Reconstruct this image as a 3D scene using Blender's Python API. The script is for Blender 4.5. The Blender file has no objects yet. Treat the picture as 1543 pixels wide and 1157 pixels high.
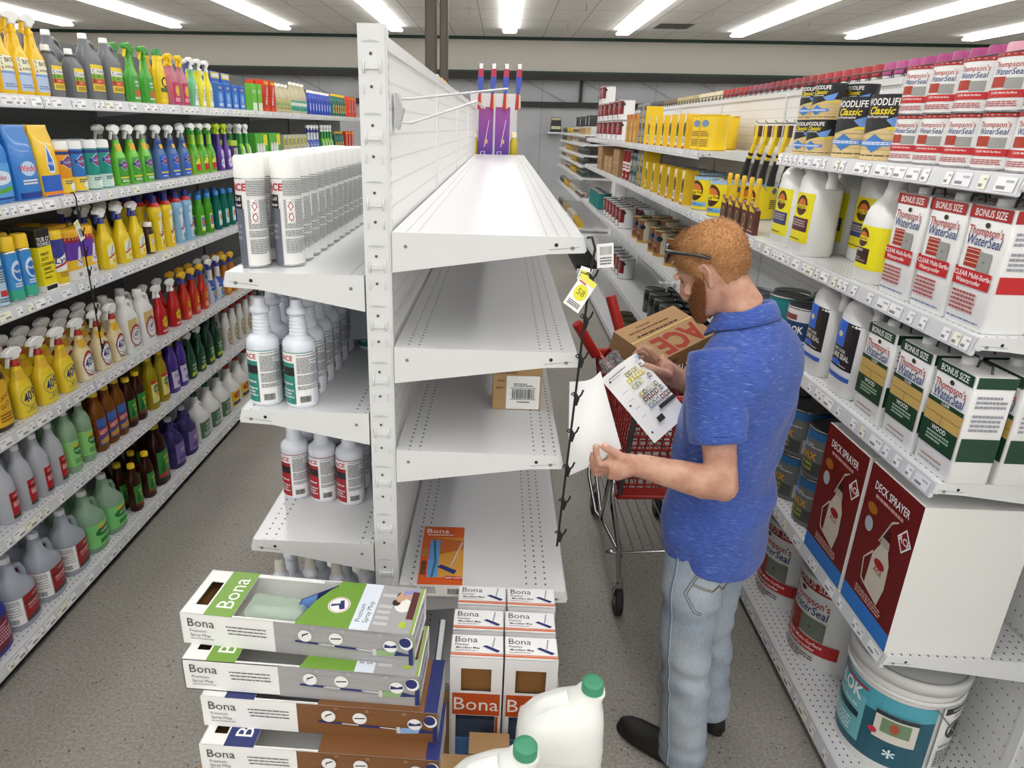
import bpy, bmesh, math, random
from mathutils import Vector, Matrix
from math import sin, cos, pi, radians
S = bpy.context.scene
COL = S.collection

# ---------------------------------------------------------------- camera
cam_data = bpy.data.cameras.new('camera')
cam_data.sensor_fit = 'HORIZONTAL'
cam_data.sensor_width = 36.0
cam_data.lens = 1033.09 / 1543 * 36
cam_data.shift_x = (771.5 - 710) / 1543
cam_data.clip_start = 0.05
cam_data.clip_end = 200
cam = bpy.data.objects.new('camera', cam_data)
COL.objects.link(cam)
_p, _y, _r = 0.35872, 0.036435, 0.021141
_f = Vector((-sin(_y) * cos(_p), cos(_y) * cos(_p), -sin(_p)))
_rt = Vector((cos(_y), sin(_y), 0))
_up = _rt.cross(_f)
_r2 = _rt * cos(_r) + _up * sin(_r)
_u2 = -_rt * sin(_r) + _up * cos(_r)
cam.matrix_world = Matrix(((_r2.x, _u2.x, -_f.x, 0), (_r2.y, _u2.y, -_f.y, 0), (_r2.z, _u2.z, -_f.z, 2.0), (0, 0, 0, 1)))
S.camera = cam

# ---------------------------------------------------------------- world, exposure
S.view_settings.view_transform = 'Standard'
S.view_settings.look = 'None'
S.view_settings.gamma = 1
S.view_settings.use_curve_mapping = False
S.view_settings.exposure = 0.0
wd = bpy.data.worlds.new('world')
S.world = wd
wd.use_nodes = True
wd.node_tree.nodes['Background'].inputs[0].default_value = (1, 1, 1, 1)
wd.node_tree.nodes['Background'].inputs[1].default_value = 0.25
LIGHT_STRENGTH = 9.6
# added fill light behind the camera, brightens surfaces that face it
fill_l = bpy.data.lights.new('added_fill_light', 'AREA'); fill_l.shape = 'RECTANGLE'; fill_l.size = 14; fill_l.size_y = 2.6; fill_l.energy = 190; fill_l.color = (.96, .98, 1.0)
fill_o = bpy.data.objects.new('added_fill_light', fill_l); COL.objects.link(fill_o); fill_o.location = (0, -6.8, 2.1); fill_o.rotation_euler = (radians(90), 0, 0)

# ---------------------------------------------------------------- materials
def lin(c):
    if isinstance(c, str):
        c = c.lstrip('#')
        c = [int(c[i:i + 2], 16) / 255 for i in (0, 2, 4)]
    return tuple((v / 12.92 if v <= 0.04045 else ((v + 0.055) / 1.055) ** 2.4) for v in c) + (1,)

_mats = {}
def M(c, rough=0.4, metal=0.0, clear=0.0, coat=0.0, bump=0.0, bscale=60, name=None):
    if not isinstance(c, str):
        return c
    k = (c, rough, metal, clear, coat, bump, bscale)
    if k in _mats:
        return _mats[k]
    if c.startswith('clear:'):
        c2 = c[6:]; cl = clear or 0.5
    else:
        c2 = c; cl = clear
    m = bpy.data.materials.new(name or ('paint_' + c2.strip('#')))
    m.use_nodes = True
    nt = m.node_tree; b = nt.nodes['Principled BSDF']
    b.inputs['Base Color'].default_value = lin(c2)
    b.inputs['Roughness'].default_value = rough
    b.inputs['Metallic'].default_value = metal
    b.inputs['Coat Weight'].default_value = coat
    if bump:
        tx = nt.nodes.new('ShaderNodeTexNoise'); tx.inputs['Scale'].default_value = bscale
        bp = nt.nodes.new('ShaderNodeBump'); bp.inputs['Strength'].default_value = bump; bp.inputs['Distance'].default_value = 0.01
        tc = nt.nodes.new('ShaderNodeTexCoord')
        nt.links.new(tc.outputs['Object'], tx.inputs['Vector'])
        nt.links.new(tx.outputs['Fac'], bp.inputs['Height']); nt.links.new(bp.outputs['Normal'], b.inputs['Normal'])
    if cl:
        tr = nt.nodes.new('ShaderNodeBsdfTransparent'); tr.inputs[0].default_value = tuple(0.5 + 0.5 * v for v in lin(c2)[:3]) + (1,)
        mx = nt.nodes.new('ShaderNodeMixShader'); mx.inputs[0].default_value = cl
        nt.links.new(b.outputs[0], mx.inputs[1]); nt.links.new(tr.outputs[0], mx.inputs[2])
        nt.links.new(mx.outputs[0], nt.nodes['Material Output'].inputs['Surface'])
    _mats[k] = m
    return m

def emit_mat(name, col, strength):
    m = bpy.data.materials.new(name); m.use_nodes = True
    nt = m.node_tree; nt.nodes.remove(nt.nodes['Principled BSDF'])
    e = nt.nodes.new('ShaderNodeEmission'); e.inputs[0].default_value = tuple(col) + (1,); e.inputs[1].default_value = strength
    nt.links.new(e.outputs[0], nt.nodes['Material Output'].inputs['Surface'])
    return m

class NB:
    """little node-builder"""
    def __init__(s, name, rough=0.5, metal=0.0):
        s.m = bpy.data.materials.new(name); s.m.use_nodes = True
        s.nt = s.m.node_tree; s.b = s.nt.nodes['Principled BSDF']
        s.b.inputs['Roughness'].default_value = rough; s.b.inputs['Metallic'].default_value = metal
    def n(s, t, **kw):
        nd = s.nt.nodes.new('ShaderNode' + t)
        for k, v in kw.items(): setattr(nd, k, v)
        return nd
    def l(s, a, b): s.nt.links.new(a, b)
    def math(s, op, a, b=None, c=None):
        nd = s.n('Math', operation=op)
        for i, v in enumerate((a, b, c)):
            if v is None: continue
            if isinstance(v, (int, float)): nd.inputs[i].default_value = v
            else: s.l(v, nd.inputs[i])
        return nd.outputs[0]
    def xyz(s):
        tc = s.n('TexCoord'); sp = s.n('SeparateXYZ'); s.l(tc.outputs['Object'], sp.inputs[0])
        return tc.outputs['Object'], sp.outputs
    def mix(s, fac, a, b):
        nd = s.n('Mix', data_type='RGBA')
        if isinstance(fac, (int, float)): nd.inputs[0].default_value = fac
        else: s.l(fac, nd.inputs[0])
        for i, v in ((6, a), (7, b)):
            if isinstance(v, str): nd.inputs[i].default_value = lin(v)
            else: s.l(v, nd.inputs[i])
        return nd.outputs[2]

def dots(nb, a, b, sa, sb, ra, rb):
    """mask of holes on a grid: 1 in a hole. a,b coordinate sockets; spacing sa,sb; half sizes ra,rb"""
    da = nb.math('DIVIDE', nb.math('SUBTRACT', nb.math('PINGPONG', nb.math('ADD', a, 500 * sa), sa / 2), 0.0), ra)
    db = nb.math('DIVIDE', nb.math('PINGPONG', nb.math('ADD', b, 500 * sb), sb / 2), rb)
    r2 = nb.math('ADD', nb.math('MULTIPLY', da, da), nb.math('MULTIPLY', db, db))
    return nb.math('LESS_THAN', r2, 1.0)

def peg_mat(name, base, hole):
    nb = NB(name, 0.42); o, p = nb.xyz()
    mk = dots(nb, p[1], p[2], 0.0254, 0.0508, 0.0035, 0.0035)
    nb.l(nb.mix(mk, base, hole), nb.b.inputs['Base Color'])
    return nb.m

def deck_mat(name, base, hole, bands):
    """perforated steel shelf: holes in lengthwise bands (ranges of X)"""
    nb = NB(name, 0.32); o, p = nb.xyz()
    mk = dots(nb, p[0], p[1], 0.0254, 0.0254, 0.0028, 0.0042)
    band = None
    for x0, x1 in bands:
        t = nb.math('MULTIPLY', nb.math('GREATER_THAN', p[0], x0), nb.math('LESS_THAN', p[0], x1))
        band = t if band is None else nb.math('MAXIMUM', band, t)
    nb.l(nb.mix(nb.math('MULTIPLY', mk, band), base, hole), nb.b.inputs['Base Color'])
    nb.b.inputs['Coat Weight'].default_value = 0.15
    return nb.m

# ---------------------------------------------------------------- mesh builder
class MB:
    def __init__(s): s.v = []; s.f = []; s.mi = []; s.mats = []; s.sm = []
    def mat(s, m):
        if m is None: m = '#cccccc'
        m = M(m)
        if m not in s.mats: s.mats.append(m)
        return s.mats.index(m)
    def add(s, verts, faces, m, smooth=False, T=None):
        o = len(s.v); i = s.mat(m)
        for p in verts:
            p = Vector(p)
            s.v.append(T @ p if T is not None else p)
        for f in faces:
            s.f.append([o + k for k in f]); s.mi.append(i); s.sm.append(smooth)
        return s
    def box(s, x0, y0, z0, x1, y1, z1, m, T=None, faces=None):
        x0, x1 = min(x0, x1), max(x0, x1); y0, y1 = min(y0, y1), max(y0, y1); z0, z1 = min(z0, z1), max(z0, z1)
        v = [(x0, y0, z0), (x1, y0, z0), (x1, y1, z0), (x0, y1, z0), (x0, y0, z1), (x1, y0, z1), (x1, y1, z1), (x0, y1, z1)]
        f = [(0, 3, 2, 1), (4, 5, 6, 7), (0, 1, 5, 4), (1, 2, 6, 5), (2, 3, 7, 6), (3, 0, 4, 7)]
        if faces: f = [f['btfrkl'.index(c)] for c in faces]
        return s.add(v, f, m, T=T)
    def loft(s, rings, m, caps=(True, True), smooth=True, closed=True):
        n = len(rings[0]); v = [p for r in rings for p in r]; f = []
        for i in range(len(rings) - 1):
            for j in range(n if closed else n - 1):
                k = (j + 1) % n
                f.append((i * n + j, i * n + k, (i + 1) * n + k, (i + 1) * n + j))
        s.add(v, f, m, smooth)
        if caps[0]: s.add(rings[0], [tuple(range(n))[::-1]], m)
        if caps[1]: s.add(rings[-1], [tuple(range(n))], m)
        return s
    def lathe(s, prof, m, seg=20, n=2.0, caps=(True, True), smooth=True, T=None, ctr=(0, 0)):
        """prof rows: (z, a, b) half-sizes"""
        rings = []
        for row in prof:
            z, a = row[0], row[1]; b = row[2] if len(row) > 2 else a
            ox = row[3] if len(row) > 3 else 0
            r = []
            for k in range(seg):
                t = 2 * pi * k / seg; c, d = cos(t), sin(t)
                p = Vector((ctr[0] + ox + a * math.copysign(abs(c) ** (2 / n), c), ctr[1] + b * math.copysign(abs(d) ** (2 / n), d), z))
                r.append(T @ p if T is not None else p)
            rings.append(r)
        return s.loft(rings, m, caps, smooth)
    def tube(s, pts, r, m, seg=8, closed=False, caps=True):
        pts = [Vector(p) for p in pts]; rings = []; n = len(pts)
        rr = r if isinstance(r, (list, tuple)) else [r] * n
        prev = None
        for i, p in enumerate(pts):
            if closed: d = pts[(i + 1) % n] - pts[i - 1]
            else: d = pts[min(i + 1, n - 1)] - pts[max(i - 1, 0)]
            d.normalize()
            if prev is None:
                a = d.cross(Vector((0, 0, 1)))
                if a.length < .01: a = d.cross(Vector((1, 0, 0)))
            else:
                a = prev - d * prev.dot(d)
            a.normalize(); prev = a; b = d.cross(a)
            rings.append([p + (a * cos(2 * pi * k / seg) + b * sin(2 * pi * k / seg)) * rr[i] for k in range(seg)])
        if closed: rings.append(rings[0])
        return s.loft(rings, m, (caps and not closed,) * 2)
    def prism(s, poly, y0, y1, m, bev=0.0, T=None, smooth=False):
        """polygon in XZ extruded along Y, sides inset by bev"""
        n = len(poly); cx = sum(p[0] for p in poly) / n; cz = sum(p[1] for p in poly) / n
        def ring(y, k):
            out = []
            for x, z in poly:
                L = math.hypot(x - cx, z - cz) or 1
                q = Vector((cx + (x - cx) * (1 - k / L if L > k else 1), y, cz + (z - cz) * (1 - k / L if L > k else 1)))
                out.append(T @ q if T is not None else q)
            return out
        if bev: rs = [ring(y0, bev), ring(y0 + bev, 0), ring(y1 - bev, 0), ring(y1, bev)]
        else: rs = [ring(y0, 0), ring(y1, 0)]
        return s.loft(rs, m, (True, True), smooth)
    def mesh(s, name):
        me = bpy.data.meshes.new(name)
        me.from_pydata([tuple(p) for p in s.v], [], s.f)
        for m in s.mats: me.materials.append(m)
        me.polygons.foreach_set('material_index', s.mi)
        me.polygons.foreach_set('use_smooth', s.sm)
        me.update()
        bm = bmesh.new(); bm.from_mesh(me); bmesh.ops.recalc_face_normals(bm, faces=bm.faces); bm.to_mesh(me); bm.free()
        return me
    def obj(s, name, parent=None, **kw):
        o = bpy.data.objects.new(name, s.mesh(name)); COL.objects.link(o)
        if parent is not None: o.parent = parent
        for k, v in kw.items(): o[k] = v
        return o

def tag(o, label, cat, group=None, kind=None):
    o['label'] = label; o['category'] = cat
    if group: o['group'] = group
    if kind: o['kind'] = kind
    return o
def thing(name, label, cat, loc=(0, 0, 0), rz=0, group=None):
    o = bpy.data.objects.new(name, None); COL.objects.link(o)
    o.empty_display_size = .05
    o.location = loc; o.rotation_euler = (0, 0, rz)
    return tag(o, label, cat, group)
def struct(name, mb, **kw):
    o = mb.obj(name); o['kind'] = 'structure'; return o

# ---------------------------------------------------------------- flat art mapped on surfaces
_txt = {}
def text2d(t, size, bold=0, shear=0):
    k = (t, bold, shear)
    if k not in _txt:
        c = bpy.data.curves.new('t', 'FONT'); c.body = t; c.size = 1; c.align_x = 'CENTER'; c.align_y = 'CENTER'
        c.offset = bold; c.shear = shear; c.resolution_u = 2
        o = bpy.data.objects.new('t', c); COL.objects.link(o)
        bpy.context.view_layer.update()
        dg = bpy.context.evaluated_depsgraph_get()
        me = bpy.data.meshes.new_from_object(o.evaluated_get(dg))
        _txt[k] = ([(v.co.x, v.co.y) for v in me.vertices], [tuple(p.vertices) for p in me.polygons])
        bpy.data.objects.remove(o); bpy.data.curves.remove(c); bpy.data.meshes.remove(me)
    vs, fs = _txt[k]
    return [(x * size, y * size) for x, y in vs], fs
def slice2d(vs, fs, step):
    if not vs: return vs, fs
    bm = bmesh.new(); bv = [bm.verts.new((x, y, 0)) for x, y in vs]
    for f in fs:
        try: bm.faces.new([bv[i] for i in f])
        except ValueError: pass
    for ax in (0, 1):
        lo = min(v.co[ax] for v in bm.verts); hi = max(v.co[ax] for v in bm.verts)
        st = step if ax == 0 else step * 2
        k = math.ceil(lo / st)
        while k * st < hi and st > 0:
            co = Vector((0, 0, 0)); co[ax] = k * st; no = Vector((0, 0, 0)); no[ax] = 1
            bmesh.ops.bisect_plane(bm, geom=bm.verts[:] + bm.edges[:] + bm.faces[:], plane_co=co, plane_no=no, dist=1e-6)
            k += 1
    bm.verts.index_update()
    out = [(v.co.x, v.co.y) for v in bm.verts]; fo = [tuple(v.index for v in f.verts) for f in bm.faces]
    bm.free()
    return out, fo

def art(mb, mp, items, step=None, off=0.0006, inc=0.00014, rough=0.4):
    """items drawn in order; mp(u,v,off)->point"""
    rnd = random.Random(len(items) * 7 + 1)
    for it in items:
        k = it[0]; col = it[-1]
        if k == 'R':
            u0, v0, u1, v1 = it[1:5]; vs = [(u0, v0), (u1, v0), (u1, v1), (u0, v1)]; fs = [(0, 1, 2, 3)]
        elif k == 'E':
            u, v, ru, rv = it[1:5]; vs = [(u + ru * cos(i * pi / 12), v + rv * sin(i * pi / 12)) for i in range(24)]; fs = [tuple(range(24))]
        elif k == 'O':   # ring
            u, v, ru, rv, w = it[1:6]; vs = []; fs = []
            for i in range(24):
                vs += [(u + ru * cos(i * pi / 12), v + rv * sin(i * pi / 12)), (u + (ru - w) * cos(i * pi / 12), v + (rv - w) * sin(i * pi / 12))]
                j = (i + 1) % 24; fs.append((2 * i, 2 * j, 2 * j + 1, 2 * i + 1))
        elif k == 'P':
            vs = list(it[1]); fs = [tuple(range(len(vs)))]
        elif k == 'T':
            t, u, v, sz = it[1:5]; opt = it[5] if len(it) > 6 else {}
            vs, fs = text2d(t, sz, opt.get('b', 0), opt.get('sh', 0))
            sx = opt.get('sx', 1); a = radians(opt.get('rot', 0))
            vs = [(u + x * sx * cos(a) - y * sin(a), v + x * sx * sin(a) + y * cos(a)) for x, y in vs]
        elif k == 'L':   # fine print
            u0, v0, u1, v1, n = it[1:6]; vs = []; fs = []
            h = (v1 - v0) / n
            for i in range(n):
                y = v0 + i * h; x = u0
                if rnd.random() < .12: continue
                e = u1 - (u1 - u0) * rnd.random() * (.5 if rnd.random() < .25 else .05)
                while x < e:
                    w = (u1 - u0) * (.05 + .12 * rnd.random()); x2 = min(x + w, e)
                    o = len(vs); vs += [(x, y + h * .25), (x2, y + h * .25), (x2, y + h * .8), (x, y + h * .8)]; fs.append((o, o + 1, o + 2, o + 3))
                    x = x2 + (u1 - u0) * .018
        elif k == 'B':   # barcode
            u0, v0, u1, v1 = it[1:5]; vs = []; fs = []; x = u0
            while x < u1:
                w = (u1 - u0) * rnd.choice((.01, .02, .03)); x2 = min(x + w, u1)
                o = len(vs); vs += [(x, v0), (x2, v0), (x2, v1), (x, v1)]; fs.append((o, o + 1, o + 2, o + 3)); x = x2 + (u1 - u0) * rnd.choice((.012, .022))
        if step and not (k in 'LB' and step > .02): vs, fs = slice2d(vs, fs, step)
        if k in 'LB' or True:
            mb.add([mp(x, y, off) for x, y in vs], fs, M(col, rough) if isinstance(col, str) else col)
        off += inc
    return off

def flatmap(o, u, v):
    o, u, v = Vector(o), Vector(u).normalized(), Vector(v).normalized(); n = u.cross(v)
    return lambda a, b, off=0: o + u * a + v * b + n * off

class Surf:
    """bottle body surface: profile rows (z,a,b[,ox]), superellipse exponent n"""
    def __init__(s, prof, n=2.0): s.p = prof; s.n = n; s.c = {}
    def ring(s, v):
        k = round(v, 4)
        if k in s.c: return s.c[k]
        p = s.p; i = 0
        while i < len(p) - 2 and p[i + 1][0] < v: i += 1
        z0, z1 = p[i][0], p[i + 1][0]; t = 0 if z1 == z0 else min(1, max(0, (v - z0) / (z1 - z0)))
        g = lambda q, j, d: (q[j] if len(q) > j else d)
        a = p[i][1] * (1 - t) + p[i + 1][1] * t
        b = g(p[i], 2, p[i][1]) * (1 - t) + g(p[i + 1], 2, p[i + 1][1]) * t
        ox = g(p[i], 3, 0) * (1 - t) + g(p[i + 1], 3, 0) * t
        N = 96; pts = []
        for q in range(N + 1):
            th = -pi / 2 + 2 * pi * (q / N); c, d = cos(th), sin(th)
            pts.append((ox + a * math.copysign(abs(c) ** (2 / s.n), c), b * math.copysign(abs(d) ** (2 / s.n), d)))
        cum = [0]
        for q in range(N): cum.append(cum[-1] + math.dist(pts[q], pts[q + 1]))
        s.c[k] = (pts, cum)
        return s.c[k]
    def map(s, u, v, off=0):
        pts, cum = s.ring(v); L = cum[-1]; uu = u % L
        lo, hi = 0, len(cum) - 1
        while hi - lo > 1:
            m = (lo + hi) // 2
            if cum[m] <= uu: lo = m
            else: hi = m
        t = (uu - cum[lo]) / max(1e-9, cum[hi] - cum[lo])
        x = pts[lo][0] * (1 - t) + pts[hi][0] * t; y = pts[lo][1] * (1 - t) + pts[hi][1] * t
        tx, ty = pts[hi][0] - pts[lo][0], pts[hi][1] - pts[lo][1]; l = math.hypot(tx, ty) or 1
        return Vector((x + ty / l * off, y - tx / l * off, v))
# ---------------------------------------------------------------- room
XL, XR, YN, YF, ZC = -11.0, 11.0, -7.0, 16.2, 3.78
nb = NB('sealed_concrete', 0.55); o, p = nb.xyz()
t1 = nb.n('TexNoise'); t1.inputs['Scale'].default_value = 1.6; t1.inputs['Detail'].default_value = 6; nb.l(o, t1.inputs['Vector'])
t2 = nb.n('TexNoise'); t2.inputs['Scale'].default_value = 90; t2.inputs['Detail'].default_value = 3; nb.l(o, t2.inputs['Vector'])
t3 = nb.n('TexVoronoi'); t3.inputs['Scale'].default_value = 42; nb.l(o, t3.inputs['Vector'])
t4 = nb.n('TexNoise'); t4.inputs['Scale'].default_value = 9; nb.l(o, t4.inputs['Vector'])
rp = nb.n('ValToRGB'); rp.color_ramp.elements[0].position = .3; rp.color_ramp.elements[0].color = lin('#8b8780')
rp.color_ramp.elements[1].position = .7; rp.color_ramp.elements[1].color = lin('#a5a19a'); nb.l(t1.outputs['Fac'], rp.inputs[0])
rp2 = nb.n('ValToRGB'); rp2.color_ramp.elements[0].position = .35; rp2.color_ramp.elements[0].color = lin('#7c776f')
rp2.color_ramp.elements[1].position = .65; rp2.color_ramp.elements[1].color = lin('#b5b1aa'); nb.l(t2.outputs['Fac'], rp2.inputs[0])
c1 = nb.mix(0.45, rp.outputs[0], rp2.outputs[0])
sp = nb.math('MULTIPLY', nb.math('LESS_THAN', t3.outputs['Distance'], 0.16), nb.math('GREATER_THAN', t4.outputs['Fac'], 0.52))
nb.l(nb.mix(nb.math('MULTIPLY', sp, .75), c1, '#2e2b27'), nb.b.inputs['Base Color'])
floor_m = nb.m
struct('floor', MB().box(XL, YN, -.05, XR, YF, 0, floor_m))

nb = NB('ceiling_tile', 0.9); o, p = nb.xyz()
gx = nb.math('LESS_THAN', nb.math('PINGPONG', nb.math('ADD', p[0], 500.05), .305), .008)
gy = nb.math('LESS_THAN', nb.math('PINGPONG', nb.math('ADD', p[1], 500.), .61), .012)
g = nb.math('MAXIMUM', gx, gy)
tn = nb.n('TexNoise'); tn.inputs['Scale'].default_value = .8; nb.l(o, tn.inputs['Vector'])
rp = nb.n('ValToRGB'); rp.color_ramp.elements[0].color = lin('#d6d4cf'); rp.color_ramp.elements[1].color = lin('#e2e0db'); nb.l(tn.outputs['Fac'], rp.inputs[0])
nb.l(nb.mix(g, rp.outputs[0], '#a3a19d'), nb.b.inputs['Base Color'])
cm = MB().box(XL, YN, ZC, XR, YF, ZC + .05, nb.m)
struct('ceiling', cm)
# one missing ceiling panel: dark opening
tag(MB().box(2.72, 13.75, ZC - .004, 3.33, 14.4, ZC - .0005, '#15130f').obj('ceiling_panel'), 'dark open return panel in the white ceiling', 'ceiling panel')

beige = M('#ccc8be', .8); dgreen = M('#16352a', .5); dkmetal = M('#24221f', .6)
struct('wall_left', MB().box(XL - .1, YN, 0, XL, YF, ZC, M('#ccc8be', .8)))
struct('wall_right', MB().box(XR, YN, 0, XR + .1, YF, ZC, M('#ccc8be', .8)))
struct('wall_near', MB().box(XL, YN - .1, 0, XR, YN, ZC, M('#ccc8be', .8)))
nb = NB('lower_wall_sheet', 0.6); o, p = nb.xyz()
wv = nb.math('PINGPONG', p[0], .06)
seam = nb.math('LESS_THAN', nb.math('PINGPONG', nb.math('ADD', p[0], 500.6), .61), .008)
tn = nb.n('TexNoise'); tn.inputs['Scale'].default_value = 2.2; tn.inputs['Detail'].default_value = 4; nb.l(o, tn.inputs['Vector'])
rp = nb.n('ValToRGB'); rp.color_ramp.elements[0].color = lin('#9d9fa4'); rp.color_ramp.elements[1].color = lin('#b4b6ba'); nb.l(tn.outputs['Fac'], rp.inputs[0])
nb.l(nb.mix(nb.math('MULTIPLY', seam, .5), rp.outputs[0], '#6a6a6c'), nb.b.inputs['Base Color'])
struct('wall_far', MB().box(XL, YF, 0, XR, YF + .1, ZC, nb.m))
w = MB(); w.box(XL, YF - .2, 3.1, XR, YF, ZC, beige); struct('trim_1', w)          # beige soffit
struct('trim_2', MB().box(XL, YF - .24, 3.72, XR, YF - .2, ZC, dgreen))
w = MB().box(XL, YF - .30, 3.09, XR, YF - .2, 3.13, dgreen); w.box(XL, YF - .30, 2.96, XR, YF - .22, 3.09, dkmetal); struct('trim_3', w)
struct('trim_4', MB().box(-3.5, YF - .10, 2.43, 4.6, YF, 2.54, dkmetal))
# diagonal shadows on the wall below the band, painted as flat grey strips
shadow_strips = MB()
for k in range(9):
    x = -4.6 + 1.25 * k
    shadow_strips.add([(x, YF - .03, 2.96), (x + .05, YF - .03, 2.96), (x + .95, YF - .03, 2.54), (x + .9, YF - .03, 2.54)], [(0, 1, 2, 3)], M('#8b8d90', .7))
struct('painted_shadow', shadow_strips)
w = MB().box(1.62, YF - .09, 2.5, 1.68, YF - .02, 3.0, dkmetal); struct('trim_6', w)

# fluorescent ceiling lights: 8-foot strips end to end in rows
glow = emit_mat('lit_diffuser', (1.0, 0.985, 0.96), LIGHT_STRENGTH)
hous = MB(); hous.box(-.10, 0, -.045, .10, 2.42, 0, M('#e8e8e6', .5)); hous_me = hous.mesh('light_housing')
dif = MB()
dif.prism([(-.10, -.045), (-.135, -.065), (-.105, -.09), (.105, -.09), (.135, -.065), (.10, -.045)], .02, 2.40, glow)
dif_me = dif.mesh('diffuser')
RX = [-8.6, -6.45, -4.3, -2.12, .06, 2.21, 4.36, 6.5, 8.65]
ords = ['first', 'second', 'third', 'fourth', 'fifth', 'sixth', 'seventh', 'eighth', 'ninth']
for i, x in enumerate(RX):
    for j in range(9):
        y = 14.72 - 2.44 * (j + 1)
        if y < YN + .2: continue
        t = thing('ceiling_light', 'lit fluorescent ceiling strip in the %s row from the left, %s from the far wall' % (ords[i], ords[j]), 'ceiling light', (x, y, ZC - .001), 0, 'fluorescent ceiling strips')
        for nm, me in (('housing', hous_me), ('diffuser', dif_me)):
            c = bpy.data.objects.new(nm, me); COL.objects.link(c); c.parent = t
# small sprinkler heads
sprk = MB(); sprk.tube([(0, 0, 0), (0, 0, -.09)], .008, '#9a9a98', 8); sprk.lathe([(-.10, .02), (-.092, .022)], '#b0b0ae', 12); spme = sprk.mesh('sprinkler')
for i, (x, y) in enumerate([(-7.2, 8.5), (-3.3, 11.5), (-.6, 12.2), (1.2, 11.8), (3.2, 12.2), (5.1, 13.2), (1.1, 13.9), (6.6, 13.4), (-2.9, 13.6)]):
    o = bpy.data.objects.new('sprinkler_head', spme); COL.objects.link(o); o.location = (x, y, ZC)
    tag(o, 'small ceiling sprinkler head, %s from the left' % ords[i], 'sprinkler', 'sprinkler heads on the ceiling')
# steel posts behind the shelving
for nm, x0, x1, lab in (('steel_post', -.855, -.735, 'wider brown steel post rising behind the white shelving'), ('steel_post', -.70, -.615, 'narrower brown steel post rising behind the white shelving')):
    b = MB(); b.box(x0, 8.0, 0, x1, 8.1, ZC, M('#4a443d', .6)); b.box(x0 + .012, 7.99, 0, x1 - .012, 8.0, ZC, M('#544d45', .6))
    tag(b.obj(nm), lab, 'post')
# ---------------------------------------------------------------- shelving
WHITE = '#dcdddd'
wpaint = M(WHITE, .35, coat=.1)
rail_m = M('#d4d6da', .28)
slot_m = M('#3a3a3a', .8)
screw_m = M('#77777a', .4, metal=.6)
black_m = M('#101010', .6)

def price_rail(parent, xf, zt, y0, y1, s, h=.042, seed=1, tags=True, lipw=.012):
    """sloped ticket channel along a shelf's front; s=+1 faces +X"""
    rnd = random.Random(seed)
    b = MB(); x1 = xf + s * lipw; xt = xf - s * .002
    b.prism([(xf, zt - .001), (xf + s * .004, zt - .0012), (x1, zt - h), (x1 - s * .004, zt - h - .003), (xf, zt - h)], y0, y1, rail_m)
    if tags:
        y = y0 + .01
        cols = ['#f4f4f4'] * 6 + ['#ececf2', '#f0f0dc']
        while y < y1 - .03:
            w = rnd.choice((.03, .032, .065))
            w = min(w, y1 - y - .005)
            a = lambda q: (xf + s * (.0055 + (lipw - .004) * q), zt - h * q)
            p0, p1 = a(.16), a(.86)
            def P(yy, q, o=0):
                r = a(q); return (r[0] + s * (.0006 + o), yy, r[1])
            b.add([P(y, .16), P(y + w, .16), P(y + w, .86), P(y, .86)], [(0, 1, 2, 3)], M(rnd.choice(cols), .4))
            b.add([P(y + w * .1, .3, .0004), P(y + w * .5, .3, .0004), P(y + w * .5, .42, .0004), P(y + w * .1, .42, .0004)], [(0, 1, 2, 3)], M('#b4b4ba', .5))
            b.add([P(y + w * .45, .6, .0004), P(y + w * .9, .6, .0004), P(y + w * .9, .76, .0004), P(y + w * .45, .76, .0004)], [(0, 1, 2, 3)], M('#85858c', .5))
            y += w + rnd.choice((.004, .012, .03, .07))
    return b.obj('price_rail', parent)

def shelf(parent, xb, xf, zt, y0, y1, deck, s, drop=.075, tip=.03, seed=1, tags=True, bracket_near=True, name='shelf', rail=True, railh=.042):
    """xb back edge, xf front edge, s direction of the front"""
    b = MB()
    b.box(xb, y0, zt - .012, xf, y1, zt, deck)
    b.box(xf - s * .012, y0, zt - .035, xf, y1, zt - .012, wpaint)
    sh = b.obj(name, parent)
    for yy in ((y0,) if bracket_near else ()) :
        k = MB()
        k.prism([(xb, zt), (xf, zt), (xf + s * .008, zt - tip), (xf - s * .07, zt - tip - .004), (xb, zt - drop)], yy - .004, yy, wpaint)
        # stamped fold line and holes
        m = flatmap((0, yy - .004, 0), (1, 0, 0), (0, 0, 1))
        it = [('P', [(xf - s * .07, zt - tip + .004), (xf - s * .005, zt - .022), (xf - s * .005, zt - .0205), (xf - s * .07, zt - tip + .0062)], '#a9abab'),
              ('E', xf - s * .055, zt - .018, .0042, .0042, '#151515'), ('E', xf - s * .02, zt - .024, .005, .004, '#7c7c7e'), ('E', xb + s * .03, zt - .03, .004, .004, '#7c7c7e')]
        art(k, m, it)
        k.obj('bracket', sh)
    if rail: price_rail(sh, xf, zt, y0 + .002, y1 - .002, s, railh, seed, tags)
    return sh

peg_w = peg_mat('white_pegboard', '#e2e3e3', '#8e9092')
peg_d = peg_mat('grey_pegboard', '#5b5d5c', '#1d1d1d')
deck_c = deck_mat('white_shelf_steel', '#d9dadc', '#55585a', [(-.60, -.545), (-.35, -.295), (-.225, -.175), (.10, .165)])
plain_c = M('#dfe0e2', .3, coat=.2)

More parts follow.
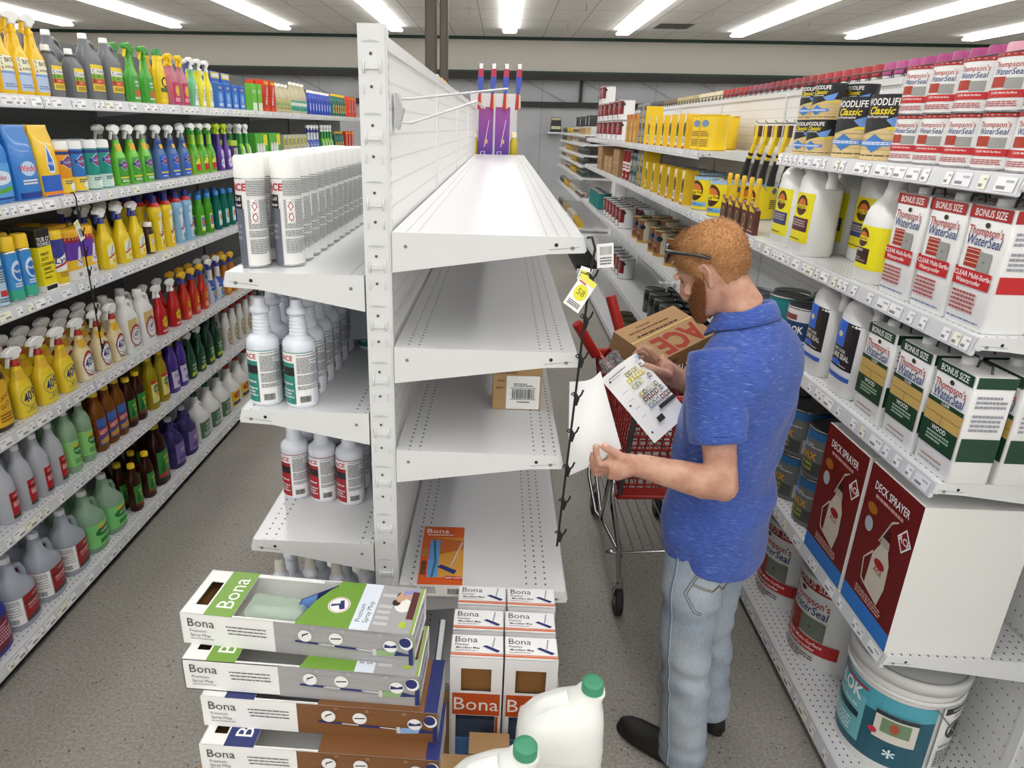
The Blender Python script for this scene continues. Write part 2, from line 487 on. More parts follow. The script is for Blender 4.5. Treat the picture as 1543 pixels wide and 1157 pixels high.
# --- centre gondola
CG0, BAY = 1.5, 1.165
CGE = CG0 + 4 * BAY
cg = thing('gondola_shelving', 'empty white double-sided shelving run in the middle of the store', 'shelving', (0, 0, 0))
for k in range(4):
    y0 = CG0 + .03 + k * BAY; y1 = CG0 + (k + 1) * BAY - .01
    b = MB(); b.box(-.283, y0, .10, -.243, y1, 2.14, peg_w)
    b.obj('back_panel', cg)
    b = MB(); b.box(-.291, y0, 2.14, -.237, y1, 2.165, wpaint); b.obj('top_rail', cg)
for k in range(5):
    y = CG0 + k * BAY - (.0 if k else 0)
    if k: b = MB().box(-.289, y - .012, .0, -.2375, y + .018, 2.172, wpaint)
    else:
        b = MB(); b.box(-.295, y, 0, -.239, y + .03, 2.187, wpaint)
        b.box(-.2395, y, 0.02, -.236, y + .022, 2.18, wpaint)
        m = flatmap((-.267, y, 0), (1, 0, 0), (0, 0, 1)); z = 2.155; j = 0
        its = []
        while z > .1:
            # each pressed pattern: a slit, a hole, a bridge, a hole, two tabs
            its += [('R', -.020, z - .0015, .016, z, '#b4b7b7'), ('P', [(-.020, z + .0008), (-.003, z + .003), (.016, z + .0008)], '#c3c6c6')]
            for hz in (.022, .083):
                its.append(('E', -.002, z - hz, .0032, .0032, '#4b4d4d'))
            z -= .1345
        art(b, m, its)
        z = 2.155
        while z > .1:
            for q in (-1, 1):
                b.tube([(-.267 + q * .017, y, z - .033), (-.267 + q * .0165, y - .0045, z - .038), (-.267 + q * .0165, y - .0045, z - .052), (-.267 + q * .017, y, z - .058)], .0024, wpaint, 6)
                b.tube([(-.267 + q * .017, y, z - .077), (-.267 + q * .017, y - .003, z - .081), (-.267 + q * .017, y - .003, z - .093), (-.267 + q * .017, y, z - .097)], .0017, wpaint, 6)
            b.prism([(-.282, z - .040), (-.252, z - .040), (-.252, z - .051), (-.282, z - .051)], y - .0045, y, wpaint, .002)
            z -= .1345
        # slots down the side face
        z = 2.14
        mm = flatmap((-.236, y + .011, 0), (0, 1, 0), (0, 0, 1)); its = []
        while z > .15:
            its.append(('R', -.002, z - .012, .002, z, '#8b8e8e')); z -= .0254
        art(b, mm, its)
    b.obj('upright', cg)
RZ = [1.783, 1.522, 1.260, .868, .546]
LZ = [1.686, 1.354, .989, .60]
xfs = [.178, .182, .162, .20, .20]
for j, z in enumerate(RZ):
    for k in range(4):
        y0 = CG0 + k * BAY; y1 = y0 + BAY - .003
        if k == 3: y1 = CGE
        shelf(cg, -.234, xfs[j], z, y0 + (.0 if k == 0 else .003), y1, deck_c, 1, drop=.088, tip=.034, seed=j * 7 + k, tags=False, railh=.03)
lxf = [-.608, -.604, -.61, -.615]
for j, z in enumerate(LZ):
    for k in range(4):
        y0 = CG0 + k * BAY; y1 = y0 + BAY - .003
        shelf(cg, -.298, lxf[j], z, y0 + (.0 if k == 0 else .003), y1, deck_c, -1, drop=.082, tip=.034, seed=40 + j * 7 + k, tags=False, railh=.03)
b = MB(); b.box(-.60, CG0 + .02, .0, .19, CGE, .02, M('#2b2b2b', .6)); b.obj('base_frame', cg)

# --- left gondola (faces +X)
LX = -1.79
deck_l = deck_mat('left_shelf_steel', '#d9dadc', '#3c3e40', [(LX - .11, LX - .004)])
LZs = [2.08, 1.703, 1.345, .905, .545, .105]
lg = thing('gondola_shelving', 'long stocked shelving run with grey pegboard back, along the left aisle', 'shelving', (0, 0, 0))
LY0, LY1 = .35, .35 + 1.22 * 8
for k in range(8):
    y0 = LY0 + k * 1.22; y1 = y0 + 1.2175
    MB().box(-2.30, y0, .1, -2.27, y1, 2.36, peg_d).obj('back_panel', lg)
    MB().box(-2.315, y0 - .015, 0, -2.262, y0 + .015, 2.37, M('#66686a', .5)).obj('upright', lg)
    for j, z in enumerate(LZs):
        if j < 5: shelf(lg, -2.262, LX, z, y0, y1, deck_l, 1, drop=.07, seed=100 + j * 11 + k, bracket_near=True, railh=.045)
        else:
            b = MB().box(-2.26, y0, z - .015, LX + .01, y1, z, deck_l); d = b.obj('base_deck', lg)
            price_rail(d, LX + .01, z, y0, y1, 1, .045, 200 + k)
MB().box(-2.26, LY0, 0, LX - .02, LY1, .088, black_m).obj('kick_plate', lg)

# --- right gondola (faces -X)
RXF = 1.15
deck_r = deck_mat('right_shelf_steel', '#dddee0', '#3c3e40', [(RXF + .004, RXF + .46)])
rg = thing('gondola_shelving', 'long stocked white shelving run beside the man on the right', 'shelving', (0, 0, 0))
s0 = 1.62
seams = [s0, 3.05, 4.27, 5.49, 6.71, 7.93, 9.15, 10.0]
for k in range(7):
    y0, y1 = seams[k], seams[k + 1] - .003
    MB().box(1.60, y0, .1, 1.63, y1, 2.20, peg_w).obj('back_panel', rg)
    MB().box(1.592, y0 - .015, 0, 1.645, y0 + .015, 2.21, wpaint).obj('upright', rg)
    MB().box(1.588, y0 + .015, 2.195, 1.65, y1 - .012, 2.222, wpaint).obj('top_rail', rg)
    zs = [1.925, 1.555, 1.165, .605] if k == 0 else ([1.555, 1.09, .605] if k == 1 else [1.895, 1.555, 1.09, .605])
    for j, z in enumerate(zs):
        shelf(rg, 1.592, RXF, z, y0, y1, deck_r, -1, drop=.075, seed=300 + j * 11 + k, railh=.045)
b0 = [.45, 1.62] + seams[1:]
for k in range(len(b0) - 1):
    y0, y1 = b0[k], b0[k + 1] - .003
    b = MB().box(1.60, y0, .085, RXF - .005, y1, .10, deck_r); d = b.obj('base_deck', rg)
    price_rail(d, RXF - .005, .10, y0, y1, -1, .05, 400 + k)
MB().box(1.60, .45, .1, 1.63, 1.617, 2.20, peg_w).obj('back_panel', rg)
MB().box(1.6, .45, 0, RXF + .02, 10, .083, black_m).obj('kick_plate', rg)
# ---------------------------------------------------------------- product kinds
# a kind is a list of (part name, mesh, [(sub-part name, mesh)...]); one entry without children = a one-mesh thing
KINDS = {}
def kind(key, name, cat, parts):
    KINDS[key] = (name, cat, parts)
def inst(key, x, y, z, rz, label, group=None):
    name, cat, parts = KINDS[key]
    if len(parts) == 1 and parts[0][0] is None:
        r = bpy.data.objects.new(name, parts[0][1]); COL.objects.link(r)
    else:
        r = bpy.data.objects.new(name, None); COL.objects.link(r); r.empty_display_size = .03
        for pn, me, subs in parts:
            c = bpy.data.objects.new(pn, me); COL.objects.link(c); c.parent = r
            for sn, sm in subs:
                d = bpy.data.objects.new(sn, sm); COL.objects.link(d); d.parent = c
    r.location = (x, y, z + .0006); r.rotation_euler = (0, 0, rz)
    return tag(r, label, cat, group)

def P(pts): return pts
def trigger_meshes(z, sc, head, trig, neckr=.016, collar=None):
    h = MB()
    h.lathe([(z, neckr), (z + .012 * sc, neckr), (z + .016 * sc, neckr * .7), (z + .026 * sc, neckr * .62)], collar or head, 16)
    pl = [(-.042, .058), (-.046, .054), (-.045, .042), (-.036, .040), (-.020, .037), (-.013, .024), (.013, .024), (.020, .034), (.034, .044), (.036, .052), (.026, .062), (.004, .068), (-.022, .066)]
    h.prism([(x * sc, z + q * sc) for x, q in pl], -.012 * sc, .012 * sc, head, .004 * sc)
    h.box(-.052 * sc, -.006 * sc, z + .044 * sc, -.045 * sc, .006 * sc, z + .056 * sc, head)
    t = MB()
    pl = [(-.020, .042), (-.031, .041), (-.037, .024), (-.044, .004), (-.040, .001), (-.032, .016), (-.024, .034)]
    t.prism([(x * sc, z + q * sc) for x, q in pl], -.006 * sc, .006 * sc, trig, .0015)
    return h.mesh('trigger_head'), t.mesh('trigger')

def surf_art(S_, items, step=.008):
    b = MB(); art(b, S_.map, items, step); return b.mesh('label')
def body_mesh(prof, col, n, seg=22, **kw):
    b = MB(); b.lathe(prof, M(col, kw.get('rough', .3), coat=kw.get('coat', .2)) if isinstance(col, str) else col, seg, n); return b.mesh('body')

def spray_kind(key, w, d, h, col, head, trig, items, n=2.6, sc=1.0, collar=None, name='spray_bottle', neck='taper', ribs=False):
    """h = height of body up to the neck; items in fractions of w (u) and h (v)"""
    a, b = w / 2, d / 2
    if neck == 'taper': prof = [(0, a * .92, b * .9), (.006, a, b), (h * .54, a * .99, b), (h * .65, a * .88, b * .92), (h * .74, a * .62, b * .7), (h * .83, a * .46, b * .56), (h * .93, a * .40, b * .5), (h * .98, .0145, .0145), (h, .0135, .0135)]
    elif neck == 'long': prof = [(0, a * .92, b * .9), (.006, a, b), (h * .5, a, b), (h * .6, a * .8, b * .84), (h * .72, a * .46, b * .52), (h * .98, .0145, .0145), (h, .0145, .0145)]
    else: prof = [(0, a * .92, b * .9), (.006, a, b), (h * .74, a, b), (h * .82, a * .8, b * .85), (h * .9, a * .5, b * .6), (h * .96, .015, .015), (h, .014, .014)]
    bm_ = body_mesh(prof, col, n)
    hd, tr = trigger_meshes(h, sc, head, trig, .015 * sc, collar)
    parts = [('body', bm_, [])]
    if items: parts.append(('label', surf_art(Surf(prof, n), scale_items(items, w, h)), []))
    parts.append(('trigger_head', hd, [('trigger', tr)]))
    kind(key, name, 'spray bottle', parts)

def scale_items(items, w, h):
    out = []
    for it in items:
        it = list(it); k = it[0]
        if k in 'RBL': it[1] *= w; it[2] *= h; it[3] *= w; it[4] *= h
        elif k == 'E': it[1] *= w; it[2] *= h; it[3] *= w; it[4] *= h
        elif k == 'O': it[1] *= w; it[2] *= h; it[3] *= w; it[4] *= h; it[5] *= w
        elif k == 'P': it[1] = [(u * w, v * h) for u, v in it[1]]
        elif k == 'T': it[2] *= w; it[3] *= h; it[4] *= h
        out.append(tuple(it))
    return out

def cap_mesh(z, r, h, col, ribbed=True, r2=None):
    b = MB(); b.lathe([(z, r), (z + h * .9, r2 or r * .97), (z + h, (r2 or r * .97) * .85)], M(col, .35), 18); return b.mesh('cap')

def bottle_kind(key, w, d, h, col, cap, items, n=2.0, capr=.014, caph=.022, shoulder=.68, name='bottle', waist=0, cat='bottle', neckh=.12, dome=None):
    a, b = w / 2, d / 2
    prof = [(0, a * .88, b * .88), (.008, a, b)]
    if waist: prof += [(h * .3, a, b), (h * .42, a * (1 - waist), b * (1 - waist)), (h * .55, a, b)]
    s = shoulder
    prof += [(h * s, a, b), (h * (s + (1 - s) * .22), a * .95, b * .95), (h * (s + (1 - s) * .45), a * .78, b * .8), (h * (s + (1 - s) * .66), max(capr * 1.1, a * .46), max(capr * 1.1, b * .5)), (h * (s + (1 - s) * .82), capr * 1.15, capr * 1.15), (h, capr * .95, capr * .95)]
    parts = [('body', body_mesh(prof, col, n), []), ('cap', cap_mesh(h * .985, capr * 1.12, caph, cap), [])]
    if items: parts.insert(1, ('label', surf_art(Surf(prof, n), scale_items(items, w, h)), []))
    kind(key, name, cat, parts)

def jug_kind(key, w, d, h, col, cap, items, n=3.2, name='jug', capr=.019, caph=.02, hs=.58, capx=-.01, hcol=None, handle=True, fr=1.0):
    """rectangular jug with shoulder and loop handle on the +x side"""
    a, b = w / 2, d / 2
    prof = [(0, a * .92, b * .92), (.01, a, b), (h * hs, a, b), (h * (hs + .07), a * .96, b * .97), (h * (hs + .14), a * .80, b * .88, -a * .12), (h * (hs + .22), a * .56, b * .70, -a * .22), (h * (hs + .29), a * .36, b * .46, (capx - a * .2) / 2), (h * .95, capr * 1.1, capr * 1.1, capx), (h * .97, capr, capr, capx), (h, capr * .95, capr * .95, capx)]
    mt = M(col, .35, coat=.1) if isinstance(col, str) else col
    bb = MB(); bb.lathe(prof, mt, 24, n)
    parts = [('body', bb.mesh('body'), [])]
    if items: parts.append(('label', surf_art(Surf(prof, n), scale_items(items, w, h)), []))
    if handle:
        hb = MB(); zt = h * (hs + .30); zb = h * (hs + .02)
        hr = .0105 if w > .11 else .008; hb.tube([(capx, 0, zt), (a * .38, 0, zt + h * .03), (a * .72, 0, zt - h * .01), (a * .90, 0, (zt + zb) / 2 + h * .02), (a * .86, 0, zb)], [hr, hr * 1.1, hr * 1.1, hr * 1.1, hr * 1.4], mt, 10)
        parts.append(('handle', hb.mesh('handle'), []))
    cb = MB(); cb.lathe([(h * .975, capr * 1.15), (h * .975 + caph, capr * 1.1), (h * .975 + caph + .002, capr)], M(cap, .35), 18, ctr=(capx, 0))
    parts.append(('cap', cb.mesh('cap'), []))
    kind(key, name, 'jug', parts)

def aero_kind(key, r, h, col, cap, items, caph=.05, name='aerosol_can', capr=None, rim='#b9babc', dome=.012):
    cz = h - caph
    prof = [(0, r * .93), (.003, r), (cz - dome, r), (cz - .002, r * .86), (cz, r * .8)]
    b = MB(); b.lathe([(0, r * .93), (.002, r * 1.01), (.005, r * 1.01), (.006, r)], M(rim, .25, metal=.8), 22)
    b.lathe([(.005, r), (cz - dome, r)], M(col, .28), 22, caps=(False, False))
    b.lathe([(cz - dome, r), (cz - dome + .003, r * 1.01), (cz - dome + .006, r * .97), (cz, r * .8)], M(rim, .25, metal=.8), 22)
    c = MB(); cr = capr or r * .95
    c.lathe([(cz - .002, cr), (h - .006, cr * .97), (h, cr * .86)], M(cap, .4), 22)
    parts = [('body', b.mesh('body'), []), ('cap', c.mesh('cap'), [])]
    if items: parts.insert(1, ('label', surf_art(Surf([(0, r), (cz, r)]), scale_items(items, 2 * r, cz)), []))
    kind(key, name, 'aerosol can', parts)

def can_kind(key, r, h, col, items, name='paint_can', lid='#9a9c9e', cat='can', handle=False, steel='#a9abad', simple=False):
    b = MB(); b.lathe([(0, r * .98), (.004, r * 1.01), (.006, r)], M(steel, .25, metal=.8), 24)
    b.lathe([(.006, r), (h - .008, r)], M(col, .3), 24, caps=(False, False))
    b.lathe([(h - .008, r), (h - .004, r * 1.015), (h, r * 1.0), (h - .001, r * .95), (h - .006, r * .93)], M(steel, .25, metal=.8), 24, caps=(False, False))
    l = MB(); l.lathe([(h - .008, r * .93), (h - .0055, r * .93), (h - .0035, r * .86), (h - .0045, r * .8)], M(lid, .3, metal=.5), 24)
    it = scale_items(items, 2 * r, h)
    if simple:
        art(b, Surf([(0, r), (h, r)]).map, it, .012)
        l2 = l; b.v, o = b.v, len(b.v)
        b.lathe([(h - .008, r * .93), (h - .0045, r * .8)], M(lid, .3, metal=.5), 20)
        kind(key, name, cat, [(None, b.mesh('can'), [])]); return
    parts = [('body', b.mesh('body'), []), ('lid', l.mesh('lid'), [])]
    if items: parts.insert(1, ('label', surf_art(Surf([(0, r), (h, r)]), it), []))
    if handle:
        hb = MB(); hb.tube([(-r * 1.03, 0, h * .8), (-r * .95, -r * .3, h * .95), (-r * .5, -r * .6, h * 1.02), (r * .5, -r * .6, h * 1.02), (r * .95, -r * .3, h * .95), (r * 1.03, 0, h * .8)], .0018, M('#8a8a8c', .3, metal=.8), 6)
        parts.append(('wire_handle', hb.mesh('wire_handle'), []))
    kind(key, name, cat, parts)

def canister_kind(key, r, h, col, cap, items, name='wipes_canister', caph=.035):
    b = MB(); b.lathe([(0, r * .96), (.004, r), (h - caph, r)], M(col, .35), 22)
    c = MB(); c.lathe([(h - caph, r * 1.02), (h - .008, r * 1.0), (h - .002, r * .92), (h, r * .7)], M(cap, .35), 22)
    parts = [('body', b.mesh('body'), []), ('cap', c.mesh('cap'), [])]
    if items: parts.insert(1, ('label', surf_art(Surf([(0, r), (h - caph, r)]), scale_items(items, 2 * r, h)), []))
    kind(key, name, 'canister', parts)

def box_kind(key, w, d, h, col, items, name='carton', cat='box', side=None, top=None, extra=None):
    b = MB(); b.box(-w / 2, -d / 2, 0, w / 2, d / 2, h, M(col, .5))
    def sc(its): return scale_items(its, w, h)
    if items: art(b, flatmap((0, -d / 2, 0), (1, 0, 0), (0, 0, 1)), sc(items))
    if side:
        art(b, flatmap((w / 2, 0, 0), (0, 1, 0), (0, 0, 1)), scale_items(side, d, h))
        art(b, flatmap((-w / 2, 0, 0), (0, -1, 0), (0, 0, 1)), scale_items(side, d, h))
    if top: art(b, flatmap((0, 0, h), (1, 0, 0), (0, 1, 0)), scale_items(top, w, d))
    kind(key, name, cat, [(None, b.mesh('box'), [])])

def pouch_kind(key, w, d, h, col, items, name='refill_pouch', topc=None):
    prof = [(0, w * .46, d * .5), (.01, w * .5, d * .5), (h * .5, w * .49, d * .46), (h * .8, w * .48, d * .3), (h * .93, w * .47, d * .08), (h, w * .46, .002)]
    b = MB(); b.lathe(prof, M(col, .28, coat=.3), 26, 4)
    art(b, Surf(prof, 4).map, scale_items(items, w, h), .01)
    kind(key, name, 'pouch', [(None, b.mesh('pouch'), [])])

W_, K_ = '#f2f2f0', '#1a1a1c'
B1 = dict(b=.012)
# ---- top left shelf
spray_kind('bath', .10, .065, .215, '#f1c40c', '#f0c40a', '#f0c40a', [('R', -.42, .06, .45, .34, '#b9cbe8'), ('R', -.42, .36, .45, .62, '#f4f0d0'), ('T', 'BATH', .1, .545, .11, B1, K_), ('T', '& KITCHEN', .12, .43, .06, B1, K_), ('R', -.42, .3, .45, .36, '#7fa0d0'), ('L', -.35, .1, .38, .28, 5, '#6f86b4'), ('T', 'C', -.33, .57, .08, B1, K_), ('T', 'L', -.33, .49, .08, B1, '#2d7a2d'), ('T', 'R', -.33, .41, .08, B1, '#b03010')], head=None or '#f4f3ef', collar='#f0c40a', sc=1.15) if False else None
_clr = [('R', -.4, .12, .4, .95, '#f0d22c'), ('R', -.4, .66, .4, .82, '#e8e8e6'), ('R', -.4, .5, .4, .66, '#7fb02e'), ('R', -.4, .34, .4, .5, '#cc4f1c'), ('T', 'C', -.3, .74, .16, B1, K_), ('T', 'L', -.3, .57, .16, B1, K_), ('T', 'R', -.3, .42, .16, B1, K_), ('T', 'CALCIUM', .06, .74, .085, B1, '#35353a'), ('T', 'LIME', -.06, .575, .08, B1, '#2c4a1a'), ('T', 'RUST', -.04, .42, .08, B1, '#f0d8c0'), ('L', -.34, .16, .3, .3, 4, '#8a6f20')]
def sub(its, v0, v1, u0=-.5, u1=.5):
    """squeeze art drawn in [-.5,.5]x[0,1] into a band"""
    out = []
    fu = lambda u: u0 + (u + .5) * (u1 - u0); fv = lambda v: v0 + v * (v1 - v0)
    for it in its:
        it = list(it); k = it[0]
        if k in 'RBL': it[1], it[2], it[3], it[4] = fu(it[1]), fv(it[2]), fu(it[3]), fv(it[4])
        elif k == 'E': it[1], it[2], it[3], it[4] = fu(it[1]), fv(it[2]), it[3] * (u1 - u0), it[4] * (v1 - v0)
        elif k == 'O': it[1], it[2], it[3], it[4], it[5] = fu(it[1]), fv(it[2]), it[3] * (u1 - u0), it[4] * (v1 - v0), it[5] * (u1 - u0)
        elif k == 'P': it[1] = [(fu(u), fv(v)) for u, v in it[1]]
        elif k == 'T': it[2], it[3], it[4] = fu(it[2]), fv(it[3]), it[4] * (v1 - v0)
        out.append(tuple(it))
    return out

spray_kind('bath', .092, .065, .215, '#f2c60e', W_, '#f2c60e', [('R', -.42, .06, .42, .34, '#b9cbe8'), ('R', -.42, .36, .42, .6, '#f4f0d0'), ('R', -.42, .32, .42, .36, '#7fa0d0'), ('T', 'BATH', .1, .53, .1, B1, K_), ('T', '& KITCHEN', .1, .42, .055, B1, K_), ('L', -.35, .1, .38, .28, 5, '#6f86b4'), ('T', 'C', -.33, .56, .07, B1, K_), ('T', 'L', -.33, .48, .07, B1, '#2d7a2d'), ('T', 'R', -.33, .4, .07, B1, '#b03010')], collar='#f2c60e', sc=1.1)
jug_kind('clrs', .09, .06, .175, '#6d7074', W_, sub(_clr, .08, .7), capr=.014, hs=.66, capx=-.015)
jug_kind('clrb', .125, .075, .25, '#6d7074', W_, sub(_clr, .08, .60), capr=.016, hs=.6, capx=-.022)
_round_logo = lambda c1, c2, txt, tc: [('R', -.45, .08, .45, .92, c1), ('E', 0, .62, .3, .18, c2), ('T', txt, 0, .62, .12, B1, tc), ('L', -.35, .14, .35, .36, 4, W_)]
spray_kind('limea', .08, .055, .2, '#4cab3a', '#3f9d32', '#f0d018', sub([('R', -.45, .0, .45, 1, '#3c9a2c'), ('T', "LIME-A", 0, .75, .13, B1, W_), ('T', "-WAY", 0, .6, .13, B1, W_), ('E', 0, .3, .3, .16, '#c8641e'), ('L', -.35, .04, .35, .14, 2, W_)], .05, .6), sc=1)
bottle_kind('yellowb', .075, .055, .24, '#f2cd14', '#2b8a3c', sub([('R', -.45, 0, .45, 1, '#f0d22a'), ('E', 0, .7, .36, .2, K_), ('E', 0, .7, .25, .13, '#f0d22a'), ('R', -.45, .1, .45, .35, '#e8c818'), ('R', -.45, .35, .45, .5, '#4a5a30')], .05, .62), n=2.4, capr=.022, caph=.03)
spray_kind('pink', .082, .055, .2, 'clear:#e89ab0', '#f2c812', '#f2c812', sub([('R', -.46, 0, .46, 1, '#c2185b'), ('E', .05, .62, .3, .25, '#e8c63c'), ('O', .05, .62, .22, .18, .03, '#c2185b'), ('L', -.35, .1, .35, .3, 3, '#f6d0d8')], .03, .58), n=4, neck='sq', sc=.9)
spray_kind('wgreen', .07, .05, .2, '#6fc58a', W_, '#39459c', sub([('P', [(-.4, 0), (.4, .0), (.3, .9), (-.1, 1)], W_), ('L', -.2, .2, .3, .8, 6, '#5a9a70')], .04, .6), sc=.95)
spray_kind('wyel', .068, .05, .2, '#eadf2c', W_, '#5a5f70', sub([('P', [(-.4, 0), (.4, .0), (.3, .9), (-.1, 1)], W_), ('L', -.2, .2, .3, .8, 6, '#90908a')], .04, .6), sc=.95)
box_kind('bluepack', .15, .03, .23, '#2f66c0', [('R', -.48, .82, .48, .98, '#e6c83c'), ('R', -.3, .86, .4, .94, '#e8ecf2'), ('E', -.3, .4, .06, .16, '#e8ecf2'), ('E', .0, .4, .06, .16, '#e8ecf2'), ('E', .28, .4, .06, .16, '#c8d8f0'), ('R', -.45, .04, .45, .16, '#1c3a80'), ('T', 'SCRUB', 0, .68, .12, B1, W_), ('R', .1, .06, .3, .18, '#b83a40')], name='blister_pack', cat='pack')
box_kind('bluebox', .10, .06, .15, '#3b7ad0', [('R', -.45, .7, .45, .92, '#1d4ea8'), ('E', 0, .42, .2, .2, '#8ec0f0'), ('T', 'PADS', 0, .8, .14, B1, W_), ('R', -.3, .08, .3, .2, '#c8d2e8')], name='sponge_box')
box_kind('greenpack', .09, .05, .18, '#6cc03a', [('R', -.5, 0, .5, .3, '#e8f0d8'), ('T', 'ECO', 0, .7, .18, B1, W_)], name='cleaner_pack', cat='pack')
box_kind('redpack', .12, .06, .22, '#e0421a', [('R', -.42, .12, .42, .8, '#c82812'), ('T', 'MAGIC', 0, .5, .2, dict(b=.02, rot=70), W_), ('R', -.42, .86, .42, .95, '#f0b020')], name='cleaner_pack', cat='pack')
bottle_kind('milky', .07, .07, .2, 'clear:#ece6cc', '#f4f2e8', sub([('R', -.7, 0, .7, 1, '#c9c083'), ('R', -.7, .4, .7, .7, '#9bb57a'), ('L', -.5, .1, .5, .3, 3, '#7a7450')], .08, .5), n=2, capr=.012, caph=.02, shoulder=.6)
bottle_kind('milky2', .075, .075, .23, 'clear:#e9e3c6', '#f4f2e8', sub([('R', -.7, 0, .7, 1, '#4fae9a'), ('R', -.7, .5, .7, .8, '#e8e6da'), ('L', -.5, .1, .5, .3, 3, '#1f6a5a')], .08, .45), n=2, capr=.014, caph=.022, shoulder=.55)
bottle_kind('bluesm', .065, .05, .19, '#2a49b8', W_, sub([('R', -.4, .1, .4, .9, '#5a78e0'), ('L', -.3, .2, .3, .8, 5, W_)], .1, .6), n=2.4, capr=.013)
bottle_kind('tealsm', .065, .05, .2, '#1f6f5f', '#f0c020', sub([('R', -.4, .1, .4, .9, '#d8c070'), ('E', 0, .5, .25, .25, '#a04a20')], .1, .6), n=2.4, capr=.013)
# ---- second left shelf
_diamond = lambda t: [('P', [(-.46, .62), (0, .95), (.46, .62), (0, .3)], '#f0f0f2'), ('P', [(-.43, .62), (0, .92), (.43, .62), (0, .33)], '#2b3a92'), ('P', [(-.40, .62), (0, .80), (.40, .62), (0, .44)], '#d43a3a'), ('R', -.44, .545, .44, .7, '#2b3a92'), ('T', t, 0, .62, .13, B1, W_)]
pouch_kind('windp', .14, .07, .27, '#2f7fd0', [('E', 0, .42, .3, .1, '#bcd8f4'), ('T', 'Windex', 0, .42, .12, dict(b=.02, sh=.2), '#d02818'), ('R', -.46, .02, .46, .1, '#1a3a90'), ('L', -.3, .2, .3, .28, 2, W_)])
pouch_kind('pledp', .13, .07, .27, '#f3c616', [('P', [(-.2, .45), (0, .78), (.2, .45), (.12, .33), (-.12, .33)], '#e8f0fa'), ('P', [(-.15, .45), (0, .7), (.15, .45), (.1, .36), (-.1, .36)], '#2a6cc8'), ('T', 'Pledge', 0, .47, .07, B1, W_), ('R', -.48, .0, .48, .3, '#2b62c4'), ('R', -.48, .02, .48, .07, '#f08a1a')])
bottle_kind('windb', .19, .11, .28, '#2f84d8', '#d22f22', sub([('R', -.45, 0, .45, 1, '#5aa2e4'), ('E', 0, .6, .4, .2, '#d8e8f6'), ('T', 'Windex', 0, .6, .2, dict(b=.015, sh=.2), '#cf2a1c'), ('P', [(-.45, .2), (.45, .38), (.45, .26), (-.45, .08)], '#58a838'), ('R', -.45, 0, .45, .06, '#1a3a90')], .05, .5), n=3.5, capr=.026, caph=.05, shoulder=.6)
for k_, c_, c2_ in (('wipey', '#f0a020', '#f5d23a'), ('wipeb', '#3a7fd0', '#f2cf3a'), ('wipet', '#23988a', '#c8e6dc')):
    canister_kind(k_, .042, .21, c_, W_, sub([('R', -.9, .0, .9, .35, c2_), ('R', -.9, .92, .9, 1, '#23387f')] + sub(_diamond('CLOROX'), .38, .95) + [('L', -.35, .2, .35, .36, 3, '#50607a'), ('E', .1, .14, .25, .1, '#f0f6f0')], .02, .8))
spray_kind('clxg', .09, .06, .205, '#6ec83e', W_, '#dcdcda', sub([('R', -.46, 0, .46, .98, '#3f9c30')] + sub(_diamond('CLOROX'), .3, .95) + [('R', -.44, .2, .44, .26, '#e8d83a'), ('L', -.35, .05, .35, .16, 2, W_)], .04, .62) + [('R', -.28, .76, .28, .92, '#e0b82a')], collar='#7a7d80')
spray_kind('clxb', .09, .06, .205, 'clear:#7fa6e0', W_, '#dcdcda', sub([('R', -.46, 0, .46, .98, '#2b66d2')] + sub(_diamond('CLOROX'), .3, .95) + [('R', -.44, .2, .44, .26, '#e8d83a'), ('L', -.35, .05, .35, .16, 2, W_)], .04, .62) + [('R', -.28, .74, .28, .95, '#24419c'), ('R', -.18, .76, .2, .86, '#e0b82a')], collar='#7a7d80')
spray_kind('scrubg', .08, .055, .22, '#9fd23c', W_, '#2f9a2a', sub([('R', -.46, 0, .46, 1, '#4fb32c'), ('E', 0, .3, .4, .2, '#d8f0a0'), ('P', [(-.4, .3), (.4, .4), (.4, .15), (-.3, .05)], '#cc3020'), ('E', .05, .42, .3, .12, '#f0e020'), ('T', 'Scrub', 0, .6, .1, B1, W_)], .03, .75), neck='long', collar='#2f9a2a', sc=.95)
spray_kind('scrubp', .08, .055, .22, '#4b2a8e', '#b4d41c', '#b4d41c', sub([('R', -.46, 0, .46, .9, '#5b34a4'), ('E', 0, .6, .28, .16, '#d0bce8'), ('E', 0, .25, .34, .2, '#e8e0f0'), ('T', 'Kaboom', 0, .25, .1, B1, '#4b2a8e')], .03, .75), neck='long', sc=.95)
canister_kind('jarp', .04, .18, '#4a3a70', '#b8d83a', sub([('R', -.8, .1, .8, .5, '#d8dce4'), ('L', -.4, .6, .4, .9, 4, W_), ('P', [(-.4, .1), (0, .5), (.4, .1)], '#7a4ab0')], .02, .8), name='scented_jar')
spray_kind('greenw', .075, .055, .22, '#2f9a42', W_, W_, sub([('R', -.46, 0, .46, 1, '#8fd03a'), ('P', [(-.4, 0), (.4, 0), (.2, .9), (-.1, .9)], '#e8f4e0'), ('E', 0, .3, .25, .12, '#3a8ad0')], .03, .7), neck='long', sc=.95)
box_kind('refill', .28, .05, .22, '#56b43a', [('R', .15, .6, .46, .95, '#f2dc1c'), ('E', -.3, .5, .1, .2, W_), ('E', -.08, .5, .1, .2, W_), ('E', .14, .5, .1, .2, W_), ('R', -.46, .05, -.1, .3, '#2a6ac8'), ('R', -.05, .05, .4, .3, '#c83a28')], name='refill_pack', cat='pack')
box_kind('cand', .11, .1, .1, '#c8c6b4', [('R', -.44, .1, .1, .8, '#d8d23a'), ('L', -.3, .2, .4, .7, 4, '#56564c')], name='odor_absorber_box')
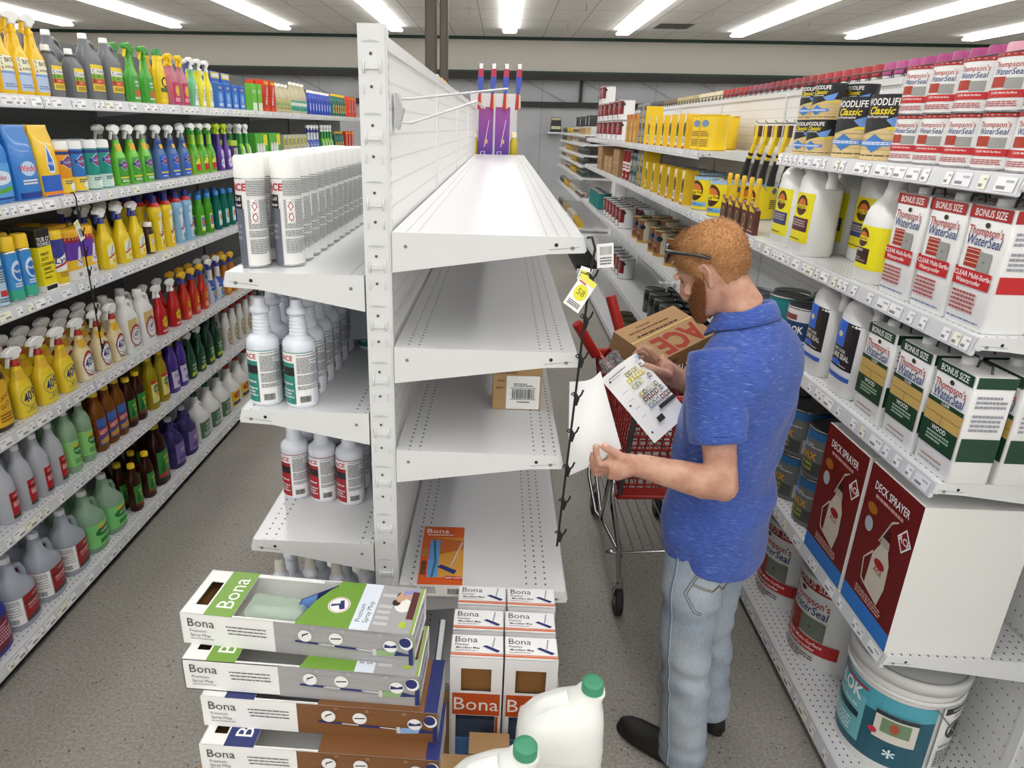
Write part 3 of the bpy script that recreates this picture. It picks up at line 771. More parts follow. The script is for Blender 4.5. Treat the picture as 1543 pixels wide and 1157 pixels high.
box_kind('candg', .11, .1, .1, '#a9a89a', [('R', -.44, .1, .44, .5, '#2a2a2a'), ('L', -.3, .2, .4, .4, 2, '#c8c8b8')], name='odor_absorber_box')
# ---- third left shelf
_lys = [('P', [(-.3, .05), (.3, .05), (.34, .7), (.12, .95), (-.3, .8)], '#f2e9a4'), ('P', [(-.3, .42), (.32, .62), (.32, .8), (-.3, .6)], '#e8eef6'), ('T', 'Lysol', 0, .6, .2, dict(b=.015, rot=60, sh=.2), '#3b4688'), ('P', [(-.28, .3), (.3, .44), (.3, .5), (-.28, .36)], '#c02a30'), ('E', .1, .18, .16, .09, '#f0c020')]
spray_kind('lysy', .10, .065, .205, '#efd013', W_, '#33408e', sub(_lys, .06, .62), collar='#33408e', sc=1.05)
canister_kind('lysw', .042, .225, '#f0d428', '#f2c82a', sub([('R', -1, .6, 1, 1, '#3b3f98'), ('P', [(-.5, .55), (.5, .75), (.5, .35), (-.5, .3)], W_), ('T', 'Lysol', 0, .55, .22, dict(b=.015, sh=.2), '#3b4688'), ('P', [(-.5, .38), (.5, .52), (.5, .58), (-.5, .42)], '#b8283c'), ('L', -.35, .14, .35, .3, 4, '#a07a20'), ('R', -1, 0, 1, .04, W_)], .0, .84))
canister_kind('lysp', .05, .215, W_, '#f2b81c', sub([('R', -1, .45, 1, .88, '#6a3fae'), ('R', -1, .88, 1, 1, '#b02848'), ('P', [(-.6, .2), (.6, .45), (.6, .5), (-.6, .45)], '#f0c02c'), ('P', [(-.2, .3), (.6, .3), (.5, .8), (0, .75)], '#eae6f4'), ('T', 'Lysol', .2, .6, .2, dict(b=.015, rot=60, sh=.2), '#3b4688'), ('T', '35', 0, .1, .12, B1, '#555')], .02, .84) if False else sub([('R', -1, .45, 1, .88, '#6a3fae'), ('R', -1, .88, 1, 1, '#b02848'), ('P', [(-.6, .2), (.6, .3), (.6, .5), (-.6, .45)], '#f0c02c'), ('P', [(-.2, .3), (.5, .3), (.45, .8), (0, .75)], '#eae6f4'), ('T', 'Lysol', .15, .55, .2, dict(b=.015, rot=60, sh=.2), '#3b4688'), ('T', '35', -.1, .1, .12, B1, '#55555a')], .02, .84), caph=.045)
box_kind('tub', .085, .085, .245, '#f0dc14', [('R', -.5, .72, .5, 1, K_), ('T', "TUB O'", 0, .83, .1, B1, W_), ('T', 'TOWELS', 0, .755, .085, B1, W_), ('T', 'HEAVY', -.08, .6, .07, B1, K_), ('T', 'DUTY', -.12, .52, .07, B1, K_), ('T', 'CLEANING', 0, .44, .07, B1, K_), ('T', 'WIPES', -.08, .36, .07, B1, K_), ('L', -.35, .2, .35, .32, 3, '#6a6008'), ('R', -.5, 0, .5, .1, W_), ('R', -.4, .02, .4, .09, K_)], name='wipes_box', top=[('R', -.5, -.5, .5, .5, '#2a2a20')], side=[('R', -.5, .72, .5, 1, K_), ('R', -.5, 0, .5, .1, W_)])
aero_kind('aeb', .031, .24, '#3f92d6', '#f0c61e', sub([('R', -2, .0, 2, .22, '#3fae8e'), ('E', 0, .6, .42, .22, '#cfe4f6'), ('E', 0, .58, .3, .16, '#2a6fc4'), ('T', 'Pledge', 0, .6, .1, B1, W_), ('L', -.35, .26, .35, .36, 2, W_)], .03, .97))
aero_kind('ael', .033, .235, '#b8d4ec', '#4d9ae0', sub([('R', -.45, .72, .45, .8, '#3a62b0'), ('L', -.4, .45, .4, .7, 5, '#51606e'), ('R', -.3, .18, .3, .3, '#c23a38'), ('L', -.4, .05, .4, .15, 2, '#51606e')], .03, .97), caph=.045)
bottle_kind('darkb', .06, .04, .14, '#3a2412', W_, sub([('R', -.45, 0, .45, 1, '#ecd042'), ('P', [(-.3, .4), (.3, .6), (.3, .8), (-.3, .6)], '#e8eef6'), ('T', 'Lysol', 0, .6, .16, dict(b=.01, rot=60), '#3b4688')], .06, .72), n=3, capr=.02, caph=.022, shoulder=.8)
_drop = lambda c, lab: [('E', 0, .86, .24, .07, '#dfe6f2'), ('P', [(-.24, .05), (.26, .05), (.32, .6), (.1, .8), (-.26, .7)], lab), ('T', 'Lysol', 0, .48, .17, dict(b=.015, rot=60, sh=.2), '#3b4688'), ('P', [(-.24, .3), (.26, .42), (.26, .47), (-.24, .35)], '#c02a30'), ('E', .05, .15, .18, .09, c)]
def toilet(key, col, lab, c):
    prof = [(0, .038, .03), (.006, .041, .032), (.10, .042, .033), (.15, .037, .03), (.19, .046, .034), (.215, .043, .033), (.235, .022, .022), (.245, .02, .02)]
    pr_ = [('body', body_mesh(prof, col, 2.2), []), ('label', surf_art(Surf(prof, 2.2), scale_items(sub(_drop(c, lab), .04, .88), .085, .24)), [])]
    cc = MB(); cc.lathe([(.226, .034), (.234, .03), (.245, .022)], M('#c82a24', .4), 18); cc.lathe([(.245, .019), (.275, .017), (.283, .012)], M('#2c2f8a', .4), 18)
    pr_.append(('cap', cc.mesh('cap'), [])); kind(key, 'cleaner_bottle', 'bottle', pr_)
toilet('toiy', '#f2d21c', '#f6ecae', '#f0b414'); toilet('toib', '#8fc0e4', '#dce9f2', '#7fae9a')
bottle_kind('palmg', .07, .045, .215, 'clear:#6fd03c', '#2f86d8', sub([('R', -.36, .0, .36, .9, '#dbe23a'), ('R', -.28, .1, .28, .8, '#3a86d8'), ('E', 0, .5, .22, .16, '#e04a2a'), ('R', -.3, .1, .3, .24, '#f4f4f4')], .12, .6), n=2.6, capr=.017, caph=.026, shoulder=.7)
bottle_kind('palmt', .07, .045, .215, 'clear:#119080', '#2f86d8', sub([('R', -.36, .0, .36, .9, '#9fdcd0'), ('R', -.28, .1, .28, .8, '#d8efe8'), ('E', 0, .5, .18, .2, '#e07a2a')], .12, .6), n=2.6, capr=.017, caph=.026, shoulder=.7)
# ---- fourth left shelf (409)
def s409(key, col, rc, body2, vname):
    its = [('P', [(-.46, .0), (.3, .0), (.46, .1), (.46, 1), (-.46, .9)], body2)]
    if rc: its += [('E', .02, .52, .42, .46, rc), ('E', .02, .5, .37, .38, '#fdfdfd')]
    its += [('O', .0, .56, .42, .30, .02, '#2b3a80'), ('T', '409', 0, .57, .42, dict(b=.02, rot=14, sh=.15, sx=.8), '#25337c'), ('T', vname, .05, .2, .09, dict(b=.01, rot=10), '#3a3a3a'), ('L', -.3, .04, .3, .14, 2, '#8a8a82')]
    spray_kind(key, .098, .062, .205, col, W_, '#e4e4e2', sub(its, .04, .66) + [('R', -.3, .74, .3, .92, '#e8b832')], collar='#b32a22', sc=1.1)
s409('f409y', '#f0cf2a', None, '#f2d93a', 'MULTI'); s409('f409r', '#ead9a8', '#b8302c', '#efe6cc', 'FORMULA')
jug_kind('j409', .125, .075, .27, W_, W_, sub([('R', -.4, .5, .2, .98, '#dcc07a'), ('E', .02, .42, .4, .36, '#b8302c'), ('E', .02, .4, .34, .29, W_), ('O', .02, .46, .27, .19, .025, '#2b3a80'), ('T', '409', .02, .46, .22, dict(b=.02, rot=12, sh=.15, sx=.75), '#25337c'), ('L', -.3, .02, .3, .12, 2, '#8a8a82')], .06, .64), capr=.02, hs=.6, capx=-.03)
bottle_kind('orangeb', .105, .07, .26, '#3a1d14', '#2a1a12', sub([('P', [(-.46, .02), (.46, .02), (.46, .8), (.2, 1), (-.2, 1), (-.46, .8)], '#e8b62a'), ('T', 'ORANGE', 0, .62, .13, dict(b=.01, rot=20), '#7a2b1a'), ('T', 'GLO', 0, .45, .13, dict(b=.01, rot=20), '#7a2b1a'), ('L', -.3, .1, .3, .3, 3, '#8a5a20')], .06, .75), n=2.4, shoulder=.72)
spray_kind('redw', .085, .06, .20, '#c81f26', W_, W_, sub([('R', -.46, 0, .46, 1, '#c31c22'), ('P', [(0.36 * cos(i * pi / 8) * (1 if i % 2 else .8), .55 + .3 * sin(i * pi / 8) * (1 if i % 2 else .8)) for i in range(16)], '#e8c41e'), ('T', 'SPOT', 0, .55, .13, B1, '#1f5a2a'), ('L', -.35, .06, .35, .18, 2, W_)], .03, .58), sc=1, collar=W_)
spray_kind('red20', .075, .055, .21, '#c9301c', '#f0bd20', '#2f3f9c', sub([('P', [(-.4, .02), (.4, .02), (.4, .7), (.2, .95), (-.2, .95), (-.4, .7)], '#e4582a'), ('E', 0, .62, .22, .2, '#2a1a10'), ('E', 0, .62, .18, .16, '#f0c21c'), ('T', '20', 0, .62, .14, B1, '#2a1a10'), ('L', -.3, .1, .3, .3, 4, '#f6dcc0')], .03, .66), collar='#2f3f9c')
spray_kind('bluew', .08, .055, .215, '#dfe6f0', W_, '#2c3c9a', sub([('R', -.46, .55, .46, 1, '#3a55b4'), ('E', 0, .35, .3, .24, '#3f8ad0'), ('E', 0, .4, .18, .14, '#c8963a'), ('L', -.35, .03, .35, .1, 2, '#6a7a9a')], .03, .7), collar='#2c3c9a', neck='long')
spray_kind('amber', .08, .055, .2, '#d07a18', '#f0bd20', '#2c3c9a', sub([('R', -.4, .1, .4, .9, '#e8b040')], .05, .6), collar='#2c3c9a')
box_kind('purplebox', .16, .07, .1, '#7a2f8e', [('T', 'CLEANER', 0, .55, .3, B1, '#e8d8f0'), ('L', -.4, .1, .4, .3, 2, '#d8b8e0')], name='wipes_pack', cat='pack')
# ---- fifth left shelf
_ace = lambda c: [('R', -.25, 0, .95, 1, W_), ('R', -.25, .35, .8, 1, c), ('R', -.25, 0, .8, .35, '#3a3a3a'), ('P', [(-.25, .1), (.8, .3), (.8, .42), (-.25, .35)], c), ('R', -.25, .7, .8, .74, K_), ('T', 'DEGREASER', .26, .84, .11, dict(b=.01, sh=.1), '#f0c8c0'), ('L', -.15, .42, .7, .62, 4, '#f0d0d0')]
_aceback = [('R', -.98, 0, -.28, 1, W_), ('L', -.92, .35, -.34, .95, 12, '#8a8a8c'), ('B', -.8, .06, -.45, .24, '#3a3a3a')]
bottle_kind('clearr', .085, .085, .255, 'clear:#dfe3ea', '#eef0f2', sub(_ace('#b01f28'), .08, .5), n=2, capr=.014, caph=.02, shoulder=.52)
bottle_kind('vin', .078, .078, .27, 'clear:#b8ddb8', '#f2f2ee', sub([('R', -1.2, 0, 1.2, 1, '#8fd07a'), ('E', .1, .62, .4, .22, '#1f7a30'), ('T', 'Vinegar', .1, .62, .15, dict(b=.01, rot=8), W_), ('L', -.3, .1, .4, .3, 3, '#2a7a34'), ('E', -.1, .82, .2, .07, '#e8c22a')], .12, .55), n=2, capr=.014, caph=.018, shoulder=.66)
bottle_kind('lest', .082, .06, .27, 'clear:#9c5a14', '#f2cc1e', sub([('R', -.47, 0, .47, 1, '#2a4f9c'), ('R', -.47, .35, .47, .62, '#b5202a'), ('T', 'LESTOIL', 0, .48, .2, dict(b=.015, sx=.7), W_), ('R', -.47, .72, .47, 1, '#3c68b4'), ('P', [(-.4, .05), (.4, .05), (.4, .3), (-.4, .22)], '#c89038')], .12, .6), n=2.4, capr=.017, caph=.022, shoulder=.64)
bottle_kind('pines', .08, .06, .24, 'clear:#4a1c0a', '#f2cc1e', sub([('R', -.47, 0, .47, 1, '#2f8a3a'), ('T', 'Pine', .08, .72, .2, dict(b=.015, rot=10), '#f0dc2a'), ('T', 'Sol', .1, .5, .2, dict(b=.015, rot=10), '#f0dc2a'), ('R', -.47, .0, .47, .14, '#7a3018'), ('P', [(-.4, .2), (-.15, .75), (-.05, .2)], '#1c5a28')], .14, .6), n=2.3, capr=.017, caph=.022, shoulder=.64)
bottle_kind('pineb', .13, .10, .33, 'clear:#3a140a', '#d8b81c', sub([('R', -.47, 0, .47, 1, '#2f8a3a'), ('T', 'Pine', .08, .72, .2, dict(b=.015, rot=10), '#f0dc2a'), ('T', 'Sol', .1, .5, .2, dict(b=.015, rot=10), '#f0dc2a'), ('R', -.47, .02, .47, .14, '#c02a20'), ('P', [(-.4, .2), (-.2, .75), (-.1, .2)], '#1c5a28')], .14, .6), n=2.6, capr=.028, caph=.025, shoulder=.66)
bottle_kind('yelb', .082, .06, .27, 'clear:#cdb818', '#f2cc1e', sub([('R', -.44, 0, .44, 1, '#e6dd8a'), ('E', 0, .6, .3, .2, '#5a8a3a'), ('E', .1, .35, .2, .12, '#e8a020'), ('R', -.44, .85, .44, 1, '#c23a2a'), ('T', 'Lemon', 0, .6, .12, B1, W_)], .14, .6), n=2.4, capr=.017, caph=.022, shoulder=.64)
bottle_kind('purb', .085, .06, .28, '#4b2f92', '#f2cc1e', sub([('R', -.46, 0, .46, 1, '#d8d0e8'), ('T', 'Fabu', 0, .62, .24, dict(b=.012, sh=.2), '#4b2f92'), ('E', .1, .22, .25, .14, '#8a5ac0'), ('R', -.46, .88, .46, 1, '#3a2478')], .1, .5), n=2.3, capr=.017, caph=.022, shoulder=.6, waist=.1)
spray_kind('sgs', .082, .055, .215, '#10402a', W_, '#10402a', sub([('R', -.42, 0, .42, .9, '#23583a'), ('T', 'simple', 0, .6, .16, dict(b=.01, sh=.1), W_), ('T', 'green', 0, .42, .16, dict(b=.01, sh=.1), W_), ('P', [(-.42, .05), (.42, .15), (.42, .32), (-.42, .22)], '#b8cc2a')], .05, .62), collar='#10402a')
jug_kind('sgj', .09, .06, .26, '#0f3324', '#0c0c0c', sub([('R', -.42, 0, .42, .9, '#1d5a34'), ('E', .1, .4, .3, .24, '#3fa03a'), ('T', 'simple', 0, .62, .13, B1, W_), ('T', 'green', 0, .47, .13, B1, W_), ('R', -.42, .05, .42, .2, '#b8cc2a')], .06, .6), capr=.015, hs=.58, capx=-.012)
bottle_kind('murphy', .07, .05, .26, '#e8e6e0', '#c8281e', sub([('E', 0, .5, .36, .45, '#8a6a2c'), ('E', 0, .5, .28, .36, '#e8d49a'), ('T', 'OIL', 0, .6, .14, B1, '#4a3010'), ('L', -.2, .3, .2, .45, 2, '#4a3010')], .1, .6), n=2.3, capr=.016, caph=.024, shoulder=.62)
# ---- base left shelf
jug_kind('purjug', .17, .13, .30, 'clear:#3c4fc0', '#e8e8f0', sub([('R', -.2, 0, .46, 1, '#6a1228'), ('L', -.1, .2, .4, .8, 6, '#e0a0b0')], .08, .5), n=3, hs=.52)
jug_kind('clrjug', .15, .135, .29, 'clear:#d6dde8', '#eef0f4', sub(_ace('#9c2026') + _aceback, .1, .5), n=2.6, hs=.5)
jug_kind('vinjug', .15, .135, .29, 'clear:#b9dcc0', '#eef0ee', sub([('R', -1, 0, .46, 1, '#7ed07a'), ('E', .05, .6, .38, .2, '#1f7a30'), ('T', 'Vinegar', .05, .6, .15, dict(b=.01, rot=8), W_), ('R', -.2, .1, .3, .3, '#2a8a3a'), ('E', -.05, .82, .2, .07, '#e8c22a')], .1, .5), n=2.6, hs=.5)
jug_kind('purj2', .14, .12, .29, 'clear:#4a3f86', '#d8d4ea', sub([('R', -.4, 0, .46, 1, '#7a68a8'), ('T', 'Fabu', .05, .62, .2, dict(b=.012, sh=.2, rot=20), W_), ('E', .05, .25, .3, .12, '#5a2a90')], .1, .52), n=2.6, hs=.52)
jug_kind('sgw', .15, .13, .30, '#e9e9e6', '#1f5a34', sub([('R', -.47, 0, .47, 1, '#4f7458'), ('T', 'simple', .05, .78, .22, dict(b=.012, sh=.1), W_), ('T', 'green', .05, .55, .22, dict(b=.012, sh=.1), W_), ('L', -.3, .1, .4, .35, 3, '#d8e0d8')], .08, .44), n=2.8, hs=.46)
jug_kind('blw', .15, .13, .30, '#ecece8', '#c22a22', sub([('R', -.47, 0, .47, 1, '#e6c21e'), ('E', 0, .7, .35, .2, '#b8241c'), ('T', 'BLEACH', 0, .7, .13, B1, W_), ('R', -.4, .1, .4, .3, '#2a3a8a')], .08, .44), n=2.8, hs=.46)

def shift(its, du):
    """slide a label's art round its can, leaving full wraps alone"""
    out = []
    for it in its:
        it = list(it); k = it[0]
        if k in 'RBL' and it[3] - it[1] < 2.9: it[1] += du; it[3] += du
        elif k in 'EO': it[1] += du
        elif k == 'P': it[1] = [(u + du, v) for u, v in it[1]]
        elif k == 'T': it[2] += du
        out.append(tuple(it))
    return out
# ---------------------------------------------------------------- stock on the left run
ORD = ['nearest', 'second nearest', 'third nearest', 'fourth nearest', 'fifth nearest', 'sixth nearest', 'seventh nearest', 'eighth nearest', 'ninth nearest', 'tenth nearest', 'eleventh nearest', 'twelfth nearest', 'thirteenth nearest', 'fourteenth nearest']
ROWN = ['front row', 'second row', 'third row', 'fourth row']
def kdepth(key):
    ps = KINDS[key][2]; return max(max(v.co.y for v in me.vertices) for _, me, _s in ps if me) - min(min(v.co.y for v in me.vertices) for _, me, _s in ps if me)
def stock(key, desc, where, ys, z, front, s, rows=1, gap=.012, group=None, setback=.015, stack=1, sth=0, jit=.0):
    """s=+1: shelf faces +X (rz=+90 deg); ys: positions along the run, nearest first; rows go back into the shelf"""
    d = kdepth(key); n = len(ys); rnd = random.Random(len(desc) + int(z * 100))
    for r in range(rows):
        x = front - s * (setback + d / 2 + r * (d + gap))
        for i, y in enumerate(ys):
            for q in range(stack):
                bits = []
                if n > 1: bits.append(ORD[i])
                if rows > 1: bits.append(ROWN[r])
                if stack > 1: bits.append(('bottom of stack', 'top of stack', 'on the very top')[q])
                lab = desc + ' ' + where + ((', ' + ' '.join(bits)) if bits else '')
                inst(key, x, y, z + q * sth, (pi / 2 if s > 0 else -pi / 2) + rnd.uniform(-jit, jit), lab, group or (desc + ' ' + where if n * rows * stack > 1 else None))
SW = ['on top left shelf', 'on second left shelf', 'on third left shelf', 'on fourth left shelf', 'on fifth left shelf', 'on bottom left shelf']
z = LZs[0]; w = SW[0]
stock('bath', 'yellow bathroom spray bottle', w, [2.57, 2.668, 2.766, 2.864], z, LX, 1, 2)
stock('clrs', 'small grey descaler jug', w, [2.965, 3.12], z, LX, 1, 1)
stock('clrb', 'large grey descaler jug', w, [3.265, 3.43], z, LX, 1, 1)
stock('clrb', 'grey descaler jug standing behind', w, [2.99, 3.15], z, LX - .09, 1, 1)
stock('limea', 'green trigger spray bottle', w, [3.60, 3.75], z, LX, 1, 2)
stock('yellowb', 'yellow bottle with green cap', w, [3.90], z, LX, 1, 2)
stock('pink', 'pink square spray bottle', w, [4.04, 4.16], z, LX, 1, 2)
stock('wgreen', 'white and green spray bottle', w, [4.30], z, LX, 1, 2)
stock('wyel', 'white and yellow spray bottle', w, [4.41, 4.52], z, LX, 1, 2)
stock('bluepack', 'tall blue hanging blister pack', w, [4.72, 4.90, 5.08], z, LX - .12, 1, 2, .04)
stock('bluebox', 'short blue sponge box', w, [4.66, 4.79, 4.92, 5.05], z, LX, 1, 1)
stock('greenpack', 'upright green cleaner pack', w, [5.30, 5.42], z, LX, 1, 1)
stock('redpack', 'orange red cleaner pack', w, [5.58, 5.73], z, LX, 1, 2)
stock('milky', 'pale bottle with green label', w, [5.90, 6.0, 6.10, 6.20], z, LX, 1, 2)
stock('milky2', 'tall pale bottle with teal label', w, [6.34, 6.46, 6.58, 6.70], z, LX, 1, 1)
stock('bluesm', 'small blue cleaner bottle', w, [6.85 + .11 * i for i in range(8)], z, LX, 1, 1)
stock('tealsm', 'teal bottle with yellow cap', w, [7.8 + .11 * i for i in range(6)], z, LX, 1, 1)
stock('redpack', 'orange pack far down the aisle', w, [8.6, 8.75, 8.9], z, LX, 1, 1)
z = LZs[1]; w = SW[1]
stock('windb', 'big blue window cleaner refill bottle', w, [2.49], z, LX, 1, 1)
stock('windp', 'blue glass wipes pouch', w, [2.665], z, LX, 1, 3, .01)
stock('pledp', 'yellow and blue wipes pouch', w, [2.808], z, LX, 1, 3, .01)
stock('wipey', 'orange and yellow wipes canister', w, [2.925], z, LX, 1, 2)
stock('wipeb', 'blue and yellow wipes canister', w, [3.025], z, LX, 1, 2)
stock('wipet', 'teal wipes canister', w, [3.14, 3.24], z, LX, 1, 2)
stock('clxg', 'green spray bottle with diamond logo', w, [3.37, 3.50, 3.625], z, LX, 1, 2)
stock('clxb', 'blue spray bottle with diamond logo', w, [3.79, 3.935, 4.08], z, LX, 1, 2)
stock('scrubg', 'lime green long necked spray bottle', w, [4.22, 4.34, 4.46], z, LX, 1, 2)
stock('scrubp', 'purple spray bottle with lime head', w, [4.60, 4.72], z, LX, 1, 2)
stock('jarp', 'purple jar with lime lid', w, [4.86], z, LX, 1, 2)
stock('greenw', 'dark green spray bottle', w, [5.0, 5.12], z, LX, 1, 2)
stock('refill', 'green refill pack', w, [5.38, 5.70], z, LX, 1, 2)
stock('cand', 'cream odor absorber box', w, [5.98 + .12 * i for i in range(6)], z, LX, 1, 1, stack=2, sth=.102)
stock('bluew', 'blue and white spray bottle', w, [6.78, 6.89, 7.0, 7.11], z, LX, 1, 1)
stock('greenw', 'green spray bottle far along', w, [7.3, 7.42, 7.54, 7.66], z, LX, 1, 1)
stock('tealsm', 'teal bottle with label', w, [7.85, 7.96, 8.07, 8.18], z, LX, 1, 1)
stock('redpack', 'red cleaner pack', w, [8.36, 8.52, 8.68], z, LX, 1, 1)
z = LZs[2]; w = SW[2]
stock('ael', 'pale blue aerosol can', w, [2.40], z, LX, 1, 2)
stock('aeb', 'blue aerosol with yellow cap', w, [2.49, 2.57], z, LX, 1, 2)
stock('tub', 'black and yellow wipes box', w, [2.665], z, LX, 1, 2)
stock('lysw', 'blue and yellow wipes canister', w, [2.775], z, LX, 1, 3)
stock('lysp', 'purple wipes canister', w, [2.885, 2.995], z, LX, 1, 3)
stock('lysy', 'bright yellow trigger spray bottle', w, [3.14, 3.29, 3.43], z, LX, 1, 3)
stock('darkb', 'short dark brown bottle', w, [3.54], z, LX, 1, 1)
stock('toiy', 'yellow angled neck cleaner bottle', w, [3.655, 3.78], z, LX, 1, 3)
stock('toib', 'light blue angled neck cleaner bottle', w, [3.91, 4.035], z, LX, 1, 3)
stock('palmg', 'clear green soap bottle', w, [4.19, 4.32], z, LX, 1, 3)
stock('palmt', 'clear teal soap bottle', w, [4.46, 4.58, 4.70], z, LX, 1, 3)
stock('bluesm', 'small blue bottle', w, [4.85 + .12 * i for i in range(8)], z, LX, 1, 1)
stock('yellowb', 'yellow bottle far along', w, [5.9 + .13 * i for i in range(8)], z, LX, 1, 1)
z = LZs[3]; w = SW[3]
stock('orangeb', 'dark brown bottle with amber label', w, [2.27], z, LX, 1, 2)
stock('f409y', 'yellow spray bottle with white trigger', w, [2.405, 2.545, 2.68], z, LX, 1, 3)
stock('f409r', 'red labelled spray bottle', w, [2.82, 2.965, 3.095], z, LX, 1, 3)
stock('j409', 'white refill jug with red label', w, [3.235, 3.395], z, LX, 1, 2)
stock('redw', 'red spray bottle with white head', w, [3.55, 3.715], z, LX, 1, 2)
stock('red20', 'orange red spray with blue trigger', w, [3.86, 3.985, 4.11], z, LX, 1, 2)
stock('bluew', 'white and blue spray bottle', w, [4.245, 4.37], z, LX, 1, 2)
stock('amber', 'amber spray bottle', w, [4.49, 4.61], z, LX, 1, 2)
stock('purplebox', 'purple wipes pack', w, [4.80], z, LX, 1, 1)
stock('redw', 'red bottle far along', w, [5.0 + .14 * i for i in range(6)], z, LX, 1, 1)
z = LZs[4]; w = SW[4]
stock('clearr', 'clear bottle with red label', w, [2.21, 2.315, 2.42, 2.52], z, LX, 1, 2)
stock('vin', 'clear green vinegar bottle', w, [2.625, 2.735], z, LX, 1, 2)
stock('lest', 'amber bottle with blue label', w, [2.84, 2.93, 3.02], z, LX, 1, 2)
stock('pines', 'dark brown bottle with green label', w, [3.115, 3.21], z, LX, 1, 2)
stock('yelb', 'clear yellow floor cleaner bottle', w, [3.35, 3.47], z, LX, 1, 2)
stock('purb', 'purple bottle with yellow cap', w, [3.60, 3.71], z, LX, 1, 2)
stock('sgs', 'dark green spray bottle', w, [3.83, 3.965], z, LX, 1, 2)
stock('sgj', 'dark green jug with black cap', w, [4.10, 4.225], z, LX, 1, 2)
stock('murphy', 'white bottle with red cap', w, [4.40, 4.53, 4.66, 4.79, 4.92], z, LX, 1, 2)
stock('sgs', 'green spray bottle far along', w, [5.1, 5.25, 5.4, 5.55], z, LX, 1, 1)
z = LZs[5]; w = SW[5]
stock('purjug', 'blue jug with dark red label', w, [1.985], z, LX, 1, 1)
stock('clrjug', 'clear gallon jug with red label', w, [2.17, 2.345, 2.525], z, LX, 1, 2)
stock('vinjug', 'clear green gallon jug', w, [2.69, 2.855], z, LX, 1, 2)
stock('pines', 'small brown bottle with green label', w, [3.04, 3.18], z, LX, 1, 3)
stock('pineb', 'large brown bottle with green label', w, [3.335], z, LX, 1, 2)
stock('purj2', 'clear purple gallon jug', w, [3.535, 3.71], z, LX, 1, 2)
stock('sgw', 'white jug with green cap', w, [3.90, 4.075, 4.25], z, LX, 1, 2)
stock('blw', 'white jug with red cap', w, [4.43, 4.61, 4.79], z, LX, 1, 2)
# ---------------------------------------------------------------- stock on the right run
_wl = [('R', -1.55, 0, 1.55, 1, '#d9c08a'), ('R', -1.55, .55, 1.55, 1, '#15151a'), ('P', [(-.75, .55), (.75, .55), (.75, .72), (-.1, .55)], '#15151a'), ('P', [(-.75, .36), (-.2, .42), (.75, .62), (.75, .7), (-.75, .7)], '#15151a'), ('L', -.7, .05, .7, .09, 1, '#6a5a3a')] + [('R', -1.5, v, 1.5, v + .004, '#6f5a34') for v in (.08, .16, .24, .32, .4)] + \
      [('T', 'WOODLIFE', 0, .88, .15, dict(b=.02, sx=.8), W_), ('T', 'Classic', 0, .75, .16, dict(b=.02, sh=.3), '#f0d81c'), ('T', 'Wood Preservative', -.1, .665, .06, B1, W_), ('P', [(.15, .62), (.6, .74), (.5, .52), (.3, .5)], '#6f9be0'), ('R', .2, .47, .68, .51, '#f0d81c'), ('P', [(-.25, .26), (0, .4), (.25, .26), (0, .12)], '#3a78c0'), ('R', -.4, .22, .4, .3, '#4f8ad2'), ('L', -.34, .235, .34, .285, 2, W_), ('R', -.75, .58, -.45, .62, W_), ('L', -.72, .46, -.4, .56, 4, W_)]
can_kind('wlb', .083, .195, '#d9c08a', shift(_wl, .22), lid='#2a2a2c', steel='#33343a', handle=False)
can_kind('wls', .054, .125, '#d9c08a', shift(_wl, .22), lid='#2a2a2c', steel='#33343a')
def _thom(c1, c2, band, t1, t2, pic):
    return [('R', -.5, .9, .5, 1, c1), ('T', 'BONUS SIZE', 0, .945, .085, dict(b=.01, sx=.85), W_), ('E', 0, .855, .06, .022, '#3a3a20'), ('T', "Thompson's", 0, .8, .105, dict(b=.005, sx=.85), '#b0302c'), ('T', 'WaterSeal', 0, .72, .12, dict(b=.006, sh=.15, sx=.85), '#27407c')] + pic + [('P', band, c2), ('T', t1, 0, t2, .06, dict(b=.012), W_)]
_brick = [('R', -.34, .50, .0, .66, '#a8341f')] + [('R', -.34, v, .0, v + .006, '#d8c8b8') for v in (.535, .57, .605, .64)] + [('R', .0, .48, .30, .64, '#9a9c98'), ('E', .14, .56, .03, .012, '#7c7e7a')]
_redt = _thom('#a4221f', '#c01f22', [(-.5, .34), (.42, .34), (.42, .48), (-.5, .48)], 'CLEAR Multi-Surface', .435, _brick) + [('T', 'Waterproofer', -.1, .38, .055, B1, W_), ('L', -.42, .12, .2, .3, 5, '#b05050'), ('L', -.42, .05, .42, .1, 2, '#7080a0')]
_stone = [('R', -.5, .44, .5, .62, '#c8a860'), ('R', -.5, .525, .5, .531, '#7a5a2a'), ('R', -.02, .44, -.01, .53, '#7a5a2a')]
_grnt = _thom('#173f2a', '#173f2a', [(-.5, .22), (.5, .22), (.5, .44), (-.5, .44)], 'WOOD', .4, _stone) + [('R', -.5, .62, .5, .66, '#173f2a'), ('T', 'CLEAR', 0, .64, .04, B1, W_), ('L', -.3, .24, .35, .37, 4, '#9ab8a0'), ('L', -.4, .67, .4, .69, 1, '#7080a0'), ('R', -.3, .12, .3, .13, '#a07040'), ('L', -.35, .03, .35, .09, 2, '#a0a0a8')]
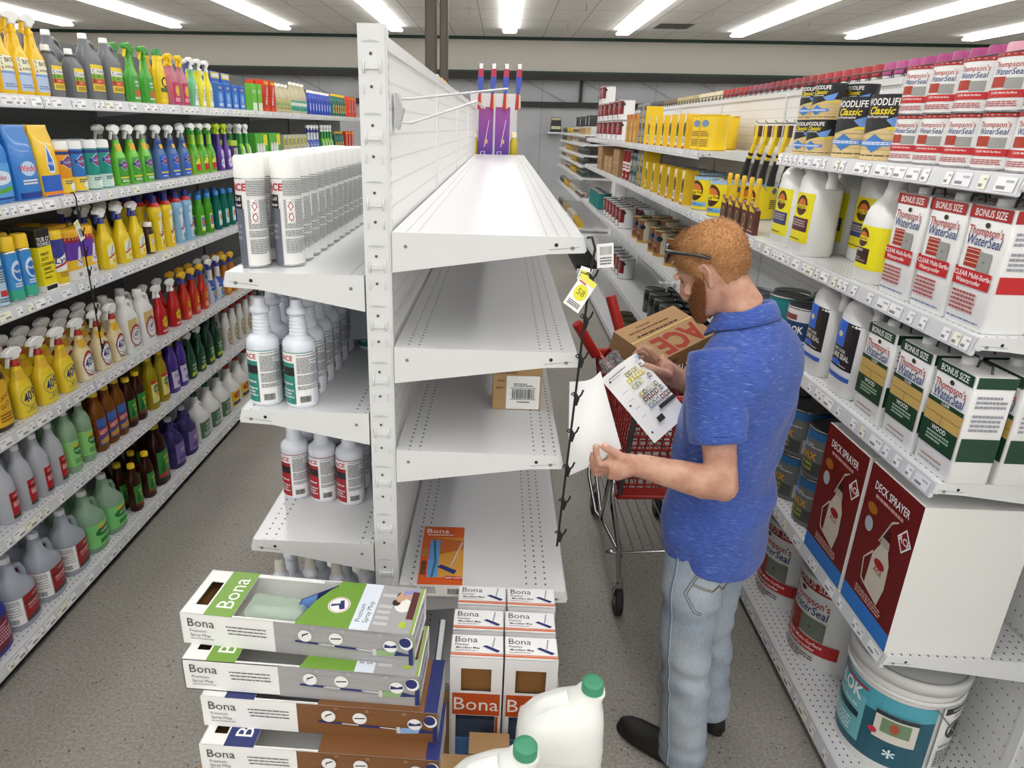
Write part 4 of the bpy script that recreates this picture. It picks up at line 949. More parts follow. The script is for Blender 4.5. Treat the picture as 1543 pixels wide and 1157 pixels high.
def tin(key, w, d, h, items, side):
    b = MB(); b.lathe([(0, w / 2 * .97, d / 2 * .97), (.005, w / 2, d / 2), (h - .006, w / 2, d / 2), (h, w / 2 * .97, d / 2 * .95)], M('#e9e9e8', .3, coat=.2), 32, 14)
    l = MB(); art(l, flatmap((0, -d / 2 - .0008, 0), (1, 0, 0), (0, 0, 1)), scale_items(items, w * .95, h)); art(l, flatmap((w / 2 + .0008, 0, 0), (0, 1, 0), (0, 0, 1)), scale_items(side, d * .9, h)); art(l, flatmap((-w / 2 - .0008, 0, 0), (0, -1, 0), (0, 0, 1)), scale_items(side, d * .9, h))
    c = MB(); c.lathe([(h - .002, .018), (h + .016, .018), (h + .018, .014)], M('#e0e0de', .4), 16, ctr=(-w * .25, 0))
    hh = MB(); hh.tube([(-.005, 0, h), (.0, 0, h + .02), (w * .3, 0, h + .02), (w * .33, 0, h)], .003, M('#4a4a4c', .4, metal=.7), 8)
    kind(key, 'rectangular_can', 'can', [('body', b.mesh('body'), []), ('label', l.mesh('label'), []), ('cap', c.mesh('cap'), []), ('handle', hh.mesh('handle'), [])])
tin('thomr', .156, .105, .29, _redt, [('R', -.5, .9, .5, 1, '#a4221f'), ('R', -.5, .34, .5, .48, '#c01f22'), ('L', -.4, .52, .4, .84, 8, '#9a9aa4')])
tin('thomg', .156, .105, .29, _grnt, [('R', -.5, .9, .5, 1, '#173f2a'), ('R', -.5, .22, .5, .44, '#173f2a'), ('L', -.4, .5, .4, .84, 8, '#9a9aa4')])
_thc = [('R', -1.57, .93, 1.57, 1, '#a4221f'), ('T', "Thompson's", 0, .8, .14, dict(b=.005, sx=.85), '#b0302c'), ('T', 'WaterSeal', 0, .68, .15, dict(b=.006, sh=.15, sx=.85), '#27407c')] + [('R', -.32, .42, .0, .6, '#a8341f'), ('R', .0, .4, .3, .58, '#9a9c98'), ('R', -.5, .25, .5, .38, '#c01f22'), ('T', 'CLEAR Multi-Surface', 0, .33, .055, B1, W_), ('L', -.42, .06, .3, .2, 4, '#b05050')]
can_kind('thc', .06, .13, '#e9e9e8', shift(_thc, .2), lid='#b8babc')
# five gallon and three gallon pails
def pail(key, r0, r1, h, col, items, lidc, name='bucket', lidh=.03, bail=True):
    prof = [(0, r0), (.01, r0 + .002), (h * .8, r0 + (r1 - r0) * .8), (h, r1)]
    b = MB(); b.lathe(prof, M(col, .35, coat=.15), 36)
    b.lathe([(h * .80, r1 * .99), (h * .805, r1 * 1.04), (h * .83, r1 * 1.04), (h * .835, r1)], M(col, .35, coat=.15), 36, caps=(False, False)) if lidh > .02 else None
    l = MB(); l.lathe([(h - lidh, r1 * 1.0), (h - lidh, r1 * 1.05), (h - .006, r1 * 1.06), (h + .004, r1 * 1.04), (h + .004, r1 * .96), (h - .008, r1 * .93), (h - .008, r1 * .2)], M(lidc, .35, coat=.15), 36)
    la = MB(); art(la, Surf(prof).map, scale_items(items, 2 * r0, h), .02, .001, .0006)
    parts = [('body', b.mesh('body'), []), ('label', la.mesh('label'), []), ('lid', l.mesh('lid'), [])]
    if bail:
        w = MB(); pts = [(r1 * 1.06 * cos(t), r1 * 1.06 * sin(t) * .97, h * .78 - .16 * sin(-t) * -1 * (1 if True else 0)) for t in [0]]
        pts = [(r1 * 1.07 * cos(-pi * i / 14), r1 * 1.09 * sin(pi * i / 14), h * .8 - .20 * sin(pi * i / 14)) for i in range(15)]
        w.tube(pts, .0022, M('#8f9092', .3, metal=.8), 6); parts.append(('wire_handle', w.mesh('wire_handle'), []))
    kind(key, name, 'bucket', parts)
_tb = [('R', -1.57, .86, 1.57, .99, '#8e1f1d'), ('T', 'BONUS SIZE', .0, .915, .1, dict(b=.012), '#d8c8c0'), ('E', -.12, .82, .05, .025, '#3a3a20'), ('T', "Thompson's", 0, .74, .12, dict(b=.008, sx=.8), '#a8302c'), ('T', 'WaterSeal', 0, .64, .135, dict(b=.008, sh=.15, sx=.8), '#22386c'), ('R', -.42, .34, -.05, .56, '#8c3020'), ('P', [(-.05, .36), (.3, .34), (.3, .56), (-.05, .56)], '#6d7568'), ('E', .1, .46, .03, .015, '#55584f'), ('R', -.5, .18, .5, .33, '#b01a1c'), ('T', 'CLEAR Multi-Surface', 0, .28, .055, dict(b=.012), W_), ('T', 'Waterproofer', 0, .22, .06, dict(b=.012), W_), ('L', -.4, .05, .25, .14, 3, '#7a5a60')]
pail('pailt', .142, .148, .37, '#dcdddd', shift(_tb, .16), '#c9cbcc', lidh=.012, bail=False)
_xl = [('R', -.62, .08, .75, .76, '#1f5a6c'), ('P', [(-.62, .5), (.75, .62), (.75, .76), (-.62, .76)], '#4fa6b8'), ('R', -.62, .16, .1, .62, '#6fb8c2'), ('T', 'X-LOK', -.22, .62, .17, dict(b=.025, sx=.8), W_), ('R', -.55, .70, .1, .725, '#b02a3c'), ('R', -.55, .38, .05, .44, '#16323c'), ('T', 'CONCRETE SEALER', -.25, .49, .05, B1, '#d8eef2'), ('L', -.55, .2, .0, .34, 4, '#e0f2f4'), ('R', .22, .34, .6, .62, '#d8d4c8'), ('R', .28, .42, .54, .56, '#6f8a6a'), ('E', .40, .49, .04, .05, '#a85030'), ('R', .22, .58, .6, .62, '#20343a'), ('E', .22, .4, .04, .03, '#c03040'), ('R', .78, .12, 1.24, .80, '#f0efec'), ('R', .80, .72, 1.22, .79, '#1c1c1e'), ('T', 'WARNING', 1.02, .755, .045, B1, W_), ('T', 'AVISO', 1.0, .69, .045, B1, '#2a2a2c'), ('O', 1.0, .54, .14, .1, .02, '#1c1c1e'), ('P', [(.9, .48), (.98, .62), (1.06, .6), (1.0, .46)], '#1c1c1e'), ('L', .82, .15, 1.2, .4, 9, '#55555a'), ('T', '*', .4, .2, .2, B1, '#d8f0f4')]
pail('pailx', .150, .160, .38, '#dfdfdd', shift(_xl, .14), '#d4d4d2', lidh=.035)
# yellow stain-sealer line
def _pot(c='#f2da10'):
    return [('R', -1.57, .9, 1.57, 1, '#9fc8e8'), ('E', 0, .58, .34, .3, '#4a2a14'), ('E', 0, .62, .26, .17, '#e0782a'), ('R', -.3, .45, .3, .6, c), ('T', 'Ready Pot', 0, .52, .13, dict(b=.02, rot=5), '#3a2416'), ('R', -.5, .12, .5, .25, '#7ab4e4'), ('L', -.4, .15, .4, .22, 2, '#3a5a80'), ('E', .95, .78, .12, .08, '#5a6a80'), ('L', .8, .1, 1.2, .55, 9, '#5a5010')]
can_kind('pot', .083, .195, '#f2da10', shift(_pot(), .15), lid='#8d9096', handle=True)
can_kind('potb', .083, .20, '#f0c81a', [('E', .3, .75, .16, .1, '#6f8aa8'), ('L', .1, .1, .5, .55, 8, '#8a6a10'), ('R', -.4, .2, .0, .8, '#e8b010')], lid='#c8a018', steel='#d8b018')
box_kind('yelbox', .085, .085, .21, '#e8c02a', [('P', [(-.3, .35), (.3, .35), (.35, .6), (.15, .85), (-.25, .7)], '#6a7a1c'), ('E', 0, .58, .3, .16, '#3a3c14'), ('P', [(-.15, .75), (.15, .75), (.25, .98), (-.25, .98)], '#f0ecd8'), ('R', -.35, .08, .35, .34, '#e8e4d8'), ('L', -.28, .12, .28, .3, 4, '#5a5a5a'), ('R', -.35, .0, .35, .06, '#9c2a1c')], name='stain_bottle_box')
box_kind('bluyel', .10, .14, .145, '#e8c21c', [('R', -.5, .0, .5, 1, '#2d3f5c'), ('E', 0, .6, .35, .2, '#8aa0b8'), ('L', -.4, .1, .4, .35, 3, '#c8d0d8')], name='stain_carton')
box_kind('orng', .12, .10, .24, '#c89848', [('R', -.5, .82, .5, 1, '#c85a24'), ('R', -.3, .1, .3, .7, '#dcb068'), ('T', 'OIL', 0, .5, .2, B1, '#8a3a14')], name='oil_container', cat='container')
can_kind('redw_', .083, .195, '#e4e4e4', [('R', -1.0, .3, .55, .94, '#7e1a1c'), ('L', -.4, .35, .3, .85, 5, '#c0a0a0'), ('R', -1, .0, -.1, .3, '#e4e4e4'), ('R', -.25, .1, .1, .5, '#4a1416'), ('E', .5, .78, .14, .08, '#2a2a2c')], lid='#d4d6d8', simple=True)
can_kind('redc', .055, .27, '#8e1820', [('R', -.9, .3, .9, .6, '#e8e0dc'), ('L', -.5, .35, .5, .55, 2, '#8e1820'), ('E', 0, .15, .3, .06, '#c8a8a0')], lid='#8e1820', simple=True)
can_kind('brnc', .083, .195, '#8a5a3a', [('R', .5, .0, 1.6, .92, '#b8b49c'), ('R', -1.2, .55, .3, .82, '#5a6880'), ('R', -.3, .2, .3, .5, '#6a3a22'), ('E', .42, .68, .16, .1, '#14181c'), ('R', -1.57, .0, 1.57, .1, '#b49038'), ('L', -.4, .28, .3, .48, 3, '#c8a888')], lid='#8a8272', steel='#b8a468')
can_kind('gryc', .083, .195, '#4a4e4a', [('R', -1.0, .55, .6, .8, '#23282a'), ('R', -.6, .1, .4, .5, '#5a5e58'), ('L', -.5, .15, .3, .45, 4, '#8a8e88')], lid='#808278', steel='#8c8e88')
can_kind('gryq', .06, .127, '#7a8578', [('R', -1.0, .55, .6, .8, '#3a4a42'), ('L', -.5, .15, .3, .45, 4, '#c8ccc8')], lid='#808278', steel='#8c8e88')
can_kind('yelc', .083, .195, '#5a3c1c', [('R', -.9, .05, .9, .6, '#c8a020'), ('E', -.2, .35, .25, .2, '#1a1a1a'), ('R', .3, .1, .8, .9, '#e0c020')], lid='#4a4a40', steel='#8a7a3a')
can_kind('teal', .083, .195, '#1f7a80', [('R', -.6, .1, .6, .9, '#2a8a90'), ('L', -.4, .3, .4, .7, 4, '#c8e4e4')], lid='#5a5e60')
can_kind('tealf', .083, .195, '#1f6a6a', [('R', -.6, .1, .6, .9, '#1a7a78')], lid='#3a4a4a', simple=True)
can_kind('xlc', .083, .195, '#e4e4e2', shift([('R', -.8, .0, .8, .72, '#1c3f6c'), ('T', 'X-LOK', 0, .55, .2, dict(b=.025, sx=.8), W_), ('R', -.6, .75, .1, .86, '#8a4a50'), ('L', -.5, .1, .4, .35, 4, '#c8d4e4')], .2), lid='#3a3c40')
can_kind('max', .083, .195, '#6f7270', [('R', -1.5, .80, 1.5, .96, '#2f6aa0'), ('E', -.3, .82, .14, .09, '#c02a38'), ('R', -.15, .55, .02, .85, '#2a78b8'), ('T', 'MAX', .05, .46, .2, dict(b=.02), '#e0a020'), ('R', -.5, .1, .5, .36, '#4a4e4c'), ('T', 'CLEAR SEAL', 0, .3, .08, B1, '#d8e020'), ('T', 'HIGH GLOSS', 0, .2, .07, B1, '#d8e020'), ('L', -.4, .62, .5, .76, 3, '#c8ccd0'), ('R', .55, .1, .9, .4, '#c8c8c4')], lid='#4a4c4e', steel='#7d8082')
for kk, c1, c2, stain in (('brush', '#5a2c1c', '#e8c81c', '#8a7a3a'),):
    b = MB(); b.prism([(-.045, 0), (.045, 0), (.045, .11), (-.045, .14)], -.012, .012, M('#5a2a1e', .5)); art(b, flatmap((0, -.012, 0), (1, 0, 0), (0, 0, 1)), [('P', [(-.04, .135), (.04, .1), (-.04, .1)], '#e8c81c'), ('E', .0, .055, .018, .03, '#b8a870'), ('E', .0, .055, .013, .022, '#4a3a1c'), ('L', -.035, .01, .035, .02, 1, '#d8b8a0')])
    hn = MB(); hn.lathe([(.11, .011), (.17, .008), (.22, .012), (.245, .011), (.25, .007)], M('#e9bc1a', .35, coat=.3), 12)
    kind('brush', 'stain_brush', 'paint brush', [('sleeve', b.mesh('sleeve'), []), ('handle', hn.mesh('handle'), [])])
# tall white stain-stripper jugs with yellow label
def tjug(key, w, d, h, items, n=3.4, col='#e6e6e4', name='jug'):
    a, b_ = w / 2, d / 2
    prof = [(0, a * .93, b_ * .93), (.012, a, b_), (h * .74, a * .97, b_ * .97), (h * .755, a * .93, b_ * .94), (h * .80, a * .84, b_ * .93, -a * .08), (h * .86, a * .60, b_ * .84, -a * .30), (h * .92, a * .42, b_ * .6, -a * .42), (h * .955, .026, .026, -a * .45), (h * .99, .022, .022, -a * .45)]
    mt = M(col, .35, coat=.15)
    bb = MB(); bb.lathe(prof, mt, 24, n)
    la = MB(); art(la, Surf(prof, n).map, scale_items(items, w, h), .015)
    hb = MB(); hb.tube([(-a * .3, 0, h * .92), (a * .1, 0, h * .975), (a * .5, 0, h * .975), (a * .82, 0, h * .90), (a * .84, 0, h * .76)], [.012, .014, .015, .016, .022], mt, 10)
    cb = MB(); cb.lathe([(h * .965, .024), (h * 1.02, .023), (h * 1.025, .018)], M('#e4e4e2', .4), 18, ctr=(-a * .45, 0))
    kind(key, name, 'jug', [('body', bb.mesh('body'), []), ('label', la.mesh('label'), []), ('handle', hb.mesh('handle'), []), ('cap', cb.mesh('cap'), [])])
def _yl(c): return [('R', -.42, .14, .42, .7, '#efe21a'), ('E', .02, .56, .24, .115, '#4a2a14'), ('E', .02, .575, .16, .06, '#d8702a'), ('R', -.2, .525, .26, .565, '#efe21a'), ('T', 'Ready Pot', .02, .543, .05, dict(b=.02), '#3a2416'), ('R', -.38, .27, .36, .42, c), ('L', -.34, .29, .3, .4, 4, '#b8a898'), ('L', -.3, .16, .3, .22, 2, '#8a8010')]
tjug('tjb', .19, .13, .332, _yl('#3a3f78')); tjug('tjr', .19, .13, .332, _yl('#5a2a3c'))
jug_kind('gallon', .165, .145, .305, '#e9e9e7', '#e6e6e4', sub([('R', -.75, 0, .95, 1, '#f0e41c'), ('R', -.55, .12, .2, .48, '#3a1c14'), ('L', -.5, .16, .15, .36, 4, '#a89888'), ('T', 'EXTERIOR', -.17, .42, .08, B1, W_), ('E', -.1, .72, .2, .22, '#4a2a14'), ('E', -.1, .75, .13, .1, '#d8702a'), ('R', -.28, .64, .1, .74, '#f0e41c'), ('T', 'Ready Pot', -.1, .69, .09, dict(b=.02), '#3a2416'), ('R', .55, .15, .9, .5, '#3a1c14')], .14, .58), n=3, hs=.58, capr=.024, caph=.035, capx=-.02)
_cs = [('R', -.42, .28, .42, .76, '#232326'), ('R', -.36, .5, .05, .76, '#2d68d8'), ('E', -.14, .62, .08, .03, '#d8d0a0'), ('T', 'WET LOOK', -.05, .46, .045, B1, W_), ('T', 'CURE SEAL', -.03, .40, .075, B1, W_), ('L', -.36, .3, .3, .36, 3, '#c8c8cc'), ('E', -.1, .33, .16, .03, '#2d68d8'), ('R', -.42, .22, .42, .28, '#d8dce4'), ('R', -.42, .17, .42, .215, '#3a62c0')]
tjug('cure', .17, .125, .33, _cs, col='#e2e2e0')

RW = ['on top right shelf', 'on second right shelf', 'on third right shelf', 'on fourth right shelf', 'on bottom right shelf']
def rs(*a, **k): stock(*a, **k)
# top shelf, near bay
z = 1.925; X0 = RXF
rs('wls', 'small black and tan can', RW[0], [2.845, 2.965], z, X0, -1, 2, stack=2, sth=.1262, gap=.006)
rs('wlb', 'large black and tan can', RW[0], [2.395, 2.605], z, X0, -1, 2)
rs('thc', 'white can with red band', RW[0], [1.70, 1.83, 1.96, 2.09, 2.22], z, X0, -1, 2, stack=2, sth=.1315, gap=.01)
# far top shelf (1.895)
z = 1.895; w = 'on far top shelf'
rs('potb', 'big plain yellow can', w, [4.40, 4.585], z, X0, -1, 1)
rs('yelbox', 'yellow box with green drawing', w, [4.76, 4.95, 5.17, 5.4, 5.64, 5.92], z, X0, -1, 1)
rs('potb', 'yellow can behind the boxes', w, [4.80, 5.0, 5.2], z + 0, X0 - 0, -1, 1, setback=.2)
rs('bluyel', 'dark blue carton', w, [6.15, 6.30], z, X0, -1, 1, stack=2, sth=.147)
rs('orng', 'tan container with orange cap', w, [6.55, 6.75, 6.95], z, X0, -1, 2)
rs('redw_', 'white and dark red can', w, [7.6, 7.95, 8.3, 8.7], z, X0, -1, 1, stack=2, sth=.197)
rs('redw_', 'white and red can stacked highest', w, [9.0, 9.2], z, X0, -1, 1, stack=3, sth=.197)
# second shelf 1.555
z = 1.555; w = RW[1]
rs('thomr', 'white tin with dark red top', w, [1.72, 1.885, 2.055], z, X0, -1, 2)
rs('gallon', 'squat white gallon jug with yellow label', w, [2.26], z, X0, -1, 1)
rs('tjr', 'tall white jug with red brown label', w, [2.79], z, X0, -1, 1)
rs('tjb', 'tall white jug with blue label', w, [2.995], z, X0, -1, 1)
rs('tjb', 'tall white jug at the back', w, [2.42, 2.64, 2.86, 3.08], z, X0 + .16, -1, 1)
rs('brush', 'yellow handled stain brush', w, [3.31, 3.41, 3.52, 3.63, 3.74], z, X0, -1, 1)
rs('pot', 'bright yellow paint can', w, [4.02, 4.36], z, X0, -1, 1)
rs('pot', 'yellow can in back', w, [3.95, 4.15], z, X0 + .17, -1, 1)
rs('yelbox', 'yellow stain box', w, [4.64, 4.85, 5.07, 5.31, 5.57, 5.84], z, X0, -1, 1)
rs('pot', 'yellow can with blue lid band', w, [4.75, 5.0, 5.25, 5.5], z, X0 + .14, -1, 1)
rs('bluyel', 'dark blue and yellow carton', w, [6.07, 6.22], z, X0, -1, 1, stack=2, sth=.147)
rs('gryq', 'grey green paint can', w, [6.42, 6.6], z, X0, -1, 1, stack=2, sth=.128)
rs('redc', 'tall dark red can', w, [6.8, 7.0], z, X0, -1, 2)
box_kind('kraft', .38, .3, .26, '#a57f55', [('R', -.5, .48, .5, .52, '#b89468'), ('L', -.3, .2, .1, .3, 2, '#6a4a2a')], name='cardboard_box', top=[('R', -.5, -.03, .5, .03, '#b89468')])
box_kind('krafts', .26, .24, .17, '#ad885c', [('R', -.5, .46, .5, .52, '#c09c70')], name='cardboard_box', top=[('R', -.5, -.03, .5, .03, '#c09c70')])
rs('kraft', 'plain brown cardboard box', w, [7.45], z, X0, -1, 1)
rs('krafts', 'small brown cardboard box', w, [7.85, 8.15], z, X0, -1, 1)
rs('kraft', 'tall brown cardboard box', w, [8.7], z, X0, -1, 1)
# third shelf: near bay 1.165, far bays 1.09
z = 1.165; w = RW[2]
rs('thomg', 'white and green tin', w, [1.69, 1.865, 2.05], z, X0, -1, 2)
rs('cure', 'white jug with black and blue label', w, [2.265, 2.49], z, X0, -1, 2)
rs('xlc', 'white can with navy label', w, [2.72], z, X0, -1, 1)
rs('teal', 'teal paint can', w, [2.92], z, X0, -1, 2)
z = 1.09
rs('pot', 'bright yellow can beside the teal can', w, [3.15, 3.34], z, X0, -1, 2)
rs('brnc', 'copper brown paint can', w, [5.02, 5.42, 5.62], z, X0 + .03, -1, 2)
rs('brnc', 'copper brown can standing further along', w, [6.1, 6.35], z, X0 + .03, -1, 2)
rs('redw_', 'white and dark red can', w, [6.98, 7.2, 7.42, 7.64, 7.86, 8.08], z, X0, -1, 2)
rs('tealf', 'dark teal can', w, [8.6, 8.8, 9.0, 9.2, 9.4], z, X0, -1, 1)
# fourth shelf .605
z = .605; w = RW[3]
rs('max', 'grey can with orange lettering', w, [2.35, 2.56, 2.75], z, X0, -1, 2, stack=2, sth=.1968, gap=.01)
rs('yelc', 'brown and yellow can', w, [3.62, 3.81, 4.0, 4.19], z, X0 + .03, -1, 2)
rs('gryc', 'grey green can', w, [4.42, 4.61, 4.8, 4.99, 5.18, 5.37, 5.56], z, X0 + .03, -1, 2)
rs('redw_', 'white and dark red can', w, [6.9, 7.1, 7.3, 7.5, 7.7], z, X0 + .03, -1, 1)
z = .10; w = RW[4]
rs('gryc', 'dark grey can', w, [4.2, 4.39, 4.58, 4.77, 4.96], z, X0 + .03, -1, 2)
rs('yelc', 'brown and yellow can', w, [6.3, 6.5, 6.7], z, X0 + .03, -1, 1)
rs('pailt', 'large white pail with red bands', w, [2.22, 2.58], z, X0 + .02, -1, 1)
rs('pailx', 'large white pail with teal label', w, [1.80], z, X0 + .01, -1, 1)
# deck sprayer cartons
def sprayer_box():
    w_, d_, h_ = .27, .30, .478
    b = MB(); b.box(-w_ / 2, -d_ / 2, 0, w_ / 2, d_ / 2, h_, M('#e6e5e2', .5))
    art(b, flatmap((0, -d_ / 2, 0), (1, 0, 0), (0, 0, 1)), scale_items([('R', -.5, 0, .5, 1, '#6e1512'), ('R', -.5, 0, .5, .12, '#2f7ad0'), ('T', 'DECK SPRAYER', -.02, .88, .075, dict(b=.012, sx=.75), W_), ('L', -.3, .8, .25, .84, 1, '#c89890'),
        ('E', -.3, .73, .1, .035, '#a8681c'), ('E', -.3, .62, .08, .05, '#b0b8c0'), ('P', [(.22, .72), (.34, .80), (.47, .72), (.34, .64)], W_), ('P', [(.245, .72), (.34, .785), (.445, .72), (.34, .655)], '#8a1a18'), ('T', 'ACE', .345, .72, .06, dict(b=.02), W_),
        ('P', [(-.12, .24), (.18, .2), (.24, .34), (.22, .5), (.14, .58), (.0, .58), (-.1, .48)], '#cfc6b2'), ('P', [(-.02, .58), (.16, .58), (.14, .63), (.0, .63)], '#b8ae9a'), ('P', [(.0, .63), (.14, .63), (.1, .7), (.04, .68)], '#3a1412'), ('E', .06, .45, .1, .03, '#a01c1a'), ('T', 'ACE', .06, .40, .05, dict(b=.01), '#a01c1a'),
        ('P', [(-.04, .58), (.1, .75), (.2, .79), (.2, .8), (.09, .765), (-.055, .585)], '#c8c0b0'), ('P', [(-.1, .5), (-.24, .4), (-.2, .26), (-.12, .24), (-.12, .255), (-.185, .27), (-.22, .4), (-.09, .485)], '#d8d0c0'), ('L', -.25, .14, .3, .2, 3, '#d8a8a0')], w_, h_))
    kind('dsp', 'sprayer_carton', 'box', [(None, b.mesh('box'), [])])
sprayer_box()
rs('dsp', 'dark red sprayer carton', RW[3], [1.765, 2.055], .605, X0 - .035, -1, 1, setback=.03)
# bay with hanging brushes: pegs and yellow scrub brushes
pg = MB(); pg.tube([(0, 0, 0), (0, -.20, 0), (0, -.215, .012)], .003, M('#b4b6b8', .3, metal=.8), 6); pg.tube([(0, 0, .02), (0, -.01, .02), (0, -.01, 0)], .003, M('#b4b6b8', .3, metal=.8), 6); pgm = pg.mesh('peg_hook')
hb = MB(); hb.prism([(-.018, .0), (.018, 0), (.026, -.06), (.0, -.10), (-.02, -.07)], -.012, .012, M('#e6c61c', .4), .003); hb.box(-.04, -.008, -.055, .04, .008, .0, M('#4a2c22', .5))
hd = MB(); hd.tube([(0, 0, -.06), (-.012, -.01, -.12), (-.035, -.015, -.17)], [.011, .013, .012], M('#ecc91c', .4), 10); hd.tube([(-.035, -.015, -.17), (-.05, -.02, -.23), (-.058, -.02, -.29)], [.015, .017, .02], M('#17171a', .5), 10); hd.tube([(-.022, -.013, -.14), (-.027, -.0145, -.152)], .0145, M('#17171a', .5), 10)
kind('scrubber', 'hand_brush', 'brush', [('card', hb.mesh('card'), []), ('handle', hd.mesh('handle'), [])])
for i, y in enumerate([3.50, 3.66, 3.80, 3.94, 4.08]):
    for j, zz in enumerate((2.02,)):
        o = bpy.data.objects.new('peg_hook', pgm); COL.objects.link(o); o.location = (1.595, y, zz + .03); o.rotation_euler = (0, 0, -pi / 2)
        tag(o, 'wire peg hook in the white pegboard bay, %s' % ORD[i], 'hook', 'wire peg hooks in the brush bay')
        inst('scrubber', 1.40, y, zz + .016, -pi / 2, 'yellow and black brush hanging from %s hook of the bay' % ORD[i], 'brushes hanging in the pegboard bay')
# packaged rollers hanging beside the brushes
rl = MB(); rl.box(-.05, -.012, -.26, .05, .012, -.005, M('#e2e4e4', .35)); rl.box(-.05, -.0125, -.08, .05, .0125, -.005, M('#1f6a4a', .4)); rl.tube([(0, -.016, -.09), (0, -.016, -.23)], .018, M('#c8cccc', .5), 10)
kind('rollerp', 'paint_roller_pack', 'pack', [(None, rl.mesh('pack'), [])])
for i, y in enumerate([3.24, 3.36]):
    o = bpy.data.objects.new('peg_hook', pgm); COL.objects.link(o); o.location = (1.595, y, 2.06); o.rotation_euler = (0, 0, -pi / 2); tag(o, 'wire peg hook holding the %s roller pack' % ORD[i], 'hook', 'wire peg hooks holding roller packs')
    inst('rollerp', 1.41, y, 2.054, -pi / 2, '%s green and white roller pack hanging on a hook' % ORD[i], 'roller packs in the pegboard bay')
# spray cans with coloured caps in wire racks along the top of the next run
wr = thing('wire_rack', 'long black wire rack along the top of the right shelving', 'rack', (0, 0, 0))
b = MB(); Y0, Y1 = 2.2, 9.6
for xx, zz in ((1.66, 2.10), (1.66, 2.265), (1.90, 2.10), (1.90, 2.265)): b.tube([(xx, Y0, zz), (xx, Y1, zz)], .003, '#1c1c1e', 6)
y = Y0
while y <= Y1:
    b.tube([(1.66, y, 2.265), (1.66, y, 2.10), (1.90, y, 2.10), (1.90, y, 2.265)], .0018, '#1c1c1e', 5)
    b.tube([(1.66, y, 2.10), (1.66, min(y + .1, Y1), 2.265)], .0018, '#1c1c1e', 4)
    b.tube([(1.66, min(y + .1, Y1), 2.10), (1.66, y, 2.265)], .0018, '#1c1c1e', 4); y += .1
b.obj('wire_frame', wr)
for yy in (2.4, 4.45, 6.85, 9.3): MB().box(1.651, yy, 2.08, 1.657, yy + .02, 2.11, M('#1c1c1e', .4)).obj('clamp', wr)
capcols = [(2.3, '#d8a0b0', 'pale pink'), (2.75, '#a63a78', 'magenta'), (3.2, '#b04a84', 'pink'), (3.5, '#a82a30', 'bright red'), (4.2, '#8c2028', 'dark red'), (4.9, '#8a3a50', 'plum'), (5.3, '#a8201c', 'scarlet'), (5.9, '#d8ccae', 'cream'), (6.6, '#b8a878', 'tan'), (7.4, '#7a6248', 'brown'), (8.0, '#4a4c58', 'dark grey'), (8.7, '#8a8c90', 'light grey')]
made = {}
y = 2.34
while y < 9.5:
    c, nm = [(q[1], q[2]) for q in capcols if q[0] <= y + .05][-1]
    if c not in made:
        aero_kind('sp' + c, .033, .20, '#d4d4d2', c, [('R', -1.2, .1, 1.2, .7, c)], caph=.05, capr=.032, name='spray_paint_can'); made[c] = 1
    for r, xx in enumerate((1.725, 1.83)):
        inst('sp' + c, xx, y, 2.1035, 0, 'spray paint can with %s cap, %s row of the black wire rack' % (nm, ('aisle side', 'far side')[r]), 'spray paint cans with %s caps, %s row' % (nm, ('aisle side', 'far side')[r]))
    y += .1

# farther section of the right run, small goods on closely spaced shelves
fg = thing('gondola_shelving', 'far right shelving section with closely spaced shelves of small goods', 'shelving', (0, 0, 0))
FZ = [1.93, 1.80, 1.65, 1.51, 1.34, 1.04, .62]
for k in range(4):
    y0 = 10.35 + k * 1.1; y1 = y0 + 1.097
    MB().box(1.60, y0, .1, 1.63, y1, 2.12, peg_w).obj('back_panel', fg); MB().box(1.592, y0 - .012, 0, 1.645, y0 + .012, 2.13, wpaint).obj('upright', fg)
    for j, z in enumerate(FZ): shelf(fg, 1.592, RXF, z, y0, y1, plain_c, -1, drop=.032, tip=.02, seed=700 + j * 5 + k, railh=.035)
    MB().box(1.6, y0, 0, RXF + .02, y1, .09, black_m).obj('kick_plate', fg)
box_kind('fs1', .10, .08, .095, '#b59a68', [('R', -.4, .2, .4, .8, '#8a6a3c')], name='small_carton')
box_kind('fs2', .08, .08, .10, '#cfc9b8', [('R', -.4, .3, .4, .7, '#7a2c2c')], name='small_carton')
box_kind('fs3', .09, .07, .09, '#d0aa30', [('R', -.4, .1, .4, .4, '#3a3a34')], name='small_carton')
can_kind('fs4', .045, .09, '#6a7068', [('R', -1, .2, 1, .7, '#3a423c')], simple=True)
can_kind('fs5', .045, .10, '#c8c4bc', [('R', -1, .2, 1, .7, '#6a5a4a')], simple=True)
nmn = {'fs1': 'small tan carton', 'fs2': 'small white and red carton', 'fs3': 'small yellow carton', 'fs4': 'small grey can', 'fs5': 'small pale can'}
lv = ['top', 'second', 'third', 'fourth', 'fifth', 'sixth', 'lowest']
rnd = random.Random(21)
for j, z in enumerate(FZ):
    ks = list(nmn); rnd.shuffle(ks); y = 10.5
    for kk in ks[:4]:
        stock(kk, nmn[kk], 'on %s shelf of far section' % lv[j], [y + .15 * i for i in range(6)], z, X0, -1, 1); y += 1.02
for i, y in enumerate((10.7, 11.1, 11.9, 12.6)):
    b = MB(); b.prism([(-.05, 0), (.05, 0), (.05, .1), (.02, .15), (-.05, .15)], -.06, .06, M('#2a2a2c', .5)); b.box(-.05, -.062, .02, .0, -.06, .12, M('#d8d8d4', .5)); t = b.obj('tool_case'); t.location = (1.30, y, 2.0306 - .10 + .0006 + .0); t.rotation_euler = (0, 0, -pi / 2); t.location.z = 1.9306 + .11
    tag(t, 'black case on top of the far right section, %s' % ORD[i], 'case', 'black cases on the far section')
